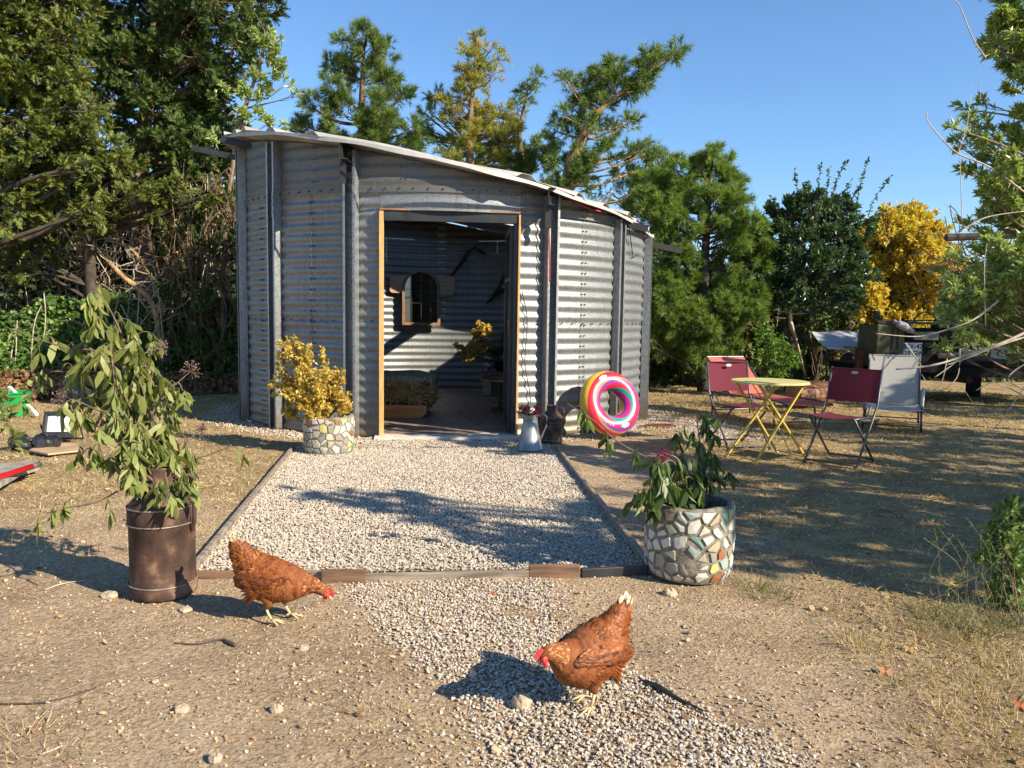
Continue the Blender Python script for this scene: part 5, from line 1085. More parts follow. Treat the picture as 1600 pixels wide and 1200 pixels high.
# wheels with chevron treads
def wheel(cx, cy, r, w_, yaw):
    t_ = thing('w', None, None); nm = B()
    ax = A(math.cos(yaw), math.sin(yaw), 0); fw = A(-ax[1], ax[0], 0); c = A(cx, cy, r)
    def pt(a, rr, o): return c + fw * rr * math.cos(a) + A(0, 0, 1) * rr * math.sin(a) + ax * o
    prof = [(.55 * r, -w_ / 2), (.9 * r, -w_ / 2), (.965 * r, -w_ * .4), (.97 * r, 0), (.965 * r, w_ * .4), (.9 * r, w_ / 2), (.55 * r, w_ / 2)]
    g = np.array([[pt(a, rr, o) for a in np.linspace(0, 2 * np.pi, 41)] for rr, o in prof]); nm.grid(g)
    for k in range(26):
        a0 = 2 * np.pi * k / 26
        for s in (-1, 1):
            V = [pt(a0 + da + s_ * .09, rr, s * s_ * w_ * .5) for rr in (.96 * r, 1.02 * r) for s_, da in ((.05, 0), (.05, .12), (.95, .12), (.95, 0))]
            nm.add(V, [[0, 1, 2, 3], [4, 5, 6, 7], [0, 1, 5, 4], [1, 2, 6, 5], [2, 3, 7, 6], [3, 0, 4, 7]])
    bpy.data.objects.remove(t_); o = nm.build('wheel', M_RUB, veh)
    b = B(); g = np.array([[pt(a, rr, o) for a in np.linspace(0, 2 * np.pi, 25)] for rr, o in ((.01, -w_ * .3), (.2 * r, -w_ * .35), (.5 * r, -w_ * .2), (.56 * r, -w_ * .48))]); b.grid(g); b.build('rim', M_OLIVE, o, smooth=True)
w1 = G(1533, 621); wheel(w1[0], w1[1] + .25, .37, .24, -.55); wheel(v0[0] + .55, vd + .9, .37, .24, 0.0); wheel(v0[0] + .6, vd + 2.2, .37, .24, 0.0)
b = B(); b.box((w1[0] - .22, w1[1] + .3, .5), (.2, .7, .5)); b.build('wheel_guard', M_BLACK, veh, bevel=.02)
# cloth and timber lying on the vehicle
cl = wthing('grey_cloth', 'bunched grey pink cloth draped over the top of the olive vehicle', 'cloth', P(1412, 508, vd)); b = B()
b.tube(spline([P(1396, 501, vd - .02), P(1404, 506, vd - .05), P(1412, 510, vd - .06), P(1420, 515, vd - .05), P(1426, 518, vd - .02)]), [.03] * 5 + [.06] * 5 + [.07] * 5 + [.055] * 5 + [.04] * 5, 9); b.build('cloth_folds', mat('grey_pink_cloth', (.30, .27, .28), (.48, .44, .44), rough=.9, scale=9, bump=.01), cl, smooth=True)
cl = wthing('pale_timber', 'short pinkish timber pieces lying on the bed of the olive vehicle', 'timber', P(1495, 552, vd)); M_PINKW = mat('pinkish_wood', (.36, .25, .21), (.52, .40, .34), rough=.8, scale=6)
for (xa, ya, xb, yb_, dd) in ((1470, 548, 1505, 548, .1), (1466, 556, 1527, 553, .0), (1480, 551, 1520, 550, .2)):
    b = B(); b.tube([P(xa, ya, vd + dd), P(xb, yb_, vd + dd)], .045, 9); b.build('timber_piece', M_PINKW, cl, smooth=True)
# grey awning sheet on a frame
aw = wthing('grey_stretched_sheet', 'pale grey sheet stretched on a low metal frame left of the olive vehicle', 'sheet', G(1290, 575)); d_ = 13.2
b = B(); p00, p10, p01, p11 = P(1268, 518, d_ + .5), P(1352, 518, d_ + .5), P(1292, 544, d_ - .2), P(1352, 541, d_ - .2)
g = np.array([[(p00 * (1 - u) + p10 * u) * (1 - v) + (p01 * (1 - u) + p11 * u) * v - A(0, 0, .035 * math.sin(math.pi * v) + .012 * math.sin(u * 9)) for u in np.linspace(0, 1, 14)] for v in np.linspace(0, 1, 8)]); b.grid(g); b.build('sheet', fabric('grey_sheet', (.42, .43, .44), .15), aw, smooth=True)
b = B(); b.tube([p01, P(1340, 547, d_ - .2), P(1375, 545, d_ - .2)], .02, 8); b.build('front_rail', mat('pale_metal', (.5, .5, .5), rough=.4, metal=.5), aw)
b = B(); b.tube([P(1265, 518, d_ + .5), A(*G(1271, 560)[:2], 0)], .015, 6); b.build('leg', M_PALE, aw)
b = B(); b.tube([p01, A(p01[0] + .03, p01[1], 0)], .015, 6); b.build('leg', M_DARKST, aw)

# ---------------- things on the left ----------------
fl = G(95, 690); fy = fl[1]
t = thing('floodlight', 'black framed floodlight with a white lens lying tilted on the dry grass', 'floodlight', (fl[0], fy, 0), .15)
tilt = np.array(Matrix.Rotation(-.35, 3, 'X')); T0 = lambda v: np.array(v, float) @ tilt.T + A(0, 0, .17)
def tb(c, s, nm, m, bev=.006): b = B(); b.box(T0(c), s, tilt); return b.build(nm, m, t, bevel=bev)
tb((0, 0, .115), (.31, .05, .035), 'frame_bar', M_BLACK); tb((0, 0, -.105), (.31, .05, .06), 'frame_bar', M_BLACK); tb((-.138, 0, 0), (.035, .05, .2), 'frame_bar', M_BLACK); tb((.138, 0, 0), (.035, .05, .2), 'frame_bar', M_BLACK)
tb((0, .012, .01), (.25, .015, .2), 'lens', mat('lamp_lens', (.66, .70, .70), rough=.15)); tb((0, .05, 0), (.26, .04, .2), 'housing', M_BLACK, .01)
b = B(); b.tube([(-.18, 0, .17), (-.18, .08, .02), (.18, .08, .02), (.18, 0, .17)], .01, 6); b.build('bracket', M_BLACK, t)
g_ = G(50, 705); t = thing('black_bundle', 'shiny black crumpled plastic bundle with cable beside the floodlight', 'bundle', (g_[0], g_[1] + .1, .0)); b = B()
for k in range(7):
    c = rng.normal(size=3) * A(.10, .05, .01) + A(0, 0, .07); r = rng.uniform(.05, .09); V = rdir(26) * r * rng.uniform(.7, 1.2, (26, 1)); V[:, 2] *= .8
    i = np.array([[(k2 * 7 + 3) % 26, (k2 * 11 + 5) % 26, (k2 * 17 + 1) % 26] for k2 in range(0)]) if 0 else None
    lat_, lon = 7, 10; g2 = np.array([[c + A(math.sin(a) * math.cos(o_), math.sin(a) * math.sin(o_), math.cos(a)) * r * (1 + .3 * (float(fnoise(A(a * 4 + k), A(o_ * 2))[0]) - .5)) for o_ in np.linspace(0, 2 * np.pi, lon)] for a in np.linspace(0, math.pi, lat_)]); b.grid(g2)
b.build('plastic', mat('black_plastic', (.012, .012, .016), (.03, .03, .035), rough=.25, scale=10, bump=.01), t)
b = B(); b.tube(spline([(.1, 0, .05), (.25, -.03, .02), (.36, .04, .02), (.45, -.05, .01)]), .007, 6); b.tube(spline([(-.1, 0, .05), (-.3, -.08, .02), (-.42, -.16, .01)]), .005, 6); b.build('cable', M_BLACK, t)
def slab(name, label, cat, pts, z, th, m, grp=None, part='plank'):
    t = wthing(name, label, cat, A(*pts[0][:2], 0), grp); b = B(); p = np.array([A(x[0], x[1], z + (x[2] if len(x) > 2 and abs(x[2]) > 1e-6 else 0)) for x in pts]); n = len(p)
    b.add(np.concatenate([p, p + A(0, 0, th)]), [list(range(n))[::-1], [n + k for k in range(n)]] + [[k, (k + 1) % n, n + (k + 1) % n, n + k] for k in range(n)]); b.build(part, m, t); return t
slab('wooden_board', 'flat tan plywood offcut lying on the grass before the floodlight', 'board', [G(45, 708), G(75, 714), G(128, 708), G(118, 697), G(70, 697)], .015, .015, M_BOARD)
M_GREYW = mat('grey_plank', (.16, .145, .125), (.34, .31, .27), rough=.9, scale=6, stretch=(1, 5, 1), bump=.004)
slab('grey_plank', 'weathered grey plank at the left edge under the red pole', 'plank', [G(-60, 772), G(0, 774), G(42, 748), G(36, 741), G(-30, 760)], .05, .04, M_GREYW)
slab('grey_plank', 'wide grey weathered board lying flat right of the red pole', 'plank', [G(-20, 757), G(20, 752), G(62, 738), G(50, 726), G(-20, 735)], .02, .02, mat('pale_grey_board', (.24, .20, .15), (.38, .32, .25), rough=.9, scale=8))
slab('teal_plank', 'short flaking teal painted plank under the red pole', 'plank', [G(-40, 766), G(4, 760), G(24, 750), G(14, 744), G(-30, 755)], .06, .025, mat('teal_flaking', (.12, .22, .20), (.42, .42, .34), rough=.9, scale=16))
t = wthing('red_pole', 'bright red pole with a grey end cap lying over planks at the left edge', 'pole', G(40, 735)); b = B(); pa, pb, pc = G(-80, 770, .1), G(50, 729, .12), G(61, 725, .12)
b.tube([pa, pb], .021, 12); b.build('pole_tube', mat('red_paint', (.55, .01, .02), rough=.35), t, smooth=True); b = B(); b.tube([pb, pc], .022, 12); b.build('end_cap', mat('grey_cap', (.09, .10, .095), rough=.6), t, smooth=True)
def bucket(name, label, c, r, h, m, lid=None):
    t = thing(name, label, 'bucket', c); b = B(); b.lathe([(.001, .0), (r * .82, 0), (r, h), (r * 1.06, h), (r * 1.06, h - .02), (r * 1.0, h - .02), (r * .97, h - .005), (r * .8, .02), (.001, .02)], seg=28); b.build('bucket_body', m, t, smooth=False)
    b = B(); b.tube([(r * math.cos(a), -.02, h + r * .35 * math.sin(a)) for a in np.linspace(0, math.pi, 10)], .004, 5); b.build('handle', M_DARKST, t); return t
M_GRN = mat('green_plastic', (.01, .22, .05), (.02, .30, .07), rough=.35, scale=5); M_DGRN = mat('dark_green_plastic', (.005, .07, .03), (.01, .11, .05), rough=.35, scale=5)
c = G(5, 652); bucket('green_bucket', 'bright green plastic bucket at the left edge behind a white ladder', (c[0], c[1] + .2, 0), .2, .30, M_GRN)
t = wthing('white_ladder', 'white metal ladder frame leaning low at the left edge before the green bucket', 'ladder', G(20, 660))
for (a_, c_) in (((-25, 606), (22, 636)), ((14, 604), (58, 645))):
    pa = P(a_[0], a_[1], 9.6); pb = G(c_[0], c_[1] + 6); b = B(); b.bar(pa, A(pb[0], pb[1], .02), .04, .025); b.build('ladder_rail', M_WHITE, t)
for k in (.15, .45, .75):
    p0_ = P(-25, 606, 9.6) * (1 - k) + G(22, 642) * k; p1_ = P(14, 604, 9.6) * (1 - k) + G(58, 651) * k; b = B(); b.tube([p0_, p1_], .012, 8); b.build('rung', M_WHITE, t)
slab('grey_sheet_pile', 'low pile of grey boards lying behind the green bucket on the left', 'board pile', [G(-40, 622), G(20, 628), G(80, 620), G(90, 604), G(60, 596), G(-20, 600)], .10, .05, M_GREYW, part='board')
c = G(115, 622); t = thing('white_crate', 'small white crate on the ground behind the tall wilted branches', 'crate', (c[0], c[1], 0)); b = B(); b.box((0, 0, .14), (.24, .2, .28)); b.build('crate_body', M_WHITE, t, bevel=.01); b = B(); b.box((0, 0, .285), (.26, .22, .012)); b.build('crate_lid', M_WHITE, t)
c = G(246, 605); bucket('black_bucket', 'black plastic bucket standing in the shade left of the shed', (c[0], c[1] + .2, 0), .21, .42, M_BLACK)
c = G(268, 604); t = thing('white_canister', 'white canister with a yellow cap leaning beside the black bucket', 'canister', (c[0], c[1] + .1, 0), .2); b = B(); b.box((0, 0, .13), (.2, .12, .26)); b.build('canister_body', mat('milky_plastic', (.48, .50, .48), rough=.4), t, bevel=.015); b = B(); b.lathe([(.001, .26), (.035, .26), (.035, .30), (.001, .30)], seg=16); b.build('cap', mat('yellow_cap', (.5, .32, .02), rough=.4), t); b = B(); b.box((0, -.062, .14), (.15, .003, .12)); b.build('paper_label', mat('label_print', (.10, .22, .16), (.6, .6, .55), rough=.6, scale=20), t)
c = G(366, 588); t = thing('watering_can', 'dark green watering can in the shade beside the left shed wall', 'watering can', (c[0], c[1] + .1, 0), .4); b = B(); b.tube([(-.19, 0, .2), (.19, 0, .2)], [.19, .19], 20); b.build('can_body', M_DGRN, t, smooth=False, bevel=.01); b = B(); b.tube(spline([(-.18, 0, .3), (-.1, 0, .44), (.1, 0, .44), (.18, 0, .28)]), .014, 8); b.build('handle', M_DGRN, t); b = B(); b.tube([(-.15, -.1, .1), (-.28, -.16, .12), (-.36, -.2, .15)], [.03, .022, .045], 10); b.build('spout', M_DGRN, t)
c = G(225, 600); t = wthing('grey_tarp_board', 'thin dark board on trestles carrying a pale rag behind the black bucket', 'board', G(225, 600)); b = B(); b.bar(P(150, 560, 13.2), P(235, 543, 13.2), .25, .03); b.build('plank', M_GREYW, t); b = B(); b.tube([P(165, 560, 13.2), A(*P(165, 560, 13.2)[:2], 0)], .02, 6); b.tube([P(225, 546, 13.2), A(*P(225, 546, 13.2)[:2], 0)], .02, 6); b.build('trestle', M_DARKST, t)
t = wthing('pale_rag', 'pale crumpled rag lying on the thin dark board in the shade', 'rag', P(223, 541, 13.2)); b = B(); g2 = np.array([[P(223, 543, 13.2) + A(.13 * math.sin(a) * math.cos(o_), .1 * math.sin(a) * math.sin(o_), .05 + .05 * math.cos(a)) for o_ in np.linspace(0, 2 * np.pi, 12)] for a in np.linspace(0, math.pi, 7)]); b.grid(g2); b.build('cloth', mat('pale_rag', (.30, .36, .34), rough=.9), t, smooth=True)

# ---------------- stones, sticks, fallen leaves ----------------
M_ROCK = mat('pale_rock', (.30, .23, .15), (.46, .37, .26), rough=.9, scale=14, bump=.006)
def rock(label, px, py, s, flat=.6):
    c = G(px, py); c[2] = ground_z(c[:1], c[1:2])[0]; t = None; b = B(); r = rng.integers(1000)
    g2 = np.array([[A(math.sin(a) * math.cos(o_), math.sin(a) * math.sin(o_) * .8, math.cos(a) * flat) * s * (1 + .7 * (float(fnoise(A(math.cos(o_) * 1.4 + 5 + r), A(math.sin(o_) * 1.4 + a * 1.1))[0]) - .5)) for o_ in np.linspace(0, 2 * np.pi, 13)] for a in np.linspace(0, math.pi, 8)])
    b.grid(g2 + c + A(0, 0, s * flat * .45)); o = b.build('stone', M_ROCK, None, label=label, cat='stone', origin=c); return o
rock('pale angular stone half in the shadow of the ginger hen', 815, 1102, .038, .9); rock('flat pale stone on the dirt just right of the rusty churn', 291, 952, .034, .4)
rock('pale flat stone at the left foot of the rusty churn', 172, 930, .036, .5); rock('lone pale stone in the dirt left of centre at the bottom', 286, 1112, .026, .6)
rock('small pale stone with a dark hollow left of the gravel path', 432, 1110, .022, .8); rock('pale stone at the bottom edge of the dirt left of the path', 338, 1190, .022, .8)
rock('small stone right of the long dark stick on the dirt', 474, 1012, .02, .8); rock('pale stone in the front of the gravel under the right mosaic pot', 862, 945, .018, .6); rock('pale clod of earth beside the foot of the large mosaic pot', 1046, 925, .035, .7)
rock('brown clod at the dark edging board near the mosaic pot', 945, 893, .04, .7)
def stick(label, pts, r, m=M_OAK, name='stick'):
    w_ = [G(x, y) for x, y in pts]; w_ = [A(p[0], p[1], ground_z(p[:1], p[1:2])[0] + (rr if np.ndim(r) == 0 else r[k]) + .004) for k, (p, rr) in enumerate(zip(w_, [r] * len(w_)))] if np.ndim(r) == 0 else [A(p[0], p[1], ground_z(p[:1], p[1:2])[0] + r[k] * .8 + .004) for k, p in enumerate(w_)]
    b = B(); s = spline(w_); rr = np.interp(np.linspace(0, 1, len(s)), np.linspace(0, 1, len(w_)), r if np.ndim(r) else [r] * len(w_)); b.tube(s, rr, 7); b.build(name, m, None, smooth=True, label=label, cat='stick', origin=w_[0])
stick('dark twig with a thick knobbly right end lying on the dirt', [(272, 1006), (310, 1006), (345, 1001), (356, 1005), (368, 1011)], [.0025, .003, .0035, .008, .007])
stick('long thin dark twig on the dirt at the left edge', [(0, 1102), (60, 1098), (100, 1092), (150, 1079)], .003)
stick('flat black root sticking out where gravel path meets dirt', [(1003, 1062), (1030, 1078), (1060, 1094), (1100, 1112)], [.004, .012, .007, .003], M_BLACK)
stick('short pale twig at the bottom left on the dirt', [(62, 1180), (80, 1174), (98, 1167)], .003, M_PALE); stick('pale stalk lying left of the churn shadow', [(70, 918), (100, 908), (135, 904)], .003, M_PALE)
M_FALL = leafmat('fallen_leaf', [(.30, .07, .015), (.42, .13, .03), (.36, .22, .09)], trans=.2)
def fallen(label, px, py, s):
    c = G(px, py); c[2] = ground_z(c[:1], c[1:2])[0] + .012; b = B()
    T = [A(0, 0, 0)] + [A(math.cos(a) * (1 if k % 2 else .6), math.sin(a) * (1 if k % 2 else .6), .25 * math.sin(3 * a)) for k, a in enumerate(np.linspace(0, 2 * np.pi, 13)[:-1])]
    V = np.array(T) * s; V = V @ np.array(Matrix.Rotation(.6, 3, 'X')).T; b.add(V + c, [[0, k + 1, (k + 1) % 12 + 1] for k in range(12)], rnd=float(rng.random()))
    b.build('fallen_leaf', M_FALL, None, label=label, cat='fallen leaf', origin=c)
fallen('curled orange dead leaf on the dirt in the right verge', 1384, 1048, .034); fallen('curled tan leaf standing just above the orange leaf', 1421, 1012, .028); fallen('red brown dead leaf at the right edge of the photo', 1594, 1100, .032); fallen('small orange leaf on the gravel near the edging', 770, 928, .016); fallen('small red brown leaf on the gravel bed shadow', 618, 812, .02)
# ---------------- trees and bushes ----------------
def needle_tuft(n, L, w, seed, r0=.25):
    rs = np.random.default_rng(seed); V = []; F = []
    for k in range(n):
        a = rs.uniform(0, 2 * np.pi); y0 = rs.uniform(0, .75); sp = rs.uniform(.35, .95); d = nrm(A(math.cos(a) * sp, 1.0, math.sin(a) * sp)); s = nrm(np.cross(d, rs.normal(size=3))) * w * .5; o = A(0, y0, 0); l = L * rs.uniform(.7, 1.15)
        V += [o - s, o + s, o + d * l]; F.append([3 * k, 3 * k + 1, 3 * k + 2])
    return np.array(V), np.array(F)
def frond(n, seed):     # flat feathery spray of scale leaves
    rs = np.random.default_rng(seed); V = []; F = []
    for k in range(n):
        y0 = .1 + .8 * k / n; s = 1 if k % 2 else -1; l = .42 * (1 - y0 * .6); d = nrm(A(s * rs.uniform(.6, 1.1), .9, rs.uniform(-.35, .35))); o = A(0, y0, 0); w_ = nrm(np.cross(d, A(0, 0, 1) + rs.normal(size=3) * .5)) * .07
        V += [o - w_, o + w_, o + d * l]; F.append([3 * k, 3 * k + 1, 3 * k + 2])
    V += [A(-.05, 0, 0), A(.05, 0, 0), A(0, 1.1, .05)]; F.append([3 * n, 3 * n + 1, 3 * n + 2]); return np.array(V), np.array(F)
TUFT = needle_tuft(18, .62, .060, 1); FROND = frond(11, 2)
def tree(name, label, cat, trunk, clusters, M_leaf, M_trunk, dens, size, T, F, wid=1.0, twl=.9, up=.35, droop=0.0, group=None, limb_r=.03, twn=9, crown='crown', shell=.45, dirmix=.8, twig_m=None, seedcol=None, limbs=True):
    """trunk: list of (point, radius). clusters: (centre, radius). Limbs run from the trunk into each cluster and split into twigs that carry the foliage."""
    root = np.array(trunk[0][0], float); t = wthing(name, label, cat, root, group); bt, bl = B(), B()
    tp = spline([p for p, _ in trunk], len(trunk) * 8); tr = np.interp(np.linspace(0, 1, len(tp)), np.linspace(0, 1, len(trunk)), [r for _, r in trunk])
    bt.tube(tp, tr, 10)
    for (c, r) in clusters:
        c = np.array(c, float); dz = c[2] - tp[:, 2]; dh = np.hypot(tp[:, 0] - c[0], tp[:, 1] - c[1]); cost = np.where(dz > .25 * dh * (1 if droop < .5 else -1), np.hypot(dh, dz), 50 + np.hypot(dh, dz)); k = int(np.argmin(cost)); o = tp[k]
        dist = np.linalg.norm(c - o); lr = min(tr[k] * .7, limb_r * (.5 + dist * .35))
        mid = (o + c) / 2 + rng.normal(size=3) * dist * .07 + A(0, 0, -dist * .05 + droop * dist * .15)
        st = spline([o, mid, c]); 
        if limbs: bt.tube(st, np.linspace(lr, lr * .3, len(st)), 6)
        nt = max(4, int(twn * (r / .5) ** 1.3)); n = max(4, int(dens * (r / .5) ** 2)); per = max(2, n // nt)
        for _ in range(nt):
            d = rdir(1, up)[0]; e = c + d * r * rng.uniform(.5, 1.1); s0 = st[rng.integers(len(st) * 5 // 9, len(st))]; m_ = (s0 + e) / 2 + rng.normal(size=3) * r * .12 + A(0, 0, -.08 * r)
            tw = spline([s0, m_, e, e + A(0, 0, (.10 if droop <= 0 else -.2 * droop)) * r], 12); bt.tube(tw[:10], np.linspace(lr * .28, lr * .1, 10), 4, cap=False)
            i = np.clip((12 * rng.uniform(shell, 1, per)).astype(int), 0, 11); pos = tw[i] + rng.normal(size=(per, 3)) * r * .08
            dd = nrm(e - s0)[None] * dirmix + rng.normal(size=(per, 3)) * .55 + A(0, 0, up * .8 - droop * .8); s = size * rng.uniform(.7, 1.3, per)
            rb = np.clip(rng.random(per) * .75 + rng.random() * .25, 0, 1)
            scatter(bl, T, F, pos, dd, rdir(per, 1.0), s, rb, wid=s * wid)
    bt.build('trunk', M_trunk, t, smooth=True); bl.build(crown, M_leaf, t, kind='stuff'); return t
def CL(lst, d, spread, dup=1, rs=1.0):
    out = []
    for it in lst:
        px, py, r = it[:3]
        for k in range(dup):
            dd = d + (it[3] if len(it) > 3 else 0) + rng.uniform(-spread, spread); out.append((P(px + (rng.normal() * r * .3 if k else 0), py + (rng.normal() * r * .3 if k else 0), dd), r * rs * dd / FPX))
    return out
M_PIN = leafmat('pine_needles', [(0.060, 0.101, 0.022), (0.102, 0.163, 0.037), (0.162, 0.232, 0.050), (0.239, 0.310, 0.068)], trans=.25, rough=.5, tint=1.4)
M_PINY = leafmat('yellow_pine_needles', [(0.098, 0.140, 0.025), (0.196, 0.238, 0.038), (0.336, 0.336, 0.050), (0.448, 0.364, 0.063), (0.420, 0.238, 0.063)], trans=.25, rough=.5, tint=1.3)
M_PINL = leafmat('light_pine_needles', [(0.074, 0.128, 0.024), (0.132, 0.210, 0.036), (0.198, 0.285, 0.054), (0.281, 0.360, 0.084)], trans=.28, rough=.5, tint=1.4)
M_CYP = leafmat('cypress_sprays', [(0.038, 0.060, 0.013), (0.077, 0.108, 0.019), (0.121, 0.151, 0.026), (0.175, 0.205, 0.039), (0.219, 0.216, 0.052)], trans=.2, rough=.6)
M_CYPD = leafmat('dark_cypress_sprays', [(0.026, 0.051, 0.012), (0.052, 0.089, 0.019), (0.084, 0.128, 0.025), (0.129, 0.178, 0.036)], trans=.2, rough=.6)
M_OLV = leafmat('laurel_leaf', [(0.124, 0.191, 0.058), (0.222, 0.303, 0.086), (0.322, 0.384, 0.134), (0.494, 0.564, 0.229), (0.222, 0.360, 0.058)], trans=.28, rough=.32, spec=.55)
M_PEAR = leafmat('pear_leaf', [(0.030, 0.061, 0.022), (0.054, 0.101, 0.034), (0.081, 0.135, 0.054), (0.135, 0.189, 0.095)], trans=.22, rough=.3, spec=.6)
M_AUT = leafmat('golden_leaf', [(0.388, 0.244, 0.032), (0.563, 0.373, 0.043), (0.660, 0.488, 0.066), (0.698, 0.590, 0.132), (0.436, 0.461, 0.087)], trans=.4, tint=1.15)
M_BRA = leafmat('bramble_leaf', [(0.029, 0.063, 0.015), (0.059, 0.112, 0.023), (0.103, 0.182, 0.032), (0.176, 0.266, 0.050), (0.044, 0.084, 0.019), (0.353, 0.210, 0.076)], trans=.25, rough=.4)
M_BRN = leafmat('dry_leaf', [(0.120, 0.060, 0.024), (0.264, 0.144, 0.066), (0.384, 0.228, 0.108), (0.480, 0.312, 0.168)], trans=.25)
M_SHR = leafmat('shrub_leaf', [(.03, .06, .015), (.06, .11, .025), (.10, .17, .035), (.17, .24, .06)], trans=.28)

# pines behind the shed
Z = lambda px, d: A(P(px, 460, d)[0], d, 0)
d = 16.0
tree('pine_tree', 'green pine tree leftmost behind the shed roof with a pointed top', 'pine tree', [(Z(575, d), .16), (P(572, 300, d), .12), (P(566, 180, d), .08), (P(568, 90, d), .03), (P(573, 50, d), .012)],
     CL([(573, 55, 16), (538, 62, 12), (582, 78, 22), (549, 98, 20), (598, 95, 18), (516, 105, 14), (525, 142, 22), (563, 130, 26), (608, 122, 20), (632, 150, 15), (585, 170, 28), (535, 178, 26), (488, 168, 15), (470, 192, 16), (560, 205, 30), (610, 205, 28), (500, 208, 22), (650, 205, 16), (462, 210, 12), (590, 235, 30), (640, 235, 20)], d, .5, 2), M_PIN, M_BARK, 330, .17, *TUFT, wid=.135 / .135, twn=10, group='pine trees behind the shed', shell=.4)
tree('pine_tree', 'yellowing pine tree in the middle behind the shed roof', 'pine tree', [(Z(748, d), .13), (P(736, 300, d), .10), (P(734, 200, d), .06), (P(742, 100, d), .03), (P(746, 60, d), .012)],
     CL([(744, 62, 11), (762, 78, 8), (730, 92, 13), (745, 105, 16), (722, 120, 13), (770, 118, 10), (778, 92, 9), (742, 135, 16), (718, 150, 12), (700, 172, 14), (735, 172, 18), (760, 190, 22), (790, 180, 12), (800, 205, 15), (742, 215, 25), (715, 225, 20), (785, 230, 22), (770, 250, 28), (735, 250, 25), (700, 245, 14)], d, .45, 2), M_PINY, M_BARK, 330, .16, *TUFT, twn=13, group='pine trees behind the shed')
tree('pine_tree', 'green pine with thin outstretched boughs around the yellowing pine', 'pine tree', [(Z(800, d + .8), .11), (P(815, 300, d + .8), .08), (P(812, 210, d + .8), .05), (P(825, 140, d + .8), .015)],
     CL([(839, 122, 9), (820, 145, 10), (832, 135, 8), (808, 170, 10), (822, 158, 8), (680, 148, 10), (668, 180, 11), (695, 160, 8), (655, 205, 12), (675, 215, 12), (830, 240, 18), (850, 225, 12), (845, 262, 22), (700, 190, 9), (815, 250, 18), (800, 262, 24)], d + .8, .3, 2), M_PIN, M_BARK, 330, .16, *TUFT, twn=11, group='pine trees behind the shed')
d = 15.0
tree('pine_tree', 'dark green pine with a bent trunk whose top leans far to the right', 'pine tree', [(Z(880, d), .17), (P(886, 300, d), .13), (P(905, 225, d), .10), (P(935, 175, d), .06), (P(985, 135, d), .04), (P(1045, 92, d), .015)],
     CL([(1058, 80, 11), (1045, 92, 13), (1028, 105, 17), (1003, 100, 13), (1000, 118, 18), (1012, 130, 15), (960, 104, 15), (975, 122, 18), (935, 118, 18), (905, 122, 8), (880, 122, 8), (888, 135, 8), (945, 140, 22), (920, 145, 18), (915, 162, 18), (985, 148, 14), (940, 172, 20), (882, 182, 13), (868, 205, 16), (900, 205, 18), (920, 200, 16), (955, 205, 14), (978, 195, 12), (950, 240, 18), (990, 242, 14), (890, 238, 20), (870, 255, 20), (925, 265, 18), (975, 270, 20), (1010, 235, 12), (1025, 262, 14), (900, 285, 22), (860, 285, 20)], d, .4, 2), M_PIN, M_BARKO, 330, .165, *TUFT, twn=12, group='pine trees behind the shed')
d = 14.0
tree('pine_tree', 'big bushy light green pine to the right of the shed', 'pine tree', [(Z(1105, d), .12), (P(1100, 450, d), .09), (P(1105, 350, d), .06), (P(1112, 260, d), .02)],
     CL([(1112, 243, 11), (1138, 258, 11), (1095, 270, 14), (1057, 268, 12), (1120, 280, 20), (1148, 290, 12), (1035, 290, 18), (1075, 305, 24), (1150, 325, 18), (1120, 318, 22), (1172, 350, 18), (1020, 325, 18), (1045, 340, 22), (1160, 380, 22), (1135, 350, 20), (1030, 375, 24), (1025, 410, 24), (1060, 400, 16), (1135, 415, 22), (1168, 430, 20), (1040, 440, 26), (1075, 430, 22), (1105, 455, 26), (1050, 475, 28), (1150, 465, 24), (1080, 500, 28), (1040, 512, 22), (1115, 495, 26), (1145, 495, 16), (1005, 300, 16), (1040, 318, 20), (1000, 335, 18), (1190, 400, 18), (1185, 370, 14), (1195, 440, 18), (1180, 470, 18), (1015, 290, 16), (1020, 500, 18), (1165, 500, 20), (1130, 530, 22), (1060, 540, 22), (1020, 545, 16), (1100, 545, 20), (1090, 525, 18), (1060, 355, 18), (1020, 460, 18)], d, .55, 2, 1.2), M_PINL, M_BARKD, 820, .14, *TUFT, twn=22, group='pine trees behind the shed')
tree('dry_shrub', 'patch of dry brown leaved shrub showing among the pine boughs', 'shrub', [(Z(1100, 14.3), .05), (P(1100, 400, 14.3), .02)], CL([(1095, 365, 20), (1120, 378, 22), (1080, 385, 18), (1108, 400, 18), (1075, 360, 12)], 13.9, .3, 2), M_BRN, M_TWIG, 160, .07, T_DIA, F_DIA, wid=.6, twn=12)
tree('pine_tree', 'gnarled bare limbed pine with sparse tufts between the leaning and bushy pines', 'pine tree', [(Z(1000, 15.6), .09), (P(985, 330, 15.6), .08), (P(1000, 285, 15.6), .05), (P(1030, 268, 15.6), .02)],
     CL([(1022, 238, 9), (1040, 250, 9), (1005, 262, 9), (1048, 285, 9), (1030, 300, 14), (1000, 300, 14), (985, 310, 16), (950, 300, 16)], 15.4, .3, 3), M_PIN, M_BARKO, 120, .14, *TUFT, twn=8, group='pine trees behind the shed')

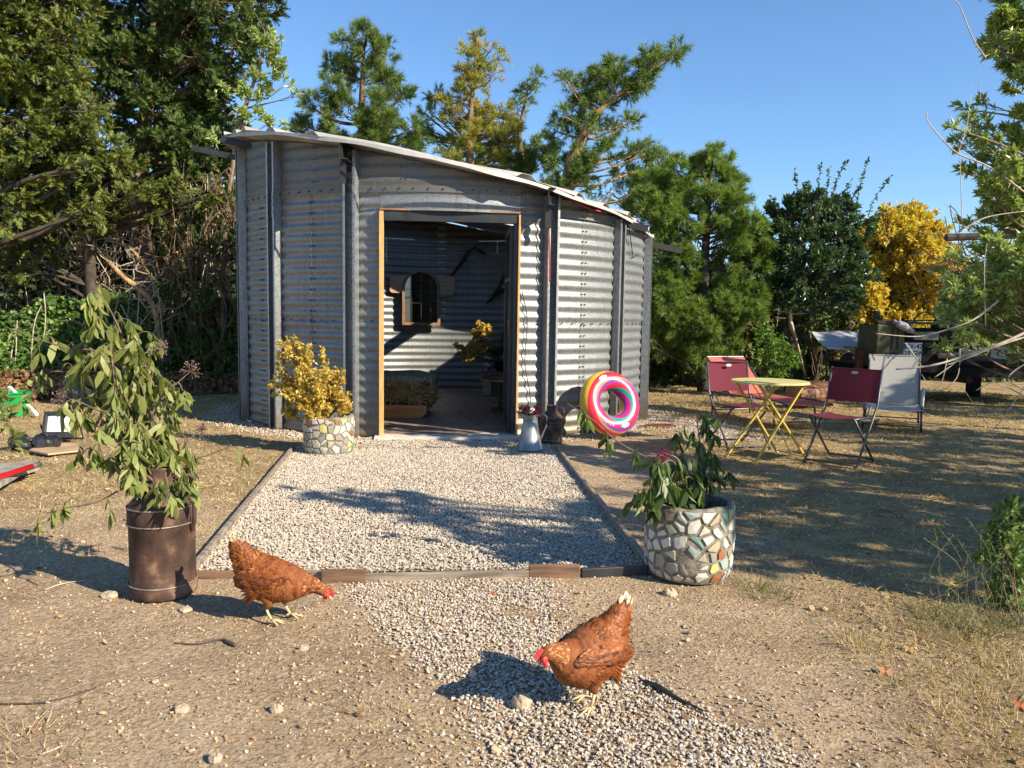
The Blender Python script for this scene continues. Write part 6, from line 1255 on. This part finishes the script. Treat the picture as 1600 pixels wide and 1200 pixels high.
# big conifers on the left
d = 13.6
tree('cypress_tree', 'huge dark cypress with an orange barked trunk towering at upper left', 'cypress tree', [(Z(228, d), .20), (P(228, 450, d), .17), (P(215, 300, d), .14), (P(225, 200, d), .12), (P(240, 80, d), .10), (P(250, -120, d), .05)],
     CL([(255, -70, 70), (190, -50, 60), (310, -20, 50), (240, 20, 60), (175, 50, 55), (295, 40, 42), (150, 100, 55), (215, 100, 50), (270, 95, 45), (310, 85, 32), (330, 110, 26), (365, 75, 26), (395, 40, 26), (415, 8, 24), (385, 95, 24), (350, 135, 26), (290, 150, 40), (240, 165, 36), (310, 185, 32), (345, 195, 24), (290, 215, 34), (240, 225, 26), (330, 235, 24), (180, 165, 36), (300, 255, 26), (355, 255, 18), (420, -30, 24), (190, 215, 30), (250, 265, 30)], d, .7, 2), M_CYPD, M_BARK, 310, .19, *FROND, wid=1.0, twn=16, up=.1, droop=.25, limb_r=.04, group='conifers at upper left')
d = 11.8
tree('cypress_tree', 'sunlit yellowish green cypress hanging in at the left edge', 'cypress tree', [(Z(-70, d), .2), (P(-60, 300, d), .16), (P(-40, 100, d), .12), (P(-20, -120, d), .06)],
     CL([(10, 10, 60), (70, 20, 50), (40, 70, 55), (110, 65, 36), (0, 120, 55), (65, 130, 50), (115, 125, 34), (30, 185, 55), (90, 185, 45), (135, 175, 26), (20, 240, 45), (75, 235, 42), (125, 225, 28), (100, 270, 26), (145, 265, 16), (15, 300, 30), (60, 315, 28), (105, 322, 24), (140, 330, 16), (20, 345, 26), (65, 345, 22), (-30, -40, 70), (60, -40, 55), (120, -30, 40), (-40, 60, 60), (-40, 180, 60), (-40, 290, 50), (10, -90, 60)], d, .5, 2), M_CYP, M_BARKD, 330, .17, *FROND, wid=1.0, twn=16, up=.05, droop=.35, limb_r=.04, group='conifers at upper left')
tree('cypress_tree', 'cypress with layered drooping lower boughs between the two big conifers', 'cypress tree', [(Z(150, 12.6), .10), (P(140, 400, 12.6), .085), (P(150, 250, 12.6), .07), (P(140, 150, 12.6), .05)],
     CL([(165, 235, 26), (200, 250, 22), (160, 290, 28), (205, 300, 26), (250, 300, 22), (185, 335, 20), (240, 325, 18), (120, 355, 20), (150, 350, 18), (60, 385, 22), (100, 400, 16), (20, 395, 22), (280, 285, 16), (320, 305, 18), (350, 300, 16), (210, 275, 20), (40, 420, 18)], 12.4, .5, 2), M_CYP, M_BARKD, 330, .15, *FROND, twn=15, up=.05, droop=.35, limb_r=.035, group='conifers at upper left')
# dead leaning pole-like trunks and bare branches under the conifers
for k, (lab, pts, r) in enumerate((('leaning lichen covered dead trunk crossing in front of the cypress trunk', [(118, 335), (150, 385), (190, 430), (235, 470), (255, 540)], .055), ('dead pale trunk leaning left under the cypress boughs', [(115, 370), (135, 420), (165, 470), (185, 560)], .05), ('thin bare dead trunk high under the boughs', [(150, 350), (185, 375), (215, 400), (240, 440)], .03))):
    b = B(); s = spline([P(x, y, 12.7 + .12 * k) for x, y in pts]); b.tube(s, np.linspace(r * .5, r, len(s)), 8)
    t = wthing('dead_tree', lab, 'dead tree', s[-1]); b.build('trunk', M_BARKO, t, smooth=True); b = B()
    for _ in range(46):
        i = rng.integers(0, len(s)); e = s[i] + rdir(1, -.1)[0] * rng.uniform(.2, .8) * A(1, .5, 1); m_ = (s[i] + e) / 2 + rng.normal(size=3) * .08; b.tube(spline([s[i], m_, e, e + A(0, 0, -.1)], 8), np.linspace(.009, .002, 8), 4, cap=False)
    b.build('bare_twigs', M_PALE, t, kind='stuff')
# deciduous shrub at the left of the shed roof and dry vine thicket
D = 13.0
def pl(px, py, r, dd=0): return (P(px, py, D + dd), r * D / FPX)
tree('elder_tree', 'light green leaved elder tree between the dark cypress and the shed roof', 'tree', [(Z(345, D), .04), (P(350, 400, D), .035), (P(370, 220, D), .04), (P(410, 90, D), .02)],
     [pl(*c_) for c_ in [(415, 55, 16), (430, 85, 14), (405, 95, 20), (420, 120, 18), (395, 130, 20), (440, 105, 10), (385, 160, 20), (410, 150, 14), (400, 185, 16), (375, 195, 22), (345, 150, 18), (350, 215, 22), (430, 70, 10), (395, 60, 16), (450, 130, 7), (460, 150, 6), (425, 190, 8), (440, 205, 10), (395, 15, 14)]], M_OLV, M_BARK, 1500, .10, T_L4, F_L4, wid=.34, twn=9, up=.2, limb_r=.02)
tree('green_shrub', 'leafy green shrub in the shade left of the shed wall', 'shrub', [(Z(310, 13.4), .06), (P(300, 420, 13.4), .04)], CL([(290, 330, 24), (330, 345, 24), (270, 360, 26), (310, 385, 28), (350, 390, 22), (260, 410, 26), (300, 440, 30), (340, 450, 26), (260, 470, 30), (300, 500, 34), (350, 500, 26), (240, 520, 28), (290, 545, 30), (340, 550, 26), (370, 330, 14), (375, 540, 16)], 13.0, .4, 2), M_SHR, M_TWIG, 520, .085, T_L4, F_L4, wid=.45, twn=12)
M_VINE = mat('vine_stem', (.07, .05, .03), (.20, .14, .09), rough=.9, scale=3)
t = wthing('dry_vine_thicket', 'curtain of dry beige vine stems hanging beside the left shed wall', 'vines', Z(345, 12.9)); b = B(); bl = B()
for _ in range(110):
    x = rng.uniform(255, 378); y0_ = rng.uniform(250, 420); y1_ = y0_ + rng.uniform(60, 230); dd = 12.7 + rng.uniform(-.25, .5)
    p = [P(x + rng.normal() * 6, y0_, dd), P(x + rng.normal() * 14, (y0_ * 2 + y1_) / 3, dd + rng.normal() * .1), P(x + rng.normal() * 14, (y0_ + 2 * y1_) / 3, dd + rng.normal() * .1), P(x + rng.normal() * 10, min(y1_, 560), dd)]
    s = spline(p, 14); b.tube(s, rng.uniform(.003, .008), 4, cap=False)
    if rng.random() < .8: k = 14; i = rng.integers(0, 14, k); scatter(bl, T_L4, F_L4, s[i], rng.normal(size=(k, 3)) + A(0, 0, -.8), rdir(k), rng.uniform(.03, .07, k), wid=.03)
b.build('vine_stems', M_VINE, t, kind='stuff'); bl.build('dry_leaves', M_BRN, t, kind='stuff')
t = wthing('dead_twig_tangle', 'tangle of bare dead twigs under the conifer boughs on the left', 'twigs', Z(150, 12.9)); b = B()
for _ in range(520):
    x = rng.uniform(-20, 300); y_ = rng.uniform(330, 520); dd = 12.9 + rng.uniform(-.3, .6); p0_ = P(x, y_, dd); dr = rdir(1, -.15)[0] * A(1, .4, 1); l = rng.uniform(.2, .8); s = spline([p0_, p0_ + dr * l * .5 + rng.normal(size=3) * .06, p0_ + dr * l + A(0, 0, -.08)], 9); b.tube(s, np.linspace(.006, .0015, 9) * rng.uniform(.6, 1.4), 4, cap=False)
b.build('dead_twigs', M_VINE, t, kind='stuff')
# brambles along the left and the wood behind everything
def thicket(name, label, boxes, n, size, m, T=T_DIA, F=F_DIA, wid=.8, stems=0, kind='stuff'):
    bl, bt = B(), B()
    for (p0_, p1_, h) in boxes:       # a bank from p0 to p1 (plan points) with height h, leaves fall on a lumpy surface
        p0_ = np.array(p0_, float); p1_ = np.array(p1_, float); k = int(n / len(boxes)); u = rng.random(k); v = rng.random(k) ** .8
        base_ = p0_[:2] * (1 - u[:, None]) + p1_[:2] * u[:, None]; dv_ = nrm(p1_[:2] - p0_[:2]); nv_2 = A(dv_[1], -dv_[0]); 
        if nv_2[1] > 0: nv_2 = -nv_2
        L_ = np.linalg.norm(p1_[:2] - p0_[:2]); hh_ = h * (.7 + .6 * fnoise(u * L_ * .9 + h * 7, u * 0 + 3)); out = .9 * (fnoise(u * L_ * 1.4 + 3, v * hh_ * 1.6) - .3) * (1.2 - v) + rng.normal(size=k) * .09 + .25 * (1 - v)
        pos = np.column_stack([base_ + nv_2 * out[:, None], v * hh_]); d_ = rng.normal(size=(k, 3)) * .8 + np.array([nv_2[0] * .6, nv_2[1] * .6, -.1]); up_ = np.tile([nv_2[0], nv_2[1], .9], (k, 1)) + rng.normal(size=(k, 3)) * .6
        s = size * rng.uniform(.6, 1.4, k); rb = np.clip(fnoise(u * L_ * 1.1, v * 2.2 + 5) * 1.1 - .1 + rng.normal(size=k) * .16, 0, 1); scatter(bl, T, F, pos, d_, up_, s, rb, wid=s * wid)
        for _ in range(int(stems * L_)):
            q0 = p0_ * 1; uu = rng.random(); c = A(*(p0_[:2] * (1 - uu) + p1_[:2] * uu), 0) + A(nv_2[0], nv_2[1], 0) * rng.uniform(.0, .5); e = c + A(rng.normal() * .4, nv_2[1] * .3, h * rng.uniform(.5, 1.15)); bt.tube(spline([c, (c + e) / 2 + rng.normal(size=3) * .15, e], 9), .008, 4, cap=False)
    t = wthing(name, label, 'thicket', A(*boxes[0][0][:2], 0)); bl.build('leaves', m, t, kind='stuff')
    if bt.n: bt.build('stems', M_PALE, t, kind='stuff')
    return t
thicket('bramble_bank', 'low bank of green brambles on the left in front of the conifers', [(A(-8.6, 11.2), A(-6.4, 13.0), 1.45), (A(-6.6, 13.0), A(-4.6, 13.9), 1.5)], 26000, .075, M_BRA, stems=8)
thicket('dry_bramble', 'low brown dry leaved brambles at the foot of the green bramble bank', [(A(-8.2, 10.4), A(-6.0, 12.3), .42), (A(-6.0, 12.4), A(-4.0, 13.4), .3)], 5500, .06, M_BRN)
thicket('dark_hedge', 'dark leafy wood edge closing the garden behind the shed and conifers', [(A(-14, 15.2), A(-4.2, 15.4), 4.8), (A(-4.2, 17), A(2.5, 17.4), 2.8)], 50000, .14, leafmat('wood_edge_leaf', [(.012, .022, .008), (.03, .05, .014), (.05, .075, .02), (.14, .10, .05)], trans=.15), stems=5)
thicket('mixed_hedge', 'mixed green and dry brown hedge behind the bushy pine and fruit tree', [(A(1.6, 15.4), A(5.6, 16.6), 2.5), (A(5.0, 17.2), A(10.5, 19.0), 2.6), (A(10, 18), A(20, 20), 2.8)], 70000, .105, leafmat('mixed_hedge_leaf', [(0.026, 0.052, 0.013), (0.065, 0.111, 0.026), (0.104, 0.156, 0.039), (0.247, 0.156, 0.072), (0.338, 0.221, 0.104)], trans=.25), stems=6)
# backing of the hedges: solid dark mass of old stems so that the field beyond stays hidden
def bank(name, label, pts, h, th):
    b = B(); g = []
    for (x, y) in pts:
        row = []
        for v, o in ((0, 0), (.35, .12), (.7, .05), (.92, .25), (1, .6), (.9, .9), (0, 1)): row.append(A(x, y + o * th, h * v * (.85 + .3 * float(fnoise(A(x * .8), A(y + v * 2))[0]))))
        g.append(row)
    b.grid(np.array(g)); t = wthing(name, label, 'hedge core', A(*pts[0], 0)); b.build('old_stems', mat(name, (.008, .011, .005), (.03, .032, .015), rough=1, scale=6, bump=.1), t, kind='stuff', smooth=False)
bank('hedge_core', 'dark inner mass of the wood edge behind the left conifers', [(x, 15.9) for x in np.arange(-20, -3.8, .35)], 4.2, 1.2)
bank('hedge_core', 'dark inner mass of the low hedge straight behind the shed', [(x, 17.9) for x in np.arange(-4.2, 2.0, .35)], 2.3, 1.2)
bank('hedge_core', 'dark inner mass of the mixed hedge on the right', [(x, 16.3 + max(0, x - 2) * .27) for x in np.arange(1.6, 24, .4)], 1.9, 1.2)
# fruit tree with stake
d = 14.2; TR = [(Z(1238, d), .075), (P(1236, 540, d), .065), (P(1233, 490, d), .06), (P(1245, 440, d), .05), (P(1270, 380, d), .025)]
tree('pear_tree', 'dark glossy leaved fruit tree with upright shoots and a wooden stake', 'fruit tree', TR,
     CL([(1230, 345, 26), (1270, 335, 28), (1310, 335, 26), (1345, 345, 18), (1205, 375, 26), (1245, 385, 32), (1290, 380, 34), (1335, 385, 26), (1190, 415, 26), (1225, 425, 32), (1265, 425, 34), (1310, 425, 32), (1345, 430, 18), (1185, 450, 20), (1215, 460, 26), (1300, 460, 26), (1330, 470, 16), (1190, 480, 16), (1255, 460, 20), (1220, 485, 16), (1320, 490, 12)], d, .55, 2, 1.2), M_PEAR, M_BARKD, 1150, .095, T_L4, F_L4, wid=.5, twn=15, up=.3, limb_r=.03)
pear = bpy.data.objects['pear_tree']; bl, bt = B(), B()
for (bx_, by_, tx_, ty_) in ((1225, 340, 1205, 306), (1250, 330, 1241, 267), (1275, 325, 1283, 258), (1295, 325, 1322, 252), (1310, 330, 1331, 280), (1335, 335, 1358, 247), (1350, 345, 1391, 277), (1265, 320, 1262, 285), (1240, 340, 1225, 315), (1290, 320, 1296, 262), (1320, 335, 1345, 290)):
    s = spline([P(bx_, by_ + 40, d), P(bx_ + .3 * (tx_ - bx_), (by_ + ty_) / 2 + 8, d), P(tx_, ty_, d)], 30); bt.tube(s, np.linspace(.009, .003, 30), 5); k = 70; i = rng.integers(2, 30, k)
    scatter(bl, T_L4, F_L4, s[i], rng.normal(size=(k, 3)) * .6 + A(0, 0, .15), rdir(k), rng.uniform(.05, .09, k), wid=rng.uniform(.028, .04, k))
bl.build('shoot_leaves', M_PEAR, pear, kind='stuff'); bt.build('upright_shoots', M_BARKD, pear, smooth=True)
stk = wthing('tree_stake', 'leaning pale wooden stake beside the fruit tree trunk', 'stake', G(1258, 590)); b = B(); b.tube([G(1259, 592), P(1236, 505, 13.6)], .035, 8); b.build('pole', M_PALE, stk, smooth=True)
# golden tree
d = 16.0
tree('golden_tree', 'round golden yellow autumn tree beyond the olive vehicle', 'tree', [(Z(1415, d), .16), (P(1415, 470, d), .12), (P(1412, 400, d), .07)],
     CL([(1410, 348, 20), (1385, 358, 20), (1440, 355, 18), (1365, 375, 20), (1395, 380, 26), (1430, 380, 24), (1460, 375, 18), (1475, 395, 16), (1355, 405, 22), (1385, 410, 28), (1420, 415, 28), (1455, 415, 22), (1480, 430, 16), (1350, 440, 22), (1380, 445, 26), (1415, 450, 28), (1450, 450, 22), (1480, 455, 12), (1360, 470, 20), (1395, 478, 24), (1430, 482, 22), (1340, 460, 16), (1495, 425, 12), (1455, 480, 14), (1380, 500, 18), (1420, 505, 18)], d, .8, 2, 1.35), M_AUT, M_BARKD, 1500, .085, T_L4, F_L4, wid=.7, twn=40, up=.3)
D = 14.6
bush('small_green_shrub', 'small bright green shrub at the foot of the fruit tree', 'shrub', Z(1205, 13.0), [(P(1200, 530, 13), .25), (P(1218, 550, 13), .28), (P(1190, 560, 13), .22), (P(1215, 575, 13), .22), (P(1235, 565, 13), .2), (P(1205, 590, 13), .15)], leafmat('bright_leaf', [(.06, .12, .02), (.12, .22, .03), (.20, .30, .05)], trans=.35), 1500, (.05, .09), (.45, .65), T=T_L4, F=F_L4, twigs=14, stem_r=.012)
bush('round_green_shrub', 'bright green shrub behind the fruit tree stake', 'shrub', Z(1285, 15.5), [(P(1275, 490, 15.5), .35), (P(1290, 515, 15.5), .35), (P(1262, 520, 15.5), .3), (P(1300, 480, 15.5), .25), (P(1255, 490, 15.5), .25)], M_SHR, 3200, (.05, .09), (.4, .6), twigs=14, stem_r=.012)
# pergola pole on the right
pg = wthing('pergola', 'dark wooden pergola beam and post behind the laurel on the right', 'pergola', Z(1580, 9.5)); b = B(); b.tube([P(1478, 371, 9.5), P(1640, 366, 9.5)], .045, 8); b.build('beam', M_BARKD, pg); b = B(); b.tube([Z(1640, 9.5), P(1640, 366, 9.5)], .05, 8); b.build('post', M_BARKD, pg); b = B()
for k in range(120): x = rng.uniform(1490, 1600); p0_ = P(x, rng.uniform(380, 460), 10.2); b.tube(spline([p0_, p0_ + rng.normal(size=3) * .2, p0_ + rng.normal(size=3) * .4], 7), .006, 4, cap=False)
b.build('dead_creeper', M_TWIG, pg, kind='stuff')
# laurel like tree reaching in from the right
d = 5.6; LX = P(1690, 460, d)[0]
M_LAU = M_OLV
tree('laurel_tree', 'narrow leaved evergreen tree reaching in from the right edge', 'tree', [(A(LX, d, 0), .11), (A(LX - .05, d, 1.2), .09), (A(LX - .1, d, 2.4), .06), (A(LX - .05, d, 3.6), .03)],
     CL([(1560, 20, 22), (1590, 10, 30), (1575, 60, 24), (1600, 80, 30), (1555, 75, 10), (1545, 80, 9), (1580, 110, 16), (1600, 130, 18), (1620, 50, 40), (1535, 160, 6), (1535, 200, 10), (1540, 225, 14), (1520, 215, 9), (1495, 170, 5), (1490, 200, 6), (1495, 225, 8), (1515, 190, 8), (1550, 250, 14), (1520, 275, 10), (1505, 270, 7), (1540, 285, 16), (1575, 210, 12), (1590, 230, 24), (1565, 270, 22), (1600, 280, 30), (1545, 310, 16), (1585, 330, 28), (1610, 370, 35), (1560, 385, 20), (1530, 395, 10), (1525, 435, 16), (1560, 430, 26), (1595, 430, 34), (1500, 450, 14), (1535, 465, 22), (1575, 475, 28), (1480, 475, 14), (1510, 490, 16), (1550, 505, 18), (1600, 500, 26), (1480, 500, 10), (1475, 545, 9), (1510, 535, 8), (1640, 300, 50), (1640, 440, 50), (1650, 180, 50), (1490, 400, 8), (1510, 350, 7), (1470, 425, 7), (1560, 345, 16), (1585, 395, 22), (1545, 415, 18), (1520, 460, 18), (1560, 475, 22), (1595, 460, 24), (1590, 540, 20), (1540, 520, 16), (1500, 520, 14), (1485, 455, 12), (1570, 300, 20), (1530, 345, 10), (1580, 40, 26), (1560, 50, 16)], d, .35, 1, 1.15), M_LAU, M_BARK, 11000, .060, T_L4, F_L4, wid=.27, twn=34, up=.35, limb_r=.014, shell=.3)
t = wthing('bare_branches', 'pale bare dead branches sweeping in low from the right edge', 'branches', P(1600, 520, 5.2)); b = B()
for pts, r in (([(1640, 500), (1580, 530), (1540, 545), (1490, 562), (1450, 572), (1400, 577)], .012), ([(1640, 515), (1560, 540), (1515, 558), (1480, 570)], .008), ([(1560, 470), (1520, 500), (1470, 518), (1430, 526), (1368, 521)], .007), ([(1500, 545), (1495, 590), (1462, 612), (1440, 585)], .004), ([(1415, 536), (1425, 550), (1437, 568), (1442, 575)], .004), ([(1640, 560), (1600, 570), (1575, 592), (1600, 610)], .006), ([(1640, 640), (1560, 600), (1525, 610)], .005), ([(1620, 770), (1570, 720), (1540, 660), (1500, 600)], .0035), ([(1500, 362), (1540, 340), (1600, 330)], .006), ([(1600, 300), (1548, 262), (1497, 240), (1470, 215), (1450, 190), (1448, 175)], .006), ([(1497, 240), (1512, 190), (1517, 130)], .003), ([(1540, 90), (1520, 60), (1500, 10), (1490, 0)], .005), ([(1503, 345), (1500, 250), (1497, 225)], .003), ([(1498, 350), (1488, 330), (1473, 316)], .003), ([(1640, 540), (1590, 620), (1540, 680), (1465, 695)], .0035), ([(1540, 510), (1538, 420), (1542, 380)], .004), ([(1480, 560), (1470, 600), (1450, 612)], .0035), ([(1460, 590), (1500, 560), (1520, 530)], .004), ([(1532, 155), (1531, 120), (1532, 105)], .002)):
    s = spline([P(x, y_, 5.2) for x, y_ in pts]); b.tube(s, np.linspace(r, r * .45, len(s)), 6)
b.build('bare_branch', M_PALE, t, smooth=True)
# unseen trees added out of the frame to cast shade on the yard
tree('shade_tree', 'leafy tree added outside the right edge to shade the dry grass', 'tree', [(A(7.4, 3.4, 0), .16), (A(7.4, 3.4, 1.6), .13), (A(7.3, 3.4, 3.0), .08)],
     [(A(7.4 + a, 3.4 + c_, z - .55), r) for a, c_, z, r in ((0, 0, 3.4, .8), (-.8, .3, 3.0, .7), (.8, -.2, 3.1, .7), (-.2, .9, 2.9, .7), (.3, -.9, 3.0, .7), (-.9, -.6, 2.6, .6), (.8, .8, 2.7, .6), (-.4, 1.4, 2.4, .6), (0, .2, 4.1, .6), (-.7, .5, 2.0, .6), (.2, -1.3, 2.3, .6), (0, .6, 1.7, .6), (-.3, -.6, 1.9, .6), (.2, 1.6, 3.2, .5), (-1.2, 0, 2.2, .6), (0, 0, 2.4, .7))], M_SHR, M_BARK, 300, .11, T_L4, F_L4, wid=.6, twn=12)
tree('shade_tree', 'second leafy tree added outside the frame beyond the chairs for shade', 'tree', [(A(9.6, 5.6, 0), .16), (A(9.6, 5.6, 1.8), .13), (A(9.6, 5.6, 3.4), .08)],
     [(A(9.6 + a, 5.6 + c_, z), r) for a, c_, z, r in ((0, 0, 4.0, .9), (-.9, .3, 3.4, .8), (.9, -.2, 3.4, .8), (-.2, 1.0, 3.2, .8), (.3, -1.0, 3.4, .8), (-.9, -.6, 2.8, .7), (-.4, 1.6, 2.6, .7), (0, .2, 4.8, .6), (.2, -1.5, 2.5, .7), (0, -2.2, 3.0, .6))], M_SHR, M_BARK, 240, .11, T_L4, F_L4, wid=.6, twn=12)
tree('shade_tree', 'third leafy tree added outside the frame nearest the camera for shade', 'tree', [(A(6.4, 1.7, 0), .16), (A(6.4, 1.7, 1.6), .13), (A(6.3, 1.7, 3.0), .08)],
     [(A(6.4 + a, 1.7 + c_, z), r) for a, c_, z, r in ((0, 0, 3.3, .75), (-.8, .3, 2.9, .65), (.8, -.2, 3.0, .7), (-.2, .9, 2.7, .7), (.5, .9, 3.6, .6), (-.9, .6, 2.3, .55), (.8, .8, 2.5, .6), (-.4, 1.4, 2.3, .55), (0, .2, 2.2, .6), (0, .8, 1.9, .5), (.2, 1.6, 3.0, .5), (-3.0, .75, 3.45, .16), (-2.75, .55, 3.5, .2), (-2.5, .5, 3.45, .22), (-2.2, .3, 3.5, .2), (-2.35, .65, 3.6, .2), (-1.95, .1, 3.5, .22), (-1.7, .0, 3.4, .25), (-1.5, -.2, 3.5, .28), (-1.2, -.3, 3.4, .3), (-1.8, .4, 3.6, .2), (-.9, -.5, 3.4, .32))], M_SHR, M_BARK, 330, .11, T_L4, F_L4, wid=.6, twn=12)
tree('shade_tree', 'fourth leafy tree added outside the right edge to shade the vehicle', 'tree', [(A(11.8, 9.8, 0), .2), (A(11.8, 9.8, 2), .15), (A(11.7, 9.8, 4.2), .08)],
     [(A(11.8 + a, 9.8 + c_, z), r) for a, c_, z, r in ((0, 0, 4.6, 1.0), (-1, .3, 3.8, .9), (1, -.2, 3.9, .9), (-.2, 1.0, 3.6, .9), (.3, -1.0, 3.8, .9), (-1, -.8, 2.8, .8), (-.6, 1.6, 2.6, .8), (.2, -1.8, 2.7, .8), (0, 0, 2.2, .9), (.4, 1.0, 1.8, .8), (-.4, -1.0, 1.6, .8), (0, 2.4, 3.2, .8), (0, 2.4, 2.0, .7))], M_SHR, M_BARK, 300, .12, T_L4, F_L4, wid=.6, twn=12)
# foreground plants on the right
D = 3.5
bush('young_olive_shoots', 'upright narrow leaved green shoots at the right edge in the foreground', 'plant', G(1590, 975), [(P(1575, 815, D), .07), (P(1562, 850, D), .08), (P(1590, 840, D), .09), (P(1550, 880, D), .05), (P(1585, 890, D), .09), (P(1568, 930, D), .07), (P(1595, 940, D), .09), (P(1590, 800, D), .06)], leafmat('olive_shoot_leaf', [(0.105, 0.165, 0.045), (0.180, 0.270, 0.075), (0.300, 0.405, 0.135)], trans=.3), 1500, (.03, .055), (.24, .34), T=T_FOLD, F=F_LEAF, twigs=40, stem_r=.003)
bush('olive_twig', 'few pale green leaves of a twig hanging in at the left edge', 'plant', P(-30, 700, 4.4), [(P(15, 640, 4.4), .05), (P(35, 625, 4.4), .04), (P(10, 660, 4.4), .05), (P(25, 690, 4.4), .05), (P(5, 620, 4.4), .05)], M_WILT, 60, (.06, .09), (.35, .5), T=T_L4, F=F_L4, twigs=12, stem_r=.003)
t = wthing('tall_dry_weeds', 'thin tall seedy weeds in the dry verge at lower right', 'weeds', G(1500, 980)); b, bl = B(), B()
for _ in range(34):
    x = rng.uniform(1440, 1600); g0 = G(x, rng.uniform(930, 1010)); h = rng.uniform(.15, .5); s = spline([g0, g0 + A(rng.normal() * .03, 0, h * .6), g0 + A(rng.normal() * .10, rng.normal() * .03, h)], 9); b.tube(s, .0009, 4, cap=False); k = rng.integers(2, 7); i = rng.integers(3, 9, k); scatter(bl, T_L4, F_L4, s[i], rdir(k, .3), rdir(k), rng.uniform(.012, .03, k), wid=.010)
b.build('weed_stems', leafmat('weed_stem', [(.16, .16, .05), (.34, .27, .13)], trans=0), t, kind='stuff'); bl.build('weed_leaves', M_SHR, t, kind='stuff')
def tufts(label, centers, n, h, m, name='grass_tuft'):
    gb = B()
    for (px, py, rad) in centers:
        c = G(px, py); k = int(n * (rad / .1)); q_ = c[:2] + rng.normal(size=(k, 2)) * rad; z = ground_z(q_[:, 0], q_[:, 1]); a = np.arctan2(q_[:, 1] - c[1], q_[:, 0] - c[0]) + rng.normal(size=k) * .5; ln = rng.uniform(.3, 1.6, k)
        d_ = np.column_stack([np.cos(a) * ln, np.sin(a) * ln, np.ones(k)]); scatter(gb, T_BL, F_BL, np.column_stack([q_, z]), d_, rdir(k), h * rng.uniform(.5, 1.4, k), wid=rng.uniform(.0018, .0035, k))
    gb.build(name, m, None, label=label, cat='grass', kind='stuff')
tufts('pale dry grass tufts in the verge at the lower right', [(1490, 1065, .07), (1530, 1090, .08), (1400, 1065, .04), (1560, 1060, .08), (1480, 1120, .06), (1590, 1130, .09), (1540, 1150, .08), (1440, 1150, .04), (1330, 1000, .05), (1370, 1010, .06), (1420, 985, .07), (1470, 1010, .08), (1300, 960, .06), (1530, 1010, .09), (1590, 1040, .08)], 170, .06, M_STRAW)
tufts('greener grass tufts around the weeds at the lower right', [(1500, 985, .08), (1550, 980, .09), (1590, 970, .09), (1450, 960, .06), (1210, 930, .05), (1180, 915, .04)], 230, .09, leafmat('greenish_grass', [(.08, .10, .03), (.18, .18, .07), (.34, .29, .15)], trans=.3))
tufts('thin dry grass stalks on the dirt in the lower left', [(20, 1150, .08), (60, 1190, .08), (140, 870, .08), (100, 860, .08), (620, 1130, .06), (560, 1110, .05), (690, 1160, .05), (20, 850, .1)], 70, .06, M_STRAW)
tufts('dry grass tufts in the field left of the gravel bed', [(120, 760, .12), (60, 800, .15), (330, 690, .12), (380, 720, .1), (280, 680, .15), (200, 740, .15), (30, 700, .2), (300, 830, .1), (380, 770, .08), (240, 660, .2), (350, 650, .2)], 150, .05, M_STRAW)
